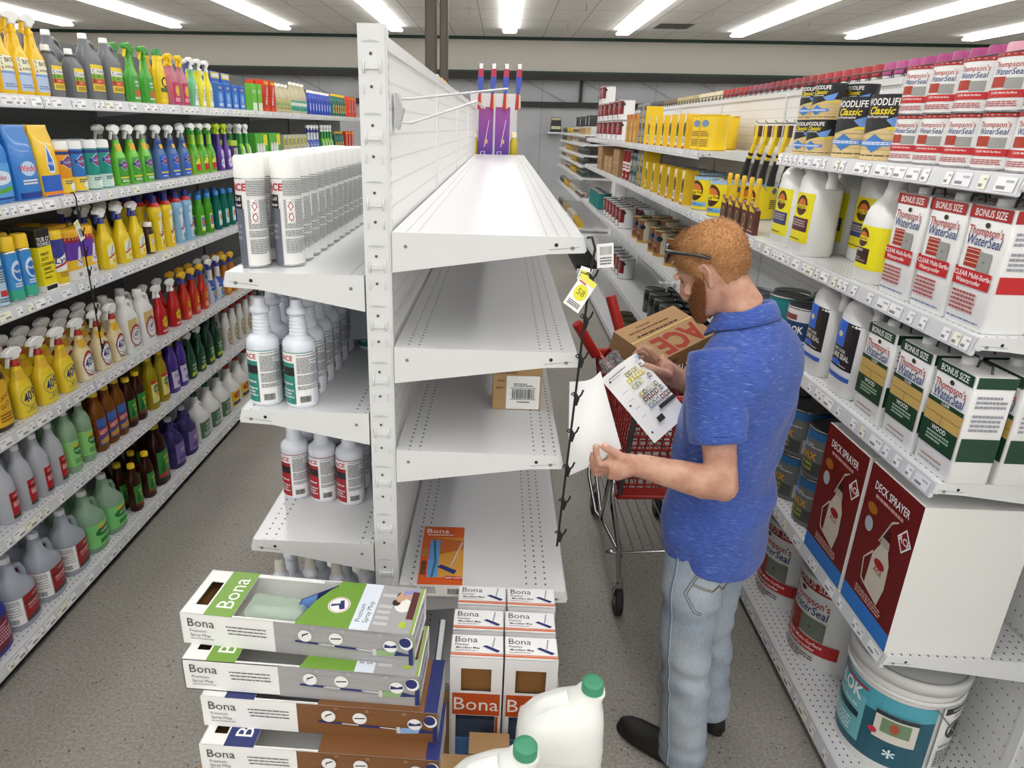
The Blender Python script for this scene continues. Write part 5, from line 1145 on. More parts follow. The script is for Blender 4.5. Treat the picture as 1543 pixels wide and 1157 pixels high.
# dark display rack on a wall shelf at the far wall
t = thing('display_rack', 'dark display rack with cream sign standing at the far wall', 'display', (1.13, 15.85, 1.93))
MB().box(-.17, -.15, -.03, .17, .349, 0, wpaint).obj('shelf', t)
b = MB(); b.prism([(-.12, 0), (.12, 0), (.10, .30), (-.10, .30)], -.04, .04, M('#24262a', .5)); b.obj('rack_body', t)
b = MB(); b.box(-.095, -.046, .24, .095, -.041, .29, M('#b8b08a', .5)); b.box(-.10, -.06, .06, .10, -.041, .12, M('#c8c2a0', .5)); b.obj('sign', t)

b = MB().box(-.10, -.028, 0, 0, .028, .0015, M('#f0f0ee', .4)); t = b.obj('shelf_tag'); t.location = (RXF - .013, 4.42, 1.085); tag(t, 'white ticket strip sticking out from the third right shelf', 'price tag')
b = MB(); art(b, flatmap((0, 0, .0015), (0, -1, 0), (1, 0, 0)), [('B', -.022, -.09, .022, -.06, '#6a6a6a'), ('L', -.022, -.05, .022, -.02, 3, '#7a7a7a')], None); b.obj('print', t)
# ---------------------------------------------------------------- stock left on the middle run
_acer = lambda c, top: [('R', -1.2, .0, 1.2, 1, '#efefef'), ('R', -.78, .02, .66, .80, c), ('R', -.78, .56, .66, .72, '#232325'), ('T', 'ACE', .42, .88, .13, dict(b=.02, sh=.1), '#b8232c'), ('L', -.6, .6, .6, .68, 2, '#e8e8e8'), ('L', -.6, .12, .6, .5, 6, '#c8cccc'),
    ('L', .74, .30, 1.42, .96, 26, '#77787a'), ('B', .78, .06, 1.12, .18, '#3a3a3a'), ('R', -1.3, .985, 1.3, 1.0, top), ('L', 1.5, .1, 2.1, .95, 30, '#8a8b8d')]
def sprayless(key, col, top, capped=False, w=.078):
    r = w / 2; h = .262
    prof = [(0, r * .9), (.008, r), (.14, r * .985), (.152, r * 1.0), (.163, r * .95), (.172, r * .72)]
    z = .176; k = 0
    while z < .222:
        prof += [(z, r * .52 - k * .0006), (z + .0035, r * .58 - k * .0006), (z + .007, r * .52 - k * .0006)]; z += .0085; k += 1
    prof += [(.224, r * .46), (.229, r * .60), (.238, r * .60), (.243, r * .42), (.248, r * .37), (.262, r * .33)]
    b = MB(); b.lathe(prof, M('#e2e6f0', .35, coat=.2), 26)
    la = MB(); art(la, Surf([(0, r), (.145, r)]).map, scale_items(sub(_acer(col, top), .06, .98), 2 * r, .145), .012, .0008)
    parts = [('body', b.mesh('body'), []), ('label', la.mesh('label'), [])]
    if capped:
        c = MB(); c.lathe([(.252, .0155), (.272, .0145), (.288, .013), (.290, .010)], M('#e4e2d6', .4), 16); parts.append(('cap', c.mesh('cap'), []))
    kind(key, 'cleaner_bottle', 'bottle', parts)
sprayless('grn', '#2d8a7c', '#4aa08c'); sprayless('red', '#a81f2a', '#9a2030'); sprayless('cap', '#b04a1c', '#9a9a9a', True, .072)
aero_kind('foam', .033, .245, '#e6e6e4', '#f1f1ee', sub([('R', -1.0, .02, .0, .99, '#e8e8e8'), ('R', -.85, .02, .60, .66, '#6a6e7c'), ('R', -.85, .66, .56, .81, '#1d1d20'), ('T', 'ACE', .42, .89, .11, dict(b=.025, sh=.1), '#b8232c'), ('T', 'Coil', .36, .765, .06, B1, W_), ('T', 'Cleaner', .3, .70, .05, B1, W_), ('L', -.7, .3, .5, .5, 3, '#9a9eac'), ('L', .74, .14, 1.55, .97, 44, '#8a8b8d'), ('R', .83, .5, 1.10, .76, '#f4f4f4'), ('P', [(.87, .69), (.965, .745), (1.06, .69), (.965, .635)], '#b03030'), ('P', [(.90, .69), (.965, .728), (1.03, .69), (.965, .652)], '#f4f4f4'), ('P', [(.87, .57), (.965, .625), (1.06, .57), (.965, .515)], '#b03030'), ('P', [(.90, .57), (.965, .608), (1.03, .57), (.965, .532)], '#f4f4f4')], .0, 1), caph=.045, capr=.0335, dome=.004)
def crow(key, desc, where, x, ys, z, grp=None, jx=0):
    for i, y in enumerate(ys):
        inst(key, x + (jx if i % 2 else 0), y, z, -pi / 2 + .15, '%s %s, %s' % (desc, where, ORD[i] if i < len(ORD) else 'far end'), grp or desc)
crow('foam', 'white aerosol can', 'in the outer column on the middle top shelf', -.564, [1.575 + .0725 * i for i in range(13)], LZ[0], 'white aerosol cans on the middle top shelf')
crow('foam', 'white aerosol can', 'in the inner column on the middle top shelf', -.490, [1.60 + .0725 * i for i in range(12)], LZ[0], 'white aerosol cans on the middle top shelf')
crow('foam', 'white aerosol can', 'standing apart near the middle pegboard', -.40, [2.82, 2.895, 2.97, 3.045, 3.12], LZ[0], 'white aerosol cans farther back')
crow('grn', 'white bottle with teal label', 'in the outer column', -.560, [1.555 + .086 * i for i in range(7)], LZ[1], 'white bottles with teal labels')
crow('grn', 'white bottle with teal label', 'in the inner column', -.470, [1.548 + .086 * i for i in range(8)], LZ[1], 'white bottles with teal labels')
crow('grn', 'white bottle with teal label', 'in the third column', -.385, [2.02 + .086 * i for i in range(5)], LZ[1], 'white bottles with teal labels')
for c_, x in enumerate((-.562, -.480, -.400)):
    crow('red', 'white bottle with red label', 'in the %s column' % ('outer', 'middle', 'inner')[c_], x, [1.74 + .088 * i - .012 * c_ for i in range(4)], LZ[2], 'white bottles with red labels')
for c_, x in enumerate((-.570, -.492, -.414, -.3365)):
    crow('cap', 'white capped bottle', 'on the low middle shelf, %s column' % ('first', 'second', 'third', 'fourth')[c_], x, [1.56 + .02 * (c_ % 2) + .095 * i for i in range(2)], LZ[3], 'white capped bottles on the low shelf')
# plastic bag hanging at the back of the second shelf
b = MB(); b.prism([(-.06, -.25), (.06, -.24), (.058, 0), (-.055, 0)], -.006, .006, M('clear:#dfe4ee', .15, clear=.7)); t = b.obj('plastic_bag'); t.location = (-.362, 1.90, 1.664); tag(t, 'clear plastic bag with blue stripe hanging above the second shelf', 'bag')
MB().box(.0, -.0085, -.24, .02, -.0065, 0, M('#4f7ec8', .4)).obj('stripe', t)
b = MB(); b.box(-.34, 1.86, .0, -.298, 1.885, .012, M('#e8e8e8', .4)); o = b.obj('shelf_clip'); o.location = (0, 0, LZ[1] + .002); tag(o, 'small white plastic clip lying on the shelf beside the upright', 'clip')

# small kraft carton with a shipping label
b = MB(); b.box(-.067, -.055, 0, .067, .055, .125, M('#b08d5e', .7)); t = b.obj('cardboard_box'); t.location = (.062, 1.835, RZ[2] + .0006); t.rotation_euler = (0, 0, .02)
tag(t, 'small brown carton with white barcode label on the empty shelf', 'box')
l = MB(); art(l, flatmap((0, -.055, 0), (1, 0, 0), (0, 0, 1)), [('T', 'QUATERNARY', -.03, .108, .009, B1, '#3a2a18'), ('T', 'SANI', -.045, .085, .009, B1, '#3a2a18'), ('T', 'NO 1', -.047, .064, .009, B1, '#3a2a18'), ('R', -.030, .002, .062, .1, '#efefec'), ('L', -.01, .068, .045, .09, 4, '#4a4a4a'), ('R', -.018, .064, .052, .0655, '#3a3a3a'), ('R', -.018, .03, .052, .0315, '#3a3a3a'), ('B', -.014, .033, .048, .062, '#2a2a2a'), ('L', .0, .02, .035, .026, 1, '#4a4a4a')]); l.obj('shipping_label', t)
# flat orange mop box lying on the lower shelf
t = MB().box(-.058, 0, 0, .058, .27, .035, M('#e8e6e0', .4)).obj('mop_pad_box'); t.location = (-.123, 1.455, RZ[3] + .0006); t.rotation_euler = (0, 0, .03)
tag(t, 'orange floor mop box lying flat at the front of the lower shelf', 'box')
a_ = MB(); art(a_, flatmap((0, 0, .035), (1, 0, 0), (0, 1, 0)), [('R', -.058, .0, .058, .27, '#c8541c'), ('R', -.036, .03, .058, .215, '#c8913c'), ('P', [(-.036, .12), (.058, .16), (.058, .2), (-.036, .215)], '#b8602c'), ('R', -.036, .03, -.008, .2, '#5a8ec8'), ('P', [(-.026, .03), (-.02, .03), (-.014, .1), (-.022, .2), (-.028, .2), (-.02, .1)], '#2c6a78'), ('T', 'Bona', -.018, .245, .032, {}, W_), ('L', -.045, .222, .03, .23, 1, '#f0dcd0'), ('P', [(-.012, .075), (.0, .085), (.042, .06), (.035, .045)], '#22306c'), ('P', [(.022, .075), (.026, .077), (.056, .19), (.052, .192)], '#b8bcc4'), ('R', -.054, .04, -.04, .1, '#5a3a24'), ('R', -.054, .12, -.04, .16, '#a07840'), ('P', [(.008, .025), (.058, .02), (.058, .033), (.012, .036)], '#b02030'), ('T', 'DEEP CLEAN', .035, .0275, .008, B1, W_)]); 
art(a_, flatmap((0, 0, 0), (1, 0, 0), (0, 0, 1)), [('L', -.05, .01, -.01, .03, 4, '#8a8a8a'), ('B', .02, .008, .05, .025, '#3a3a3a')]); a_.obj('print', t)
# big wire pegs on the centre pegboard
def big_peg():
    t = thing('peg_hook', 'long double wire peg hook sticking out of the white pegboard', 'hook', (-.236, 1.61, 2.035))
    g = M('#c6c8ca', .25, metal=.7)
    b = MB(); b.prism([(0, -.04), (0, .03), (.006, .03), (.018, .0), (.006, -.045)], -.018, .018, M('#b8babb', .35)); b.obj('bracket', t)
    b = MB(); b.tube([(.008, 0, .018), (.03, .02, .02), (.244, .39, .062)], .0028, g, 8); b.obj('wire_arm', t)
    b = MB(); b.tube([(.006, 0, -.03), (.03, .02, -.03), (.165, .30, .026), (.185, .33, .012)], .0028, g, 8); b.obj('wire_arm', t)
big_peg()

# end display seen past the far end of the middle run
ec = thing('end_display', 'white display stand with shelf and wire hooks beyond the middle run', 'display', (0, 0, 0))
MB().box(-.30, CGE + .40, 0, .12, CGE + .43, 2.28, peg_w).obj('back_panel', ec)
MB().box(-.30, CGE + .06, 1.70, .14, CGE + .40, 1.72, wpaint).obj('shelf', ec)
MB().box(-.30, CGE + .06, 1.60, -.28, CGE + .40, 1.70, wpaint).obj('bracket', ec)
for q in range(4): 
    b = MB(); x = -.205 + .105 * q; b.tube([(x, CGE + .4, 2.26), (x, CGE + .08, 2.26), (x, CGE + .07, 2.275)], .003, '#d8dadc', 6); b.obj('wire_hook', ec)
nb = NB('violet_print', .35); o_, p_ = nb.xyz(); rp = nb.n('ValToRGB'); rp.color_ramp.elements[0].color = lin('#4a2f9c'); rp.color_ramp.elements[1].color = lin('#a04a9c'); nb.l(nb.math('MULTIPLY', p_[2], 2.3), rp.inputs[0]); nb.l(rp.outputs[0], nb.b.inputs['Base Color'])
for q, x in enumerate((-.150, -.008)):
    t = MB().box(-.062, 0, 0, .062, .07, .44, nb.m).obj('mop_box'); t.location = (x, CGE + .09, 1.7206); tag(t, 'tall purple mop box at the far end of the run, %s of two' % ('left', 'right')[q], 'box', 'purple mop boxes')
    l = MB(); art(l, flatmap((0, 0, 0), (1, 0, 0), (0, 0, 1)), [('P', [(-.012, .12), (-.006, .12), (.03, .34), (.026, .34)], '#e8e0f0'), ('E', .006, .165, .014, .02, '#d8b090'), ('P', [(-.045, .05), (-.005, .05), (.0, .085), (-.04, .085)], '#d8d0f0'), ('P', [(-.035, .055), (-.012, .055), (-.008, .08), (-.032, .08)], '#5a3aa8')]); l.obj('print', t)
    l2 = MB(); art(l2, flatmap((.062, 0, 0), (0, 1, 0), (0, 0, 1)), [('R', .005, .01, .065, .12, '#3c2a90'), ('R', .005, .3, .065, .43, '#c04a90')]); l2.obj('side_print', t)
sb = MB(); sb.prism([(-.012, 0), (.014, 0), (.03, .10), (.026, .22), (.004, .24), (-.012, .22), (-.02, .1)], -.01, .01, M('#3a4fb0', .4), .003)
sb2 = MB(); sb2.prism([(-.02, -.12), (.012, -.12), (.01, .0), (-.012, .0)], -.02, .02, M('#b0202a', .4), .004); sb2.prism([(.012, -.12), (.03, -.1), (.024, -.01), (.01, 0)], -.015, .015, M('#d8c8a0', .6))
sb3 = MB(); sb3.box(-.014, -.012, .13, .028, -.0105, .19, M('#b02a48', .4)); sb3.box(-.008, -.012, .19, .024, -.0105, .23, M('#e8e4e0', .4))
kind('dishb', 'scrub_brush_pack', 'brush', [('card', sb.mesh('card'), []), ('brush_head', sb2.mesh('brush_head'), []), ('header', sb3.mesh('header'), [])])
for q in range(4):
    inst('dishb', -.205 + .105 * q, CGE + .06 - .012 - .002, 2.26, 0, 'blue and red scrub brush pack hanging above the purple boxes, %s from left' % ords[q], 'hanging scrub brush packs')
for q, x in enumerate((-.245, .093)):
    b = MB(); b.lathe([(0, .03), (.004, .032), (.17, .032), (.19, .02), (.2, .019)], M('#c9b224', .35), 18); t = b.obj('soap_bottle'); t.location = (x, CGE + .12, 1.7206)
    tag(t, 'yellow bottle beside the purple boxes, on their %s' % ('left', 'right')[q], 'bottle', 'yellow bottles beside the purple boxes')
    b = MB(); b.lathe([(.198, .027), (.235, .025), (.245, .018)], M('#f0e6c0', .4), 16); b.obj('cap', t)
# yellow items seen over the pegboard, on the left back side
for q in range(3):
    b = MB(); b.prism([(-.03, 0), (.03, 0), (.05, .22), (.0, .28), (-.04, .2)], -.02, .02, M('#e0a81c', .4), .004); t = b.obj('feather_duster'); t.location = (-.36, 4.0 + q * .25, 1.98)
    tag(t, 'yellow duster poking over the pegboard top, %s' % ORD[q], 'duster', 'yellow dusters over the pegboard')
    b = MB(); b.tube([(0, 0, 0), (0, 0, -.293)], .01, M('#d8d8d8', .4), 8); b.obj('handle', t)
# folding clip strip with tags on the right front corner
def clip_strip(x, y, zt, zb, lab, lean=0.0, n=7):
    t = thing('clip_strip', lab, 'clip strip', (x, y, zt))
    b = MB(); L = zt - zb
    b.tube([(-.012, .0, .022), (-.002, -.004, .024), (.006, -.008, .0), (lean * .0, -.008, -.05), (lean, -.008, -L)], .0028, black_m, 8); b.obj('strap', t)
    for k in range(n):
        f = .09 + k * .87 / (n - 1); q = MB(); cx, cz = lean * f, -L * f
        q.tube([(cx, -.008, cz + .014), (cx + .006, -.010, cz), (cx + .004, -.008, cz - .016)], [.004, .006, .004], black_m, 6)
        q.tube([(cx + .004, -.010, cz - .002), (cx + .014, -.014, cz + .012), (cx + .018, -.014, cz + .024)], .0024, black_m, 6)
        q.tube([(cx - .002, -.008, cz + .006), (cx - .009, -.010, cz + .011), (cx - .004, -.012, cz + .017), (cx + .002, -.010, cz + .014)], .0014, black_m, 5)
        q.obj('clip', t)
    return t
cs = clip_strip(.198, 1.485, 1.762, 1.02, 'black plastic clip strip hanging from the corner of the right top shelf', -.028, 8)
cs2 = clip_strip(-1.772, 2.86, 1.69, 1.02, 'black clip strip hanging from the second left shelf', 0, 8); cs2.rotation_euler = (0, 0, pi / 2)
def price_tag(name, lab, loc, rot, w, h, items, hole=True):
    b = MB(); b.box(-w / 2, -.0008, -h, w / 2, .0008, 0, M('#f2f2f0', .4)); t = b.obj(name); t.location = loc; t.rotation_euler = rot; tag(t, lab, 'price tag')
    a_ = MB(); art(a_, flatmap((0, -.0008, 0), (1, 0, 0), (0, 0, 1)), items); a_.obj('print', t)
price_tag('price_tag', 'white and yellow shelf tag hanging from the right clip strip', (.196, 1.466, 1.70), (-.25, .62, .15), .042, .075, [('R', -.021, -.012, .021, 0, '#e8e25a'), ('E', 0, -.036, .016, .018, '#e4e03a'), ('T', '58', -.0, -.036, .02, B1, '#8a8a1a'), ('L', -.016, -.07, .016, -.058, 3, '#5a5a5a'), ('R', -.018, -.017, .0, -.014, '#d04a4a')])
price_tag('price_tag', 'small yellow tag clipped above the white one', (.190, 1.476, 1.722), (-.1, .3, 0), .026, .03, [('R', -.010, -.024, .01, -.008, '#e8e25a'), ('L', -.01, -.024, .01, -.01, 2, '#7a7a1a')])
price_tag('price_tag', 'crumpled white barcode tag hanging at the shelf corner', (.226, 1.49, 1.772), (0, -.1, .1), .036, .052, [('B', -.012, -.024, .014, -.006, '#9a9a9a'), ('L', -.012, -.046, .014, -.028, 3, '#6a6a6a')])
price_tag('price_tag', 'white barcode tag hanging on the left clip strip', (-1.762, 2.83, 1.60), (0, -.35, pi / 2), .035, .085, [('R', -.016, -.02, .016, -.005, '#e8e8a0'), ('B', -.01, -.07, .01, -.035, '#6a6a7a')])

# ---------------------------------------------------------------- near boxes in front of the end of the run
kraft = M('#a8865c', .7)
def spray_box(wood, dark=False):
    L, D, H = .50, .15, .079
    g = '#74a03c' if not wood else '#27316c'
    b = MB(); th = .002
    wht = M('#f0f0ee', .45)
    b.box(-L / 2, -D / 2, 0, L / 2, D / 2, th, wht); b.box(-L / 2, -D / 2, 0, L / 2, -D / 2 + th, H, wht); b.box(-L / 2, D / 2 - th, 0, L / 2, D / 2, H, wht)
    b.box(-L / 2, -D / 2, 0, -L / 2 + th, D / 2, H, wht); b.box(L / 2 - th, -D / 2, 0, L / 2, D / 2, H, wht)
    # top with a cut-out window: x from -.14 to .02, and a hand hole near the left end
    x0, x1, x2, x3 = -L / 2, -L / 2 + .052 , -.135, L / 2
    top = lambda a, c, y0, y1: b.box(a, y0, H - th, c, y1, H, wht)
    top(x0, x0 + .02, -D / 2, D / 2); top(x0 + .02, x0 + .048, -D / 2, -.045); top(x0 + .02, x0 + .048, .035, D / 2); top(x0 + .048, x2, -D / 2, D / 2)
    top(x2, .02, D / 2 - .012, D / 2); top(x2, .02, -D / 2, -D / 2 + .006); b.add([(.02, -D / 2, H), (x3, -D / 2, H), (x3, D / 2, H), (.08, D / 2, H), (.02, -.01, H)], [(0, 1, 2, 3, 4)], wht)
    b.box(-L / 2 + .0024, -D / 2 + .0024, .004, -L / 2 + .052, D / 2 - .0024, .052, M('#6e4a26', .9))
    body = b
    face = '#a6a5a6' if not wood else '#7d5330'
    a_ = MB(); F = flatmap((0, -D / 2, 0), (1, 0, 0), (0, 0, 1)); xs = -.045
    nbw = M(face, .45)
    it = [('R', xs, .0, L / 2, H, nbw)]
    rnd = random.Random(5)
    for k in range(26):
        v = H * rnd.random(); u = xs + (L / 2 - xs) * rnd.random() * .7; it.append(('R', u, v, min(L / 2, u + .03 + .12 * rnd.random()), v + .0007, '#989798' if not wood else ('#7a4e2a' if k % 2 else '#966640')))
    it += [('T', 'Bona', -.206, .056, .030, {}, '#4a4c50'), ('T', 'Premium', -.213, .036, .0105, {}, '#6a6c70'), ('T', 'Spray Mop', -.209, .025, .0105, {}, '#5a5c60'), ('L', -.232, .014, -.175, .018, 1, '#9a9ca0')]
    for k in range(3): it += [('L', -.15 + .002 * k, .052 - k * .0085, -.06, .056 - k * .0085, 1, '#3a3c40')]
    it += [('P', [(.0, .034), (.055, .032), (.055, .037), (.0, .039)], '#26306c'), ('P', [(.05, .0335), (.11, .0315), (.11, .034), (.05, .036)], '#d8dade'), ('P', [(.085, .0305), (.135, .029), (.135, .034), (.085, .0355)], '#26306c'), ('P', [(.13, .031), (.175, .0285), (.175, .031), (.13, .0335)], '#d8dade'),
           ('P', [(.168, .022), (.176, .02), (.215, .024), (.225, .028), (.215, .036), (.176, .036)], '#8fae7a' if not wood else '#8ab0dc'), ('R', .165, .02, .173, .037, '#c8cccc'), ('P', [(.21, .024), (.235, .026), (.249, .027), (.249, .031), (.235, .031), (.215, .036)], '#26306c'), ('R', .241, .004, .25, .05, '#26306c')]
    for cx, cy in ((.022, .052), (.088, .052), (.203, .047)): it += [('E', cx, cy, .0155, .0155, '#efefed'), ('O', cx, cy, .0155, .0155, .0012, '#b8b8b8')]
    it += [('P', [(.015, .045), (.018, .052), (.03, .058), (.03, .061), (.016, .055)], '#2a2c3c'), ('P', [(.077, .05), (.099, .052), (.099, .055), (.077, .053)], '#2a2c3c'), ('P', [(.19, .042), (.216, .045), (.216, .053), (.204, .048), (.191, .052)], '#26306c'), ('E', .236, .058, .014, .016, '#efefed'), ('E', .234, .060, .012, .012, '#26306c')]
    for cx in (.035, .10, .178): it.append(('L', cx, .069, cx + .008, .077, 3, '#c8c8c8' if not wood else '#b89878'))
    art(a_, F, it, None, .0004, .00004)
    # top print
    T = flatmap((0, 0, H), (1, 0, 0), (0, 1, 0)); y0, y1 = -D / 2, D / 2
    tt = [('R', x0 + .052, y0, x2, y1, g), ('T', 'Bona', -.163, .0, .052, dict(rot=90), W_)]
    if not wood:
        tt += [('P', [(.0, y0), (.14, y0), (.14, y1), (.06, y1), (.02, .0)], '#74a03c'), ('R', .14, y0, x3, y1, '#a6a5a6'), ('P', [(.115, y0), (.155, y0), (.155, y1), (.115, y1)], '#dfe6f2'), ('T', 'Premium', .127, -.022, .016, dict(rot=90), '#2a2c30'), ('T', 'Spray Mop', .143, -.018, .016, dict(rot=90), '#2a2c30'), ('L', .16, -.06, .19, .05, 6, '#c8c8c8'),
               ('E', .075, -.005, .024, .026, W_), ('O', .075, -.005, .022, .024, .0015, '#b0304a'), ('P', [(.058, -.012), (.074, -.006), (.08, -.02), (.09, -.016), (.082, .012), (.074, .008), (.076, .0), (.058, -.004)], '#26306c'),
               ('E', .212, .012, .019, .022, '#e8e6e0'), ('E', .195, .02, .009, .011, '#2a1c18'), ('E', .2, .045, .008, .010, '#2a1c18'), ('P', [(.19, .03), (.2, .02), (.235, .055), (.225, .066), (.2, .058)], '#c8a080'), ('P', [(.205, .045), (.235, .058), (.232, .068), (.205, .06)], '#8a90c8'), ('P', [(.225, -.03), (.24, -.03), (.24, .06), (.225, .06)], '#5a2a28'), ('P', [(.242, y0), (.246, y0), (.246, y1), (.242, y1)], '#8ab42c'), ('R', .248, y0, x3, y1, '#e8e6d0'), ('R', .215, -.058, .229, -.040, '#a8c83c')]
    else: tt += [('R', .0, y0, .222, y1, '#7d5330'), ('R', .222, y0, x3, y1, '#27316c')]
    art(a_, T, tt, None, .0005, .00004)
    E_ = flatmap((L / 2, 0, 0), (0, 1, 0), (0, 0, 1)); art(a_, E_, [('L', -.055, .02, .05, .08, 8, '#9aa0b0'), ('R', -.07, .0, -.064, H, g), ('T', 'Bona', .045, .065, .018, {}, '#3a3c40')], None)
    return body.mesh('carton'), a_.mesh('print')
bx_g, pr_g = spray_box(False); bx_w, pr_w = spray_box(True)
pad = MB(); pad.add([(-.01, .0, .081), (.055, .055, .083), (.06, .062, .066), (-.02, .03, .05), (-.03, -.02, .04)], [(0, 1, 2, 3, 4)], M('#26306c', .8)); pad.add([(-.008, -.002, .0815), (.02, .02, .083), (.015, .0, .058), (-.025, -.015, .048)], [(0, 1, 2, 3)], M('#5a86c8', .8))
trm = MB(); trm.prism([(-.13, .015), (.01, .015), (.018, .045), (-.005, .070), (-.12, .076), (-.13, .06)], -.062, .02, M('clear:#cfe0d0', .12, clear=.55), .01)
trm.lathe([(.0, .018), (.1, .02), (.15, .014)], M('#e8eef0', .3), 14, T=Matrix.Translation((-.11, -.015, .05)) @ Matrix.Rotation(radians(90), 4, 'Y') @ Matrix.Scale(.7, 4))
Hb = .0792
names = ['topmost grey-sided spray mop box with open window, white left end', 'second spray mop box from the top, grey wood print', 'third spray mop box from the top, brown wood print', 'lowest visible spray mop box, brown wood print']
for q, (x, y, rz, wood) in enumerate(((-.392, 1.212, -.075, 0), (-.380, 1.175, -.035, 0), (-.342, 1.158, -.03, 1), (-.335, 1.112, -.02, 1))):
    t = thing('mop_box', names[q] + (', tilted' if False else ''), 'box', (x, y, .952 - q * Hb), rz)
    for nm, me in (('carton', (bx_w if wood else bx_g)), ('print', (pr_w if wood else pr_g))):
        c = bpy.data.objects.new(nm, me); COL.objects.link(c); c.parent = t
    if q == 0: pad.obj('microfiber_pad', t)
    if q == 0: trm.obj('clear_tray', t)
zb = .952 - 3 * Hb
b = MB().box(-.60, 1.045, .0, -.165, 1.275, zb - .001, kraft); t = b.obj('cardboard_box'); tag(t, 'large plain carton under the stack of spray mop boxes', 'box')
# a leaning box seen beyond the stack's right end
b = MB(); b.box(-.012, 0, 0, .0, .17, .26, M('#eeeeec', .4)); b.box(-.016, -.0, .0, -.012, .17, .26, M('#3a4a6c', .5)); t = b.obj('mop_box'); t.location = (-.120, 1.285, .5355); t.rotation_euler = (.0, .05, 0); tag(t, 'thin white-edged box leaning against the end of the box stack', 'box')
MB().box(-.0108, -.0006, .215, -.002, 0, .25, M('#5a5c60', .5)).obj('print', t)
# microfiber mop boxes standing
def mf_box():
    w, d, h = .118, .074, .365
    b = MB(); wht = M('#efeff0', .45); y0, y1 = -d / 2, d / 2
    b.box(-w / 2, y0, 0, -w / 2 + .002, y1, h, wht); b.box(w / 2 - .002, y0, 0, w / 2, y1, h, wht); b.box(-w / 2, y1 - .002, 0, w / 2, y1, h, wht); b.box(-w / 2, y0, 0, w / 2, y1, .002, wht); b.box(-w / 2, y0, h - .002, w / 2, y1, h, wht)
    fr = lambda a, c, z0, z1: b.box(a, y0, z0, c, y0 + .002, z1, wht)
    fr(-w / 2, w / 2, h - .03, h); fr(-w / 2, -.034, h - .095, h - .03); fr(.034, w / 2, h - .095, h - .03); fr(-w / 2, w / 2, h - .165, h - .095); fr(-w / 2, -.045, 0, h - .165); fr(.045, w / 2, 0, h - .165)
    a_ = MB(); F = flatmap((0, y0, 0), (1, 0, 0), (0, 0, 1))
    art(a_, F, [('R', -.053, h - .163, .055, h - .10, '#c4501f'), ('T', 'Bona', .0, h - .133, .052, {}, W_), ('R', .046, .0, .052, h - .165, '#c4501f'), ('R', -w / 2, .0, -.054, h - .1, '#d8d8d8')])
    art(a_, flatmap((0, 0, h), (1, 0, 0), (0, 1, 0)), [('T', 'Bona', -.026, .020, .026, {}, '#4a4c50'), ('T', 'Premium', -.035, .004, .0085, B1, '#4a4c50'), ('T', 'Microfiber Mop', -.021, -.006, .0085, B1, '#3a3c40'), ('L', -.05, -.016, .0, -.013, 1, '#8a8a8a'), ('P', [(.012, .0), (.02, .004), (.052, -.012), (.046, -.018)], '#22306c'), ('P', [(.033, -.002), (.036, -.002), (.041, .03), (.038, .03)], '#9aa0a8'), ('R', -w / 2, -.030, w / 2, -.026, '#d8662c'), ('R', -w / 2, -.024, w / 2, -.022, '#d8662c'), ('R', -w / 2, y0 + .0, w / 2, y0 + .002, '#d8d8d8')])
    in_ = MB(); in_.box(-.05, y0 + .012, .012, .05, y1 - .012, h - .19, M('#4c5a72', .95, bump=.6, bscale=300)); in_.box(-.046, y0 + .008, .05, .046, y0 + .014, .12, M('#5a8ac8', .9)); in_.box(-.046, y0 + .007, .01, .046, y0 + .0135, .055, M('#22306c', .9))
    k_ = MB(); k_.box(-w / 2 + .004, y0 + .01, h - .1, w / 2 - .004, y1 - .004, h - .02, M('#8a6030', .8))
    return b.mesh('carton'), a_.mesh('print'), in_.mesh('mop_pad'), k_.mesh('inner_flap')
mf = mf_box()
rowsn = ['front', 'middle', 'back']
for r, (y, dx) in enumerate(((1.245, 0), (1.333, .0), (1.425, .006))):
    for c_, x in enumerate((-.019, .103)):
        t = thing('mop_box', 'standing white and orange microfiber mop box, %s column, %s of three rows' % (('left', 'right')[c_], rowsn[r]), 'box', (x + dx, y, .5345), .0, 'standing microfiber mop boxes')
        for nm, me in zip(('carton', 'print', 'mop_pad', 'inner_flap'), mf):
            c = bpy.data.objects.new(nm, me); COL.objects.link(c); c.parent = t
b = MB().box(-.160, 1.19, 0, .170, 1.478, .534, kraft); t = b.obj('cardboard_box'); tag(t, 'tall plain carton carrying the standing mop boxes', 'box')
# white jugs with green caps at the bottom edge
def big_jug():
    w, d, h = .17, .125, .27
    a, c = w / 2, d / 2
    prof = [(0, a * .93, c * .93), (.012, a, c), (h * .55, a, c)]
    for k in range(5): z = h * (.2 + .07 * k)
    prof += [(h * .66, a * .98, c * .97), (h * .76, a * .85, c * .9, a * .12), (h * .86, a * .58, c * .7, a * .35), (h * .94, a * .32, c * .44, a * .55), (h, .024, .024, a * .66)]
    b = MB(); b.lathe(prof, M('#e9ebe8', .35, coat=.2), 30, 3)
    rb = MB()
    for k in range(5):
        z = .05 + .022 * k; rb.lathe([(z, a * 1.002, c * 1.002), (z + .004, a * 1.012, c * 1.015), (z + .008, a * 1.002, c * 1.002)], M('#e6e8e5', .35, coat=.2), 30, 3, caps=(False, False))
    cp = MB(); cp.lathe([(h - .004, .0215), (h + .018, .021), (h + .021, .019), (h + .0215, .012)], M('#3f8f6c', .35), 30, ctr=(a * .66, 0))
    hd = MB(); hd.tube([(-a * .72, 0, h * .60), (-a * .66, 0, h * .74), (-a * .3, 0, h * .86), (a * .15, 0, h * .9)], [.02, .018, .016, .018], M('#e9ebe8', .35, coat=.2), 12)
    kind('bigjug', 'jug', 'jug', [('body', b.mesh('body'), []), ('ribs', rb.mesh('ribs'), []), ('handle', hd.mesh('handle'), []), ('cap', cp.mesh('cap'), [])])
big_jug()
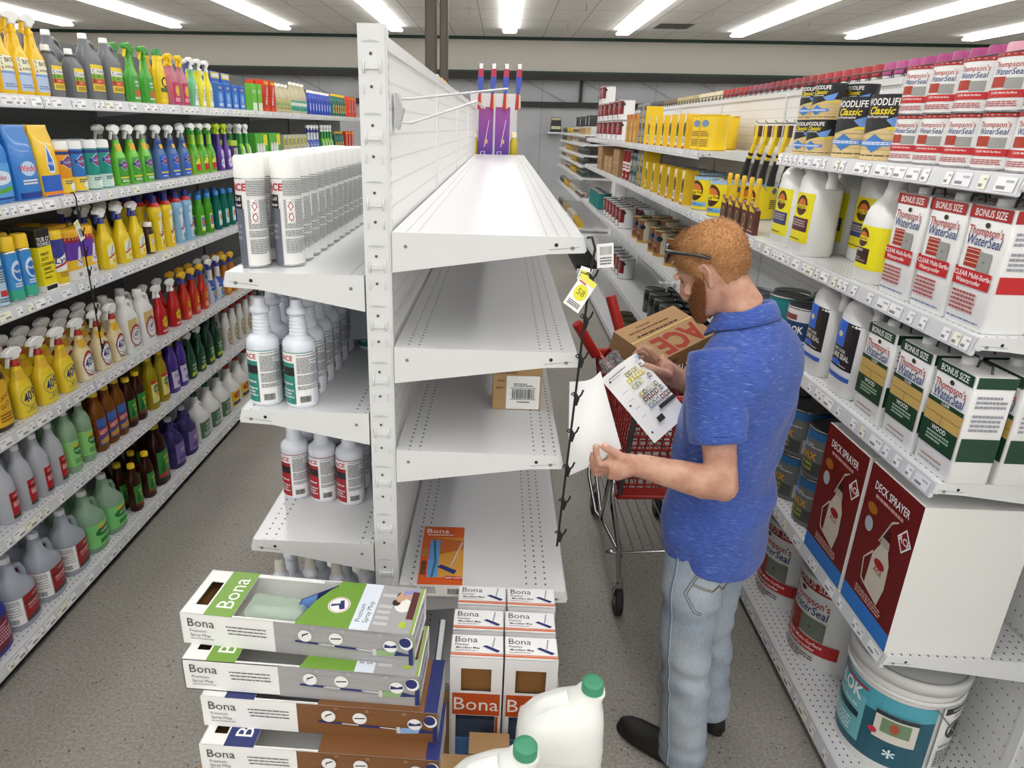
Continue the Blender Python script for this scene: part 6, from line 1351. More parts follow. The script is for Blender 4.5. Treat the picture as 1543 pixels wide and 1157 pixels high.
inst('bigjug', .152, 1.04, .720, .0, 'large white jug with green cap, the higher of the two at bottom edge')
inst('bigjug', .018, .885, .720, .05, 'white jug with green cap cut off by the bottom edge')
b = MB().box(-.09, .80, 0, .25, 1.115, .719, kraft); t = b.obj('cardboard_box'); tag(t, 'brown carton holding the white jugs up in front', 'box')
b = MB().box(-.03, 1.118, 0, .06, 1.175, .72, M('#a8865c', .7)); t = b.obj('cardboard_box'); tag(t, 'narrow brown carton between jugs and standing mop boxes', 'box')
b = MB(); b.add([(0, 0, 0), (.05, .01, -.01), (.055, .02, -.06), (.035, .01, -.05), (.02, .0, -.16), (.0, 0, -.15)], [(0, 1, 2, 3, 4, 5)], M('#e8e8ea', .4)); 
# ---------------------------------------------------------------- red shopping cart
cart = thing('shopping_cart', 'red plastic basket shopping cart standing in the aisle behind the man', 'shopping cart', (0, 0, 0))
redp = M('#b3261e', .35, coat=.2); redm = M('#a3231c', .4); chrome = M('#c9cacc', .18, metal=1.0); rub = M('#2a2a2c', .6)
b = MB(); A = [Vector(p) for p in ((.565, 2.50, 1.02), (.50, 3.30, .96), (.93, 3.34, .96), (.99, 2.54, 1.02))]; Bt = [Vector(p) for p in ((.526, 2.52, .58), (.54, 3.22, .66), (.90, 3.24, .66), (.95, 2.55, .58))]
for i in range(4):
    p0, p1, q0, q1 = A[i], A[(i + 1) % 4], Bt[i], Bt[(i + 1) % 4]
    b.tube([p0, p1], .016, redp, 8); b.tube([q0, q1], .012, redp, 8)
    n = 13 if i % 2 else 20
    for k in range(n + 1):
        t = k / n; b.tube([p0.lerp(p1, t), q0.lerp(q1, t)], .0042, redm, 5)
    for k in range(1, 8):
        t = k / 8; b.tube([p0.lerp(q0, t), p1.lerp(q1, t)], .0042, redm, 5)
nn = 16
for k in range(nn + 1):
    t = k / nn; b.tube([Bt[0].lerp(Bt[1], t), Bt[3].lerp(Bt[2], t)], .004, redm, 5)
for k in range(1, 10):
    t = k / 10; b.tube([Bt[0].lerp(Bt[3], t), Bt[1].lerp(Bt[2], t)], .004, redm, 5)
q0, q1 = Bt[0], Bt[3]
b.add([q0 + Vector((0, -.006, .0)), q1 + Vector((0, -.006, 0)), q1 + Vector((0, -.006, .045)), q0 + Vector((0, -.006, .045))], [(0, 1, 2, 3)], redp)
b.obj('basket', cart)
b = MB(); b.tube([(.56, 2.505, 1.0), (.527, 2.50, .60)], .011, M('#55565a', .4, metal=.4), 8); b.obj('corner_post', cart)
for pts in ([(.515, 3.1, 1.29), (.581, 3.06, 1.10)], [(.374, 3.12, 1.15), (.478, 3.14, .99)]):
    b = MB(); b.tube([pts[0], pts[1]], .024, redp, 12); d = Vector(pts[1]) - Vector(pts[0]); b.tube([pts[1], (.52, 3.2, .965)], .012, redm, 8); b.obj('handle_grip', cart)
b = MB()
b.tube([(.56, 2.62, .60), (.50, 2.50, .70), (.494, 2.48, .60), (.507, 2.48, .533), (.545, 2.49, .36), (.562, 2.50, .18)], .011, chrome, 10)
b.tube([(.95, 2.62, .60), (.955, 2.52, .53), (.95, 2.52, .36), (.94, 2.53, .18)], .011, chrome, 10)
b.tube([(.50, 2.60, .62), (.502, 2.66, .5), (.516, 2.80, .30), (.50, 2.86, .30), (.475, 3.0, .42), (.50, 3.2, .66)], .009, chrome, 10)
b.tube([(.94, 2.62, .60), (.945, 2.80, .30), (.94, 3.0, .42), (.90, 3.2, .64)], .009, chrome, 10)
b.tube([(.55, 2.50, .31), (.505, 2.49, .335), (.50, 2.51, .315), (.55, 2.53, .30), (.765, 2.56, .30), (.94, 2.54, .31)], .007, chrome, 8)
b.tube([(.52, 2.8, .30), (.56, 3.3, .28)], .009, chrome, 8); b.tube([(.945, 2.8, .30), (.92, 3.3, .28)], .009, chrome, 8); b.tube([(.55, 3.3, .28), (.92, 3.3, .28)], .009, chrome, 8)
b.tube([(.56, 3.3, .28), (.575, 3.34, .17)], .01, chrome, 8); b.tube([(.92, 3.3, .28), (.92, 3.34, .17)], .01, chrome, 8)
b.tube([(.562, 2.5, .3), (.52, 2.8, .30)], .008, chrome, 8); b.tube([(.94, 2.54, .3), (.945, 2.8, .3)], .008, chrome, 8)
b.obj('chrome_frame', cart)
b = MB()
for k in range(8):
    x = .58 + k * .045; b.tube([(x, 2.56, .30), (x, 3.3, .275)], .0028, M('#7d7e80', .3, metal=.8), 5)
b.obj('lower_rack', cart)
for (x, y) in ((.572, 2.515), (.94, 2.545), (.575, 3.36), (.92, 3.36)):
    w = MB(); w.lathe([(-.014, .045), (-.016, .056), (-.010, .0625), (.010, .0625), (.016, .056), (.014, .045)], rub, 24, T=Matrix.Translation((x, y, .0635)) @ Matrix.Rotation(radians(90), 4, 'Y'))
    o = w.obj('wheel', cart)
    w = MB(); w.lathe([(-.0165, .02), (.0165, .02)], M('#8a8c8e', .4), 16, T=Matrix.Translation((x, y, .0635)) @ Matrix.Rotation(radians(90), 4, 'Y')); w.obj('hub', o)
    w = MB()
    for s_ in (-1, 1): w.tube([(x + s_ * .022, y, .063), (x + s_ * .022, y, .10), (x + s_ * .012, y, .142)], .005, chrome, 6)
    w.lathe([(.135, .016), (.15, .019), (.165, .014), (.18, .013)], chrome, 14, ctr=(x, y)); w.obj('caster_fork', o)
# brown carton tilted in the cart, with a big red store name
bx = MB(); W2, D2, T2 = .21, .125, .045; kr = M('#b28b60', .7)
bx.box(-W2, -D2, -2 * T2, W2, D2, 0, kr)
t = bx.obj('cardboard_box'); t.location = (.7508, 2.961, 1.158); t.matrix_world = Matrix.Translation((.7508, 2.961, 1.165)) @ Matrix.Rotation(.76417, 4, 'Z') @ Matrix.Rotation(.3176, 4, 'X') @ Matrix.Rotation(-.148, 4, 'Y')
tag(t, 'brown carton with large red lettering lying tilted on the red cart', 'box')
pb = MB(); art(pb, flatmap((0, 0, 0), (1, 0, 0), (0, 1, 0)), [('R', -W2, .012, W2, .014, '#8c6a42'), ('R', -W2, .014, W2, .024, '#d8b878'), ('L', -.17, .05, .1, .075, 2, '#5a452c'), ('L', -.15, .03, .14, .046, 1, '#3a2a18'), ('L', -.1, .085, .0, .1, 1, '#8a6a48'), ('T', 'ACE', .02, -.055, .15, dict(b=.035, sx=1.05, rot=180), '#a53a2a')], None, rough=.8)
art(pb, flatmap((0, -D2, -2 * T2), (1, 0, 0), (0, 0, 1)), [('L', -.18, .03, -.05, .06, 2, '#6a4c2c'), ('R', -W2, .043, W2, .0445, '#8c6a42')], None)
pb.obj('print', t)
# crumpled clear bag in the cart
rnd = random.Random(3); b = MB(); rings = []
for i in range(9):
    z = 1.045 + .011 * i; r = .036 + .02 * sin(i * .6); rings.append([Vector((  .495 + (r + rnd.uniform(-.015, .015)) * cos(2 * pi * k / 14), 2.74 + (r + rnd.uniform(-.015, .015)) * sin(2 * pi * k / 14), z + rnd.uniform(-.008, .008))) for k in range(14)])
b.loft(rings, M('clear:#c8ccce', .12, clear=.72), smooth=False); t = b.obj('plastic_bag'); tag(t, 'crumpled clear plastic bag bulging over the cart rim', 'bag')
# ---------------------------------------------------------------- the man
def refine(mb, voxel, smooth=4, disp=None, name='part'):
    """union of closed pieces: voxel remesh, smooth, then a displacement function"""
    me = mb.mesh(name); o = bpy.data.objects.new('tmp', me); COL.objects.link(o)
    r = o.modifiers.new('r', 'REMESH'); r.mode = 'VOXEL'; r.voxel_size = voxel; r.use_smooth_shade = True
    s = o.modifiers.new('s', 'SMOOTH'); s.factor = .5; s.iterations = smooth
    bpy.context.view_layer.update(); dg = bpy.context.evaluated_depsgraph_get()
    m2 = bpy.data.meshes.new_from_object(o.evaluated_get(dg)); bpy.data.objects.remove(o)
    if disp:
        ns = [v.normal.copy() for v in m2.vertices]
        for v, n in zip(m2.vertices, ns):
            q = disp(v.co, n)
            if q is not None: v.co += q
    m2.polygons.foreach_set('use_smooth', [True] * len(m2.polygons)); m2.update(); m2.name = name
    return m2
from mathutils import noise as mnoise
FV = Vector((-.75, .66, 0)); LV = Vector((-.66, -.75, 0)); UV = Vector((0, 0, 1))
def eloft(mb, rows, m=None, seg=28, f=FV, l=LV):
    """rows: centre, half depth, half width [, exponent]"""
    rs = []
    for row in rows:
        c, a, b_ = Vector(row[0]), row[1], row[2]; n = row[3] if len(row) > 3 else 2.3
        rs.append([c + f * (a * math.copysign(abs(cos(t)) ** (2 / n), cos(t))) + l * (b_ * math.copysign(abs(sin(t)) ** (2 / n), sin(t))) for t in (2 * pi * k / seg for k in range(seg))])
    return mb.loft(rs, m)
skin_nb = NB('skin', .5); o_, p_ = skin_nb.xyz(); tn = skin_nb.n('TexNoise'); tn.inputs['Scale'].default_value = 26; tn.inputs['Detail'].default_value = 5; skin_nb.l(o_, tn.inputs['Vector'])
rp = skin_nb.n('ValToRGB'); rp.color_ramp.elements[0].position = .35; rp.color_ramp.elements[0].color = lin('#b98570'); rp.color_ramp.elements[1].position = .65; rp.color_ramp.elements[1].color = lin('#cfa28b'); skin_nb.l(tn.outputs['Fac'], rp.inputs[0]); skin_nb.l(rp.outputs[0], skin_nb.b.inputs['Base Color'])
skin_nb.b.inputs['Subsurface Weight'].default_value = .08; skin_nb.b.inputs['Subsurface Radius'].default_value = (.02, .008, .004); skin_nb.b.inputs['Subsurface Scale'].default_value = .5
skin = skin_nb.m
# joints
SL, EL, WL = Vector((.575, 1.745, 1.43)), Vector((.614, 1.642, 1.118)), Vector((.375, 1.622, 1.182))
SR, ER, WR = Vector((.825, 2.02, 1.42)), Vector((.80, 2.17, 1.16)), Vector((.605, 2.075, 1.248))
HC = Vector((.588, 1.900, 1.652))                                  # middle of the head
hf = Vector((-.80, .56, -.60)).normalized(); hl = Vector((0, 0, 1)).cross(hf).normalized(); hu = hf.cross(hl).normalized()
hl = hu.cross(hf)
def H(x, y, z): return HC + hf * x + hl * y + hu * z
body = MB()
# head
HR = [(-.120, .078, .030, .024), (-.110, .088, .005, .038), (-.092, .092, -.02, .050), (-.070, .092, -.045, .060), (-.045, .090, -.066, .066), (-.02, .088, -.082, .070), (.01, .089, -.092, .073), (.04, .089, -.097, .0745), (.068, .082, -.094, .071), (.09, .064, -.080, .060), (.106, .036, -.055, .040), (.114, .0, -.025, .018)]
rs = []
for z, xf_, xb_, w in HR:
    c = (xf_ + xb_) / 2; a = (xf_ - xb_) / 2; rs.append([H(c + a * cos(t) * (1 if cos(t) < 0 else 1), w * math.copysign(abs(sin(t)) ** .9, sin(t)), z) for t in (2 * pi * k / 32 for k in range(32))])
body.loft(rs, skin)
body.tube([H(.086, 0, .012), H(.098, 0, -.012), H(.106, 0, -.036), H(.102, 0, -.046), H(.088, 0, -.05)], [.008, .010, .0125, .014, .010], skin, 10)   # nose
for s_ in (-1, 1):
    body.tube([H(.100, s_ * .008, -.043), H(.09, s_ * .014, -.045)], [.008, .008], skin, 8)
    body.tube([H(.083, s_ * .055, .012), H(.093, s_ * .035, .02), H(.094, s_ * .012, .014)], [.008, .009, .007], skin, 8)                                   # brow
    body.tube([H(.062, s_ * .058, -.03), H(.078, s_ * .04, -.035)], [.016, .014], skin, 8)                                                                # cheek
    e = [H(.0, s_ * .071, -.048), H(-.008, s_ * .076, -.03), H(-.018, s_ * .082, -.006), H(-.012, s_ * .085, .016), H(.004, s_ * .081, .016), H(.010, s_ * .075, .0)]
    body.tube(e, [.0075, .0065, .0055, .0055, .0055, .005], skin, 8)
    body.tube([H(.0, s_ * .068, -.035), H(-.006, s_ * .073, -.01), H(-.002, s_ * .072, .008)], [.007, .009, .008], skin, 8)
body.tube([H(.088, -.024, -.073), H(.096, 0, -.071), H(.088, .024, -.073)], [.005, .0075, .005], skin, 8); body.tube([H(.086, -.022, -.083), H(.094, 0, -.083), H(.086, .022, -.083)], [.005, .0075, .005], skin, 8)
# neck and trunk
body.tube([H(-.012, 0, -.02), H(-.022, 0, -.07), H(-.032, 0, -.115), Vector((.668, 1.885, 1.51)), Vector((.69, 1.875, 1.45))], [.045, .054, .056, .062, .08], skin, 24)
T0 = Vector((.70, 1.872, 0))
eloft(body, [(T0 + UV * .84, .10, .15), (T0 + UV * 1.0, .10, .145), (T0 + UV * 1.2, .11, .165), (T0 + UV * 1.36, .11, .18), (T0 + UV * 1.45, .085, .15), (T0 + UV * 1.50, .05, .07)], skin)
# legs
for h_, k_, a_ in ((Vector((.635, 1.80, .86)), Vector((.640, 1.775, .47)), Vector((.668, 1.752, .09))), (Vector((.762, 1.945, .86)), Vector((.762, 1.94, .46)), Vector((.803, 1.928, .09)))):
    body.tube([h_, k_, a_], [.08, .05, .035], skin, 16)
    body.tube([a_, a_ + Vector((-.02, .012, -.045)), a_ + (Vector((-.14, .10, -.06)) if a_.x < .7 else Vector((-.06, .13, -.06)))], [.03, .035, .028], skin, 10)
# arms
def arm(S_, E_, W_, up, fo, wr):
    d1 = (E_ - S_); d2 = (W_ - E_)
    body.tube([S_, S_ + d1 * .3, S_ + d1 * .75, E_ - d2 * .0], [up * 1.1, up, up * .84, up * .80], skin, 18)
    body.tube([E_ - d2 * .05, E_ + d2 * .22, E_ + d2 * .6, W_], [up * .72, fo, fo * .82, wr], skin, 18)
for E_ in (EL, ER): body.lathe([(-.040, .008), (-.034, .022), (-.02, .034), (0, .0395), (.02, .034), (.034, .022), (.040, .008)], skin, 18, T=Matrix.Translation(E_ + Vector((.004, 0, -.002))))
arm(SL, EL, WL, .052, .047, .030); arm(SR, ER, WR, .050, .044, .030)
# left hand: pinching the page's lower edge
def finger(pts, r0, r1):
    n = len(pts); body.tube(pts, [r0 + (r1 - r0) * i / (n - 1) for i in range(n)], skin, 10)
kx = lambda x, y, z: Vector((x, y, z))
body.tube([WL, kx(.350, 1.615, 1.182), kx(.325, 1.612, 1.180), kx(.300, 1.612, 1.178)], [.029, .033, .038, .032], skin, 16)
body.tube([WL + kx(0, .012, -.008), kx(.345, 1.632, 1.168), kx(.305, 1.635, 1.160)], [.024, .028, .026], skin, 14)
finger([kx(.298, 1.600, 1.192), kx(.276, 1.590, 1.196), kx(.266, 1.595, 1.222), kx(.264, 1.602, 1.246)], .0115, .0085)      # index
finger([kx(.294, 1.612, 1.176), kx(.270, 1.604, 1.172), kx(.262, 1.622, 1.190), kx(.266, 1.636, 1.206)], .0118, .0088)      # middle
finger([kx(.296, 1.626, 1.160), kx(.272, 1.622, 1.152), kx(.266, 1.642, 1.164), kx(.274, 1.654, 1.178)], .0112, .0084)      # ring
finger([kx(.304, 1.640, 1.148), kx(.284, 1.640, 1.140), kx(.278, 1.656, 1.150), kx(.286, 1.664, 1.160)], .010, .0078)       # little
finger([kx(.345, 1.600, 1.202), kx(.318, 1.596, 1.224), kx(.296, 1.604, 1.232), kx(.281, 1.612, 1.240)], .0135, .0095)      # thumb
# right hand: holding the page's top corner
body.tube([WR, kx(.560, 2.068, 1.272), kx(.532, 2.062, 1.292), kx(.505, 2.056, 1.312)], [.029, .032, .036, .030], skin, 16)
body.tube([WR + kx(.004, .02, .012), kx(.552, 2.085, 1.290), kx(.512, 2.078, 1.322)], [.022, .026, .024], skin, 14)
finger([kx(.506, 2.062, 1.332), kx(.478, 2.052, 1.362), kx(.452, 2.046, 1.374), kx(.436, 2.040, 1.362)], .0115, .0085)
finger([kx(.500, 2.076, 1.320), kx(.470, 2.078, 1.346), kx(.444, 2.070, 1.350), kx(.430, 2.062, 1.336)], .0118, .0088)
finger([kx(.500, 2.086, 1.302), kx(.470, 2.092, 1.322), kx(.446, 2.088, 1.322), kx(.434, 2.080, 1.308)], .0112, .0084)
finger([kx(.506, 2.090, 1.286), kx(.480, 2.098, 1.298), kx(.460, 2.096, 1.294), kx(.450, 2.088, 1.282)], .010, .0078)
finger([kx(.545, 2.030, 1.288), kx(.512, 2.008, 1.306), kx(.480, 2.000, 1.322), kx(.452, 2.002, 1.332)], .0135, .0095)
def bdisp(co, n):
    return n * (.0012 * mnoise.noise(co * 30))
bm2 = refine(body, .0038, 5, bdisp, 'person')
man = bpy.data.objects.new('person', bm2); COL.objects.link(man)
tag(man, 'man in blue polo shirt and faded jeans reading printed pages in the aisle', 'person')
# nails
nl = MB(); nail = M('#dcb3a2', .3)
def nail_at(p, d, n_):
    d = Vector(d).normalized(); n_ = Vector(n_).normalized(); s_ = d.cross(n_); p = Vector(p)
    nl.add([p + d * a * .006 + s_ * b_ * .0045 + n_ * (.0006 if abs(b_) > .5 else .0014) for a, b_ in ((-1, -1), (-1, 0), (-1, 1), (1, 1), (1.2, 0), (1, -1))], [(0, 1, 4, 5), (1, 2, 3, 4)], nail, True)
nail_at((.2875, 1.6020, 1.2465), (-.7, .3, .4), (.2, -.7, .6)); nail_at((.457, 1.9935, 1.336), (-.8, .0, .3), (-.1, -.8, .45)); nail_at((.2635, 1.5945, 1.243), (0, .3, 1), (-.2, -.9, .2))
nl.obj('fingernails', man)

# hair: scalp shell plus many short tufts
hair_m = NB('hair', .75); o_, p_ = hair_m.xyz(); tn = hair_m.n('TexNoise'); tn.inputs['Scale'].default_value = 170; tn.inputs['Detail'].default_value = 4; hair_m.l(o_, tn.inputs['Vector'])
rp = hair_m.n('ValToRGB'); rp.color_ramp.elements[0].position = .15; rp.color_ramp.elements[0].color = lin('#85542c'); rp.color_ramp.elements[1].position = .8; rp.color_ramp.elements[1].color = lin('#d09a66'); hair_m.l(tn.outputs['Fac'], rp.inputs[0]); hair_m.l(rp.outputs[0], hair_m.b.inputs['Base Color'])
beard_m = NB('beard', .8); o_, p_ = beard_m.xyz(); tn = beard_m.n('TexNoise'); tn.inputs['Scale'].default_value = 160; beard_m.l(o_, tn.inputs['Vector'])
rp = beard_m.n('ValToRGB'); rp.color_ramp.elements[0].position = .3; rp.color_ramp.elements[0].color = lin('#85502e'); rp.color_ramp.elements[1].position = .7; rp.color_ramp.elements[1].color = lin('#bb7d4c'); beard_m.l(tn.outputs['Fac'], rp.inputs[0]); beard_m.l(rp.outputs[0], beard_m.b.inputs['Base Color'])
def head_pt(az, z, off):
    """az: 0 = face front, +90 deg = left; z local height"""
    i = 0
    while i < len(HR) - 2 and HR[i + 1][0] < z: i += 1
    t = min(1, max(0, (z - HR[i][0]) / (HR[i + 1][0] - HR[i][0]))); g = lambda j: HR[i][j] * (1 - t) + HR[i + 1][j] * t
    c = (g(1) + g(2)) / 2; a = (g(1) - g(2)) / 2 + off; w = g(3) + off
    return c + a * cos(az), w * math.copysign(abs(sin(az)) ** .9, sin(az))
def hairline(az):
    """lowest local z of the hair at this azimuth"""
    a = abs(math.degrees(math.atan2(sin(az), cos(az))))
    pts = [(0, .070), (25, .066), (42, .050), (52, .018), (64, .008), (72, -.012), (84, -.03), (92, .02), (104, .012), (116, -.03), (135, -.062), (180, -.072)]
    for (a0, z0), (a1, z1) in zip(pts, pts[1:]):
        if a <= a1: return z0 + (z1 - z0) * (a - a0) / (a1 - a0)
    return pts[-1][1]
rnd = random.Random(11)
hs = MB(); NA = 72; NZ = 16; rings = []
for j in range(NZ + 1):
    r = []
    for k in range(NA):
        az = 2 * pi * k / NA; z0 = hairline(az); q = j / NZ; z = z0 + (.1145 - z0) * (1 - (1 - q) ** 1.6)
        off = .002 + .0085 * min(1, q * 5) + rnd.uniform(-.0008, .0008); x, y = head_pt(az, min(z, .113), off)
        zz = z + (.009 * max(0, (z - .07) / .045) if z > .07 else 0); r.append(H(x, y, zz))
    rings.append(r)
hs.loft(rings, hair_m.m, (False, True))
nv = len(hs.v)
for k in range(6200):
    az = rnd.uniform(-pi, pi); z0 = hairline(az); z = z0 - .001 + (.1135 - z0 + .001) * rnd.random() ** .9
    x, y = head_pt(az, z, .0085 if z - z0 > .012 else .003); x2, y2 = head_pt(az, z, .0185 if z - z0 > .02 else .010)
    topk = max(0, (z - .07) / .045); p = H(x, y, z + .009 * topk - .001); fw = rnd.uniform(.007, .017)
    tip = H(x2 + fw * (1 if z > .03 else .2) * (.6 + .4 * cos(az)), y2 + rnd.uniform(-.003, .003), z + .014 * topk + (-.006 if z < .06 else .004) + rnd.uniform(-.004, .003))
    d = (tip - p); s_ = d.cross(hu if abs(d.normalized().dot(hu)) < .9 else hf)  .normalized() * .0008; u_ = d.cross(s_).normalized() * .0009
    hs.add([p - s_, p + s_, p + u_, tip], [(0, 1, 3), (1, 2, 3), (2, 0, 3)], hair_m.m, True)
hs.obj('hair', man)
bd = MB()
def beard_ok(az, z):
    a = abs(math.degrees(az)); 
    if a > 86 - max(0, -z - .06) * 260: return False
    top = -.052 if a < 14 else (-.060 if a < 34 else (-.052 + (a - 34) / 40 * .045))
    if a < 22 and -.088 < z < -.066: return False
    return z < min(top, -.008)
for k in range(8000):
    az = rnd.uniform(-1.5, 1.5); z = rnd.uniform(-.119, .0)
    if not beard_ok(az + rnd.uniform(-.09, .09), z + rnd.uniform(-.006, .006)): continue
    x, y = head_pt(az, z, -.0015); x2, y2 = head_pt(az, z, .011 + .006 * max(0, (-z - .07) / .05)); p = H(x, y, z); tip = H(x2, y2 + rnd.uniform(-.003, .003), z - rnd.uniform(.006, .016))
    d = tip - p; s_ = d.cross(hu).normalized() * .0016; u_ = d.cross(s_).normalized() * .0014
    bd.add([p - s_, p + s_, p + u_, tip], [(0, 1, 3), (1, 2, 3), (2, 0, 3)], beard_m.m, True)
rings = []
for j in range(7):   # dense underlayer of the beard
    z = -.121 + j * .0105; r = []
    for k in range(33):
        az = radians(-82 + 164 * k / 32); x, y = head_pt(az, max(z, -.118), .0025 if beard_ok(az * 1.06, z) else -.004); r.append(H(x, y, z - .002))
    rings.append(r)
bd.loft(rings, beard_m.m, (False, False), True, False)
bd.add([*rings[0]], [tuple(range(33))], beard_m.m)
bd.obj('beard', man)
ey = MB()
for s_ in (-1, 1):
    c = H(.069, s_ * .031, -.004)
    ey.lathe([(-.011, .002), (-.008, .0075), (0, .011), (.008, .0075), (.011, .002)], M('#e8e4de', .2), 12, T=Matrix.Translation(c))
    ey.lathe([(-.004, .001), (0, .005), (.004, .001)], M('#4a5a68', .2), 10, T=Matrix.Translation(H(.0775, s_ * .031, -.007)))
    ey.tube([H(.080, s_ * .020, -.003), H(.0835, s_ * .031, .0), H(.078, s_ * .042, -.003)], .0022, M('#7a4a2c', .7), 6)
ey.obj('eyes', man)
# sunglasses pushed up on the hair
sg = MB(); blk = M('#0d0d0f', .18, coat=.6)
for s_ in (-1, 1):
    pts = [(.078, .006, .098), (.097, .010, .074), (.098, .030, .064), (.086, .052, .064), (.070, .064, .076), (.064, .060, .096), (.072, .036, .105)]
    P_ = [H(x + .006, y * s_, z + .004) for x, y, z in pts]; sg.add(P_ + [p + hf * .003 for p in P_], [tuple(range(7)), tuple(range(7, 14))], M('#141416', .08, coat=.8))
    sg.tube(P_, .0042, blk, 6, closed=True)
    sg.tube([H(.074, s_ * .068, .092), H(.058, s_ * .082, .084), H(.03, s_ * .0895, .068), (H(.0, s_ * .0905, .050)), H(-.02, s_ * .088, .036), H(-.034, s_ * .084, .022)], [.0062, .0058, .0048, .0044, .0050, .0036], blk, 8)
sg.tube([H(.088, -.008, .098), H(.091, 0, .101), H(.088, .008, .098)], .0028, blk, 6)
sg.box(-.004, -.0006, -.0015, .004, .0006, .0015, M('#b8babc', .3, metal=.8), T=Matrix.Translation(H(.064, .0862, .087)) @ Matrix.Rotation(.9, 4, 'Z'))
t = sg.obj('sunglasses'); tag(t, 'black sunglasses pushed up on the red-haired man\'s head', 'sunglasses')

# polo shirt
nb = NB('heather_blue', .85); o_, p_ = nb.xyz()
mp = nb.n('Mapping'); mp.inputs['Scale'].default_value = (60, 60, 420); nb.l(o_, mp.inputs[0])
t1 = nb.n('TexNoise'); t1.inputs['Scale'].default_value = 1; t1.inputs['Detail'].default_value = 3; nb.l(mp.outputs[0], t1.inputs['Vector'])
mp2 = nb.n('Mapping'); mp2.inputs['Scale'].default_value = (38, 38, 520); nb.l(o_, mp2.inputs[0])
t2 = nb.n('TexNoise'); t2.inputs['Scale'].default_value = 1; t2.inputs['Detail'].default_value = 0; nb.l(mp2.outputs[0], t2.inputs['Vector'])
rp = nb.n('ValToRGB'); rp.color_ramp.elements[0].position = .25; rp.color_ramp.elements[0].color = lin('#28418f'); rp.color_ramp.elements[1].position = .75; rp.color_ramp.elements[1].color = lin('#4868bc'); nb.l(t1.outputs['Fac'], rp.inputs[0])
r2 = nb.n('ValToRGB'); r2.color_ramp.elements[0].position = .70; r2.color_ramp.elements[0].color = (0, 0, 0, 1); r2.color_ramp.elements[1].position = .80; r2.color_ramp.elements[1].color = (1, 1, 1, 1); nb.l(t2.outputs['Fac'], r2.inputs[0])
nb.l(nb.mix(nb.math('MULTIPLY', r2.outputs[0], .6), rp.outputs[0], '#93a6d6'), nb.b.inputs['Base Color']); nb.b.inputs['Sheen Weight'].default_value = .2
shirt_m = nb.m
sh = MB()
eloft(sh, [(T0 + UV * .775 + FV * .0, .142, .188), (T0 + UV * .84, .146, .192), (T0 + UV * .95, .142, .186), (T0 + UV * 1.08 + FV * .005, .138, .182), (T0 + UV * 1.20 - FV * .0, .138, .192), (T0 + UV * 1.30 - FV * .012, .138, .205), (T0 + UV * 1.39 - FV * .022, .128, .212), (T0 + UV * 1.445 - FV * .024, .108, .195), (T0 + UV * 1.485 - FV * .022, .088, .145), (T0 + UV * 1.515 - FV * .018, .070, .092), (T0 + UV * 1.528 - FV * .014, .058, .07)], shirt_m, 36)
def sleeve(S_, E_, q=.66):
    d = E_ - S_; sh.tube([S_ - d * .10, S_ + d * .08, S_ + d * .35, S_ + d * q, S_ + d * (q + .012)], [.062, .076, .073, .0735, .073], shirt_m, 24)
sleeve(SL, EL, .62); sleeve(SR, ER, .62)
def sdisp(co, n):
    """drape folds: diagonal under the arms and across the small of the back"""
    z = co.z; s = co.dot(LV); w = 0
    w += .007 * sin(26 * z + 9 * s + 2.2 * mnoise.noise(co * 5)) * max(0, 1 - abs(z - .98) / .22)
    w += .006 * sin(34 * (z * .6 + s) + 2.5 * mnoise.noise(co * 6)) * max(0, 1 - abs(z - 1.27) / .18)
    w += .006 * mnoise.noise(co * 7) + .002 * mnoise.noise(co * 22)
    lo = min(1, max(0, (.92 - z) / .12)); fr = (co - T0).dot(FV) / .14; sdv = (co - T0).dot(LV) / .19
    return n * w + UV * (lo * (.030 * fr + .012 + (.030 * math.exp(-((fr + .05) / .10) ** 2) if sdv > .75 else 0)))
shm = refine(sh, .0062, 6, sdisp, 'shirt')
shirt = bpy.data.objects.new('polo_shirt', shm); COL.objects.link(shirt); shirt.parent = man
# collar and placket, folded band round the neck
co_ = MB(); rings = []
cc = Vector((.682, 1.876, 1.518)); ax = (Vector((.668, 1.885, 1.52)) - Vector((.69, 1.875, 1.46))).normalized()
tilt = Matrix.Rotation(radians(16), 3, LV)
def cring(r1, r2, h, dz=0):
    out = []
    for k in range(40):
        t_ = 2 * pi * k / 40; v = FV * (r1 * cos(t_)) + LV * (r2 * sin(t_)); v = tilt @ v
        out.append(cc + v + UV * (h + (-.028 * max(0, cos(t_)) ** 3 if dz else -.02 * max(0, cos(t_)) ** 3)))
    return out
rings = [cring(.060, .066, .012), cring(.064, .069, .030), cring(.070, .075, .040), cring(.078, .084, .034), cring(.090, .099, .010, 1), cring(.099, .110, -.012, 1), cring(.096, .107, -.014, 1), cring(.084, .092, .006, 1), cring(.066, .071, .022)]
co_.loft(rings, shirt_m, (False, False)); co_.obj('collar', shirt)
cs_ = MB()
for S_, E_ in ((SL, EL),):
    d = E_ - S_; dn = d.normalized(); a_ = dn.cross(Vector((1, 0, 0))).normalized(); b_ = dn.cross(a_)
    for q, r in ((.575, .0755),): cs_.tube([S_ + d * q + (a_ * cos(2 * pi * k / 32) + b_ * sin(2 * pi * k / 32)) * r for k in range(32)], .0009, M('#1f3478', .9), 5, closed=True)
cs_.obj('sleeve_hem_stitching', shirt)

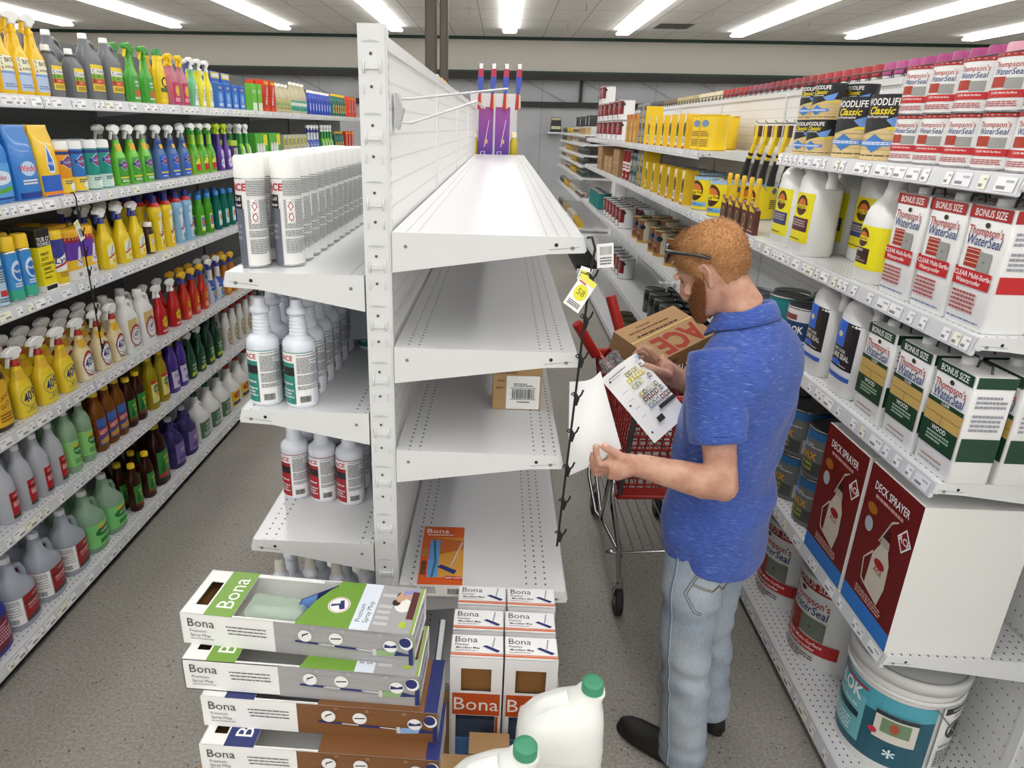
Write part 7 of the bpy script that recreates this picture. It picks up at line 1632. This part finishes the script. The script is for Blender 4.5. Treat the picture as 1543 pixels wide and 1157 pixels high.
# jeans
nb = NB('faded_denim', .9); o_, p_ = nb.xyz()
mp = nb.n('Mapping'); mp.inputs['Scale'].default_value = (300, 300, 40); nb.l(o_, mp.inputs[0])
t1 = nb.n('TexNoise'); t1.inputs['Scale'].default_value = 1; t1.inputs['Detail'].default_value = 4; nb.l(mp.outputs[0], t1.inputs['Vector'])
t2 = nb.n('TexNoise'); t2.inputs['Scale'].default_value = 7; t2.inputs['Detail'].default_value = 3; nb.l(o_, t2.inputs['Vector'])
rp = nb.n('ValToRGB'); rp.color_ramp.elements[0].position = .3; rp.color_ramp.elements[0].color = lin('#8592a2'); rp.color_ramp.elements[1].position = .7; rp.color_ramp.elements[1].color = lin('#abb5be'); nb.l(t1.outputs['Fac'], rp.inputs[0])
r2 = nb.n('ValToRGB'); r2.color_ramp.elements[0].position = .3; r2.color_ramp.elements[0].color = lin('#7d8c9e'); r2.color_ramp.elements[1].position = .65; r2.color_ramp.elements[1].color = lin('#b4bdc4'); nb.l(t2.outputs['Fac'], r2.inputs[0])
nb.l(nb.mix(.5, rp.outputs[0], r2.outputs[0]), nb.b.inputs['Base Color']); denim = nb.m
jn = MB()
eloft(jn, [(T0 + UV * .74, .112, .158), (T0 + UV * .80, .128, .172), (T0 + UV * .90, .126, .168), (T0 + UV * .99, .115, .155)], denim, 30)
LEGS = ([Vector((.640, 1.808, .86)), Vector((.632, 1.795, .72)), Vector((.632, 1.78, .50)), Vector((.648, 1.765, .30)), Vector((.668, 1.752, .10)), Vector((.670, 1.750, .035))], [Vector((.745, 1.935, .86)), Vector((.748, 1.938, .72)), Vector((.758, 1.94, .50)), Vector((.776, 1.935, .30)), Vector((.800, 1.928, .12)), Vector((.803, 1.926, .065))])
for L, kq in zip(LEGS, (1, .93)): jn.tube(L, [r_ * kq for r_ in (.098, .096, .080, .074, .074, .076)], denim, 24)
def jdisp(co, n):
    z = co.z; w = 0
    w += .0055 * sin(62 * z + 3.5 * mnoise.noise(co * 9) + 8 * co.dot(FV)) * max(0, 1 - abs(z - .36) / .2)
    w += .0045 * sin(50 * z - 14 * co.dot(LV) + 3 * mnoise.noise(co * 8)) * max(0, 1 - abs(z - .66) / .14)
    w += .006 * mnoise.noise(co * 9) + .003 * sin(90 * z) * max(0, 1 - abs(z - .10) / .09)
    return n * w
jm = refine(jn, .0062, 5, jdisp, 'jeans'); jeans = bpy.data.objects.new('jeans', jm); COL.objects.link(jeans); jeans.parent = man
# stitched back pocket and side seam, laid on the cloth by projection
from mathutils.bvhtree import BVHTree
jb = BVHTree.FromPolygons([v.co for v in jm.vertices], [tuple(p.vertices) for p in jm.polygons])
def onto(p, d, off=.0012):
    h = jb.ray_cast(Vector(p), Vector(d).normalized())
    return None if h[0] is None else h[0] + h[1] * off
st = MB(); thr = M('#7a6a44', .8); dk = M('#4d6580', .9)
def stitch(pts, d, m, r=.0011):
    out = []
    for a_, b_ in zip(pts, pts[1:]):
        for k in range(8):
            q = onto(Vector(a_).lerp(Vector(b_), k / 8), d)
            if q is not None: out.append(q)
    if len(out) > 2: st.tube(out, r, m, 5)
bk = (-FV * .55 + LV * .83).normalized()          # looking at the left rear
O = T0 + bk * .4; sd = Vector((0, 0, 1)).cross(bk).normalized()
pk = lambda a, z: O + sd * a + UV * z
for dz in (0, .006):
    stitch([pk(-.075, .750 + dz), pk(-.03, .735 + dz), pk(-.015, .729 + dz), pk(.002, .747 + dz), pk(.016, .725 + dz), pk(.075, .729 + dz)], -bk, thr)
stitch([pk(-.055, .80), pk(-.088, .72), pk(-.058, .67), pk(-.035, .655)], -bk, thr); stitch([pk(-.062, .80), pk(-.096, .72), pk(-.064, .663), pk(-.036, .648)], -bk, dk)
for L_ in (LEGS[0],):
    o2 = (LV + FV * .25).normalized() * .3
    stitch([p + o2 for p in L_[0:1]] + [p + o2 for p in L_[1:]], -o2, M('#66809a', .9), .0022)
    o2 = (LV + FV * .20).normalized() * .3
    stitch([p + o2 for p in L_], -o2, M('#c2ccd4', .9), .0012)
st.obj('stitching', jeans)
# shoes
def shoe(heel, toe, name='shoe'):
    heel, toe = Vector(heel), Vector(toe); d = (toe - heel); L = d.length; f = d.normalized(); l = UV.cross(f)
    b = MB(); rs = []
    for t_, w, h in ((0, .022, .05), (.05, .034, .075), (.18, .038, .088), (.34, .040, .085), (.48, .045, .070), (.62, .050, .058), (.78, .050, .050), (.90, .042, .043), (.98, .022, .034), (1.0, .008, .025)):
        c = heel + f * (L * t_); rs.append([c + l * (w * math.copysign(abs(cos(a)) ** .8, cos(a))) + UV * (.014 + max(0, sin(a)) ** .8 * h - (.0 if sin(a) >= 0 else .004)) for a in (2 * pi * k / 24 for k in range(24))])
    b.loft(rs, M('#1d1c1a', .6, bump=.2)); o = b.obj(name, man)
    s = MB(); rs = []
    for z, g in ((.0005, .0), (.004, .003), (.018, .004), (.022, .001)):
        r = []
        for k in range(32):
            a = 2 * pi * k / 32; t_ = .5 + .51 * cos(a); w = (.040 + .010 * cos(a - .0)) ; r.append(heel + f * (L * t_ + g * cos(a)) + l * ((w + g) * math.copysign(abs(sin(a)) ** .75, sin(a))) + UV * z)
        rs.append(r)
    s.loft(rs, M('#141312', .7), smooth=True); s.obj('sole', o)
    la = MB(); m_ = M('#3a3a3a', .8)
    for k in range(4):
        t_ = .40 + .055 * k; c = heel + f * (L * t_) + UV * (.014 + .083 - .035 * (t_ - .4) / .3); la.tube([c - l * .024 - UV * .008, c + UV * .002, c + l * .024 - UV * .008], .0018, m_, 6)
    c = heel + f * (L * .42) + UV * .097; 
    la.tube([c, c + l * .02 + UV * .004 - f * .01, c + l * .04 - UV * .02, c + l * .028 - UV * .03 + f * .02, c], .0016, m_, 6); la.tube([c, c - l * .025 + UV * .004, c - l * .04 - UV * .02, c - l * .02 - UV * .015 + f * .015, c], .0016, m_, 6)
    la.obj('laces', o)
shoe((.722, 1.705, 0), (.488, 1.893, 0)); shoe((.835, 1.872, 0), (.715, 2.135, 0))

# ---------------------------------------------------------------- the pages in his hands
def sheet(name, lab, P00, P10, P11, P01, bow, items=None, cat='paper', thick=.0012, nu=14, nv_=12):
    P00, P10, P11, P01 = map(Vector, (P00, P10, P11, P01)); n = (P10 - P00).cross(P01 - P00).normalized()
    W = (P10 - P00).length; Hh = (P01 - P00).length
    def S2(u, v, off=0):
        p = P00.lerp(P10, u).lerp(P01.lerp(P11, u), v); return p + n * (bow(u, v) + off)
    b = MB()
    for side, o_ in ((0, 0), (1, -thick)):
        vs = [S2(i / nu, j / nv_, o_) for j in range(nv_ + 1) for i in range(nu + 1)]
        fs = [(j * (nu + 1) + i, j * (nu + 1) + i + 1, (j + 1) * (nu + 1) + i + 1, (j + 1) * (nu + 1) + i) for j in range(nv_) for i in range(nu)]
        b.add(vs, fs, M('#efefef', .6), True)
    t = b.obj(name); tag(t, lab, cat)
    if items:
        a_ = MB(); art(a_, lambda a, c, off=0: S2(a / W, c / Hh, off), items, .014, .0007, .0002); a_.obj('print', t)
    return t
# right-hand page: corner order chosen so that u runs along the short edge
k_ = 1.04; F2 = lambda p: Vector((p[0] * k_, p[1] * k_, 2 + (p[2] - 2) * k_))
Tt, Ll, Bb = Vector((.4334, 2.04, 1.3553)), Vector((.3150, 1.93, 1.3035)), Vector((.4607, 1.78, 1.1777)); Rr = Bb + Tt - Ll
wj, hj = (Tt - Ll).length, (Bb - Ll).length
rnd = random.Random(8); its = []
def px_(u, v): return (u * wj, (1 - v) * hj)
# page frame: u from Ll (0) to Tt (1); v from 0 at Bb/Rr to 1 at Ll/Tt
rows = [(.80, [(.42, '#7a7a3a'), (.5, '#7a7a3a'), (.6, '#b0a850'), (.68, '#b0a850'), (.84, '#4a4050')]), (.72, [(.36, '#d8c84a'), (.44, '#d8c84a'), (.52, '#d0c040'), (.6, '#d8c84a'), (.68, '#d0c040'), (.76, '#d8c84a')]), (.63, [(.36, '#b0c080'), (.46, '#9aa88a'), (.56, '#c8c870'), (.8, '#3a2a2c')]), (.5, [(.38, '#c8b060'), (.46, '#3a6a4a'), (.56, '#b0b8a8'), (.66, '#c0c8b0'), (.78, '#5a6a4a')]), (.42, [(.36, '#4a1c20'), (.46, '#5a2024'), (.56, '#5a2024'), (.66, '#5a2024'), (.8, '#3a3a2c')]), (.32, [(.36, '#7a78a8'), (.46, '#4a7a5a'), (.56, '#8a88b0'), (.68, '#6a2a3a'), (.78, '#6a2a3a'), (.86, '#4a1c20')])]
for v, cs_l in rows:
    for u, c in cs_l:
        its.append(('R', u * wj, v * hj, (u + .07) * wj, (v + .062) * hj, c)); its.append(('E', (u + .035) * wj, (v + .03) * hj, .003, .005, '#e8e4d8'))
its += [('R', .5 * wj, .24 * hj, .95 * wj, .29 * hj, '#2e3030'), ('R', .3 * wj, .13 * hj, .46 * wj, .2 * hj, '#2e3030'), ('L', .06 * wj, .90 * hj, .5 * wj, .925 * hj, 1, '#6a6a6a'), ('L', .06 * wj, .87 * hj, .4 * wj, .885 * hj, 1, '#9a9a9a'), ('R', .82 * wj, .92 * hj, .92 * wj, .95 * hj, '#7aa8d8'), ('R', .86 * wj, .88 * hj, .93 * wj, .92 * hj, '#5a3a4a')]
for v in (.78, .66, .54, .42, .30): its.append(('L', .08 * wj, v * hj, .2 * wj, (v + .012) * hj, 1, '#9a9aa8'))
for v in (.88, .5, .1): its.append(('E', .04 * wj, v * hj, .0035, .0035, '#1c1c1c'))
sheet('printed_page', 'printed page with rows of small product pictures in his right hand', Bb, Rr, Tt, Ll, lambda u, v: .012 * sin(pi * u) * v - .01 * (1 - v) * (1 - v), its)
hl_ = [('E', .012, .06, .0035, .0035, '#1c1c1c'), ('E', .012, .19, .0035, .0035, '#1c1c1c')]
P2, P1, P0, P3 = Vector((.335, 1.625, 1.225)), Vector((.298, 1.84, 1.36)), Vector((.205, 1.76, 1.355)), Vector((.208, 1.655, 1.125))
sheet('blank_page', 'curled white page back held by his left hand', P2, P3, P0, P1, lambda u, v: .022 * sin(pi * u) * (.4 + .6 * v), hl_, thick=.003)
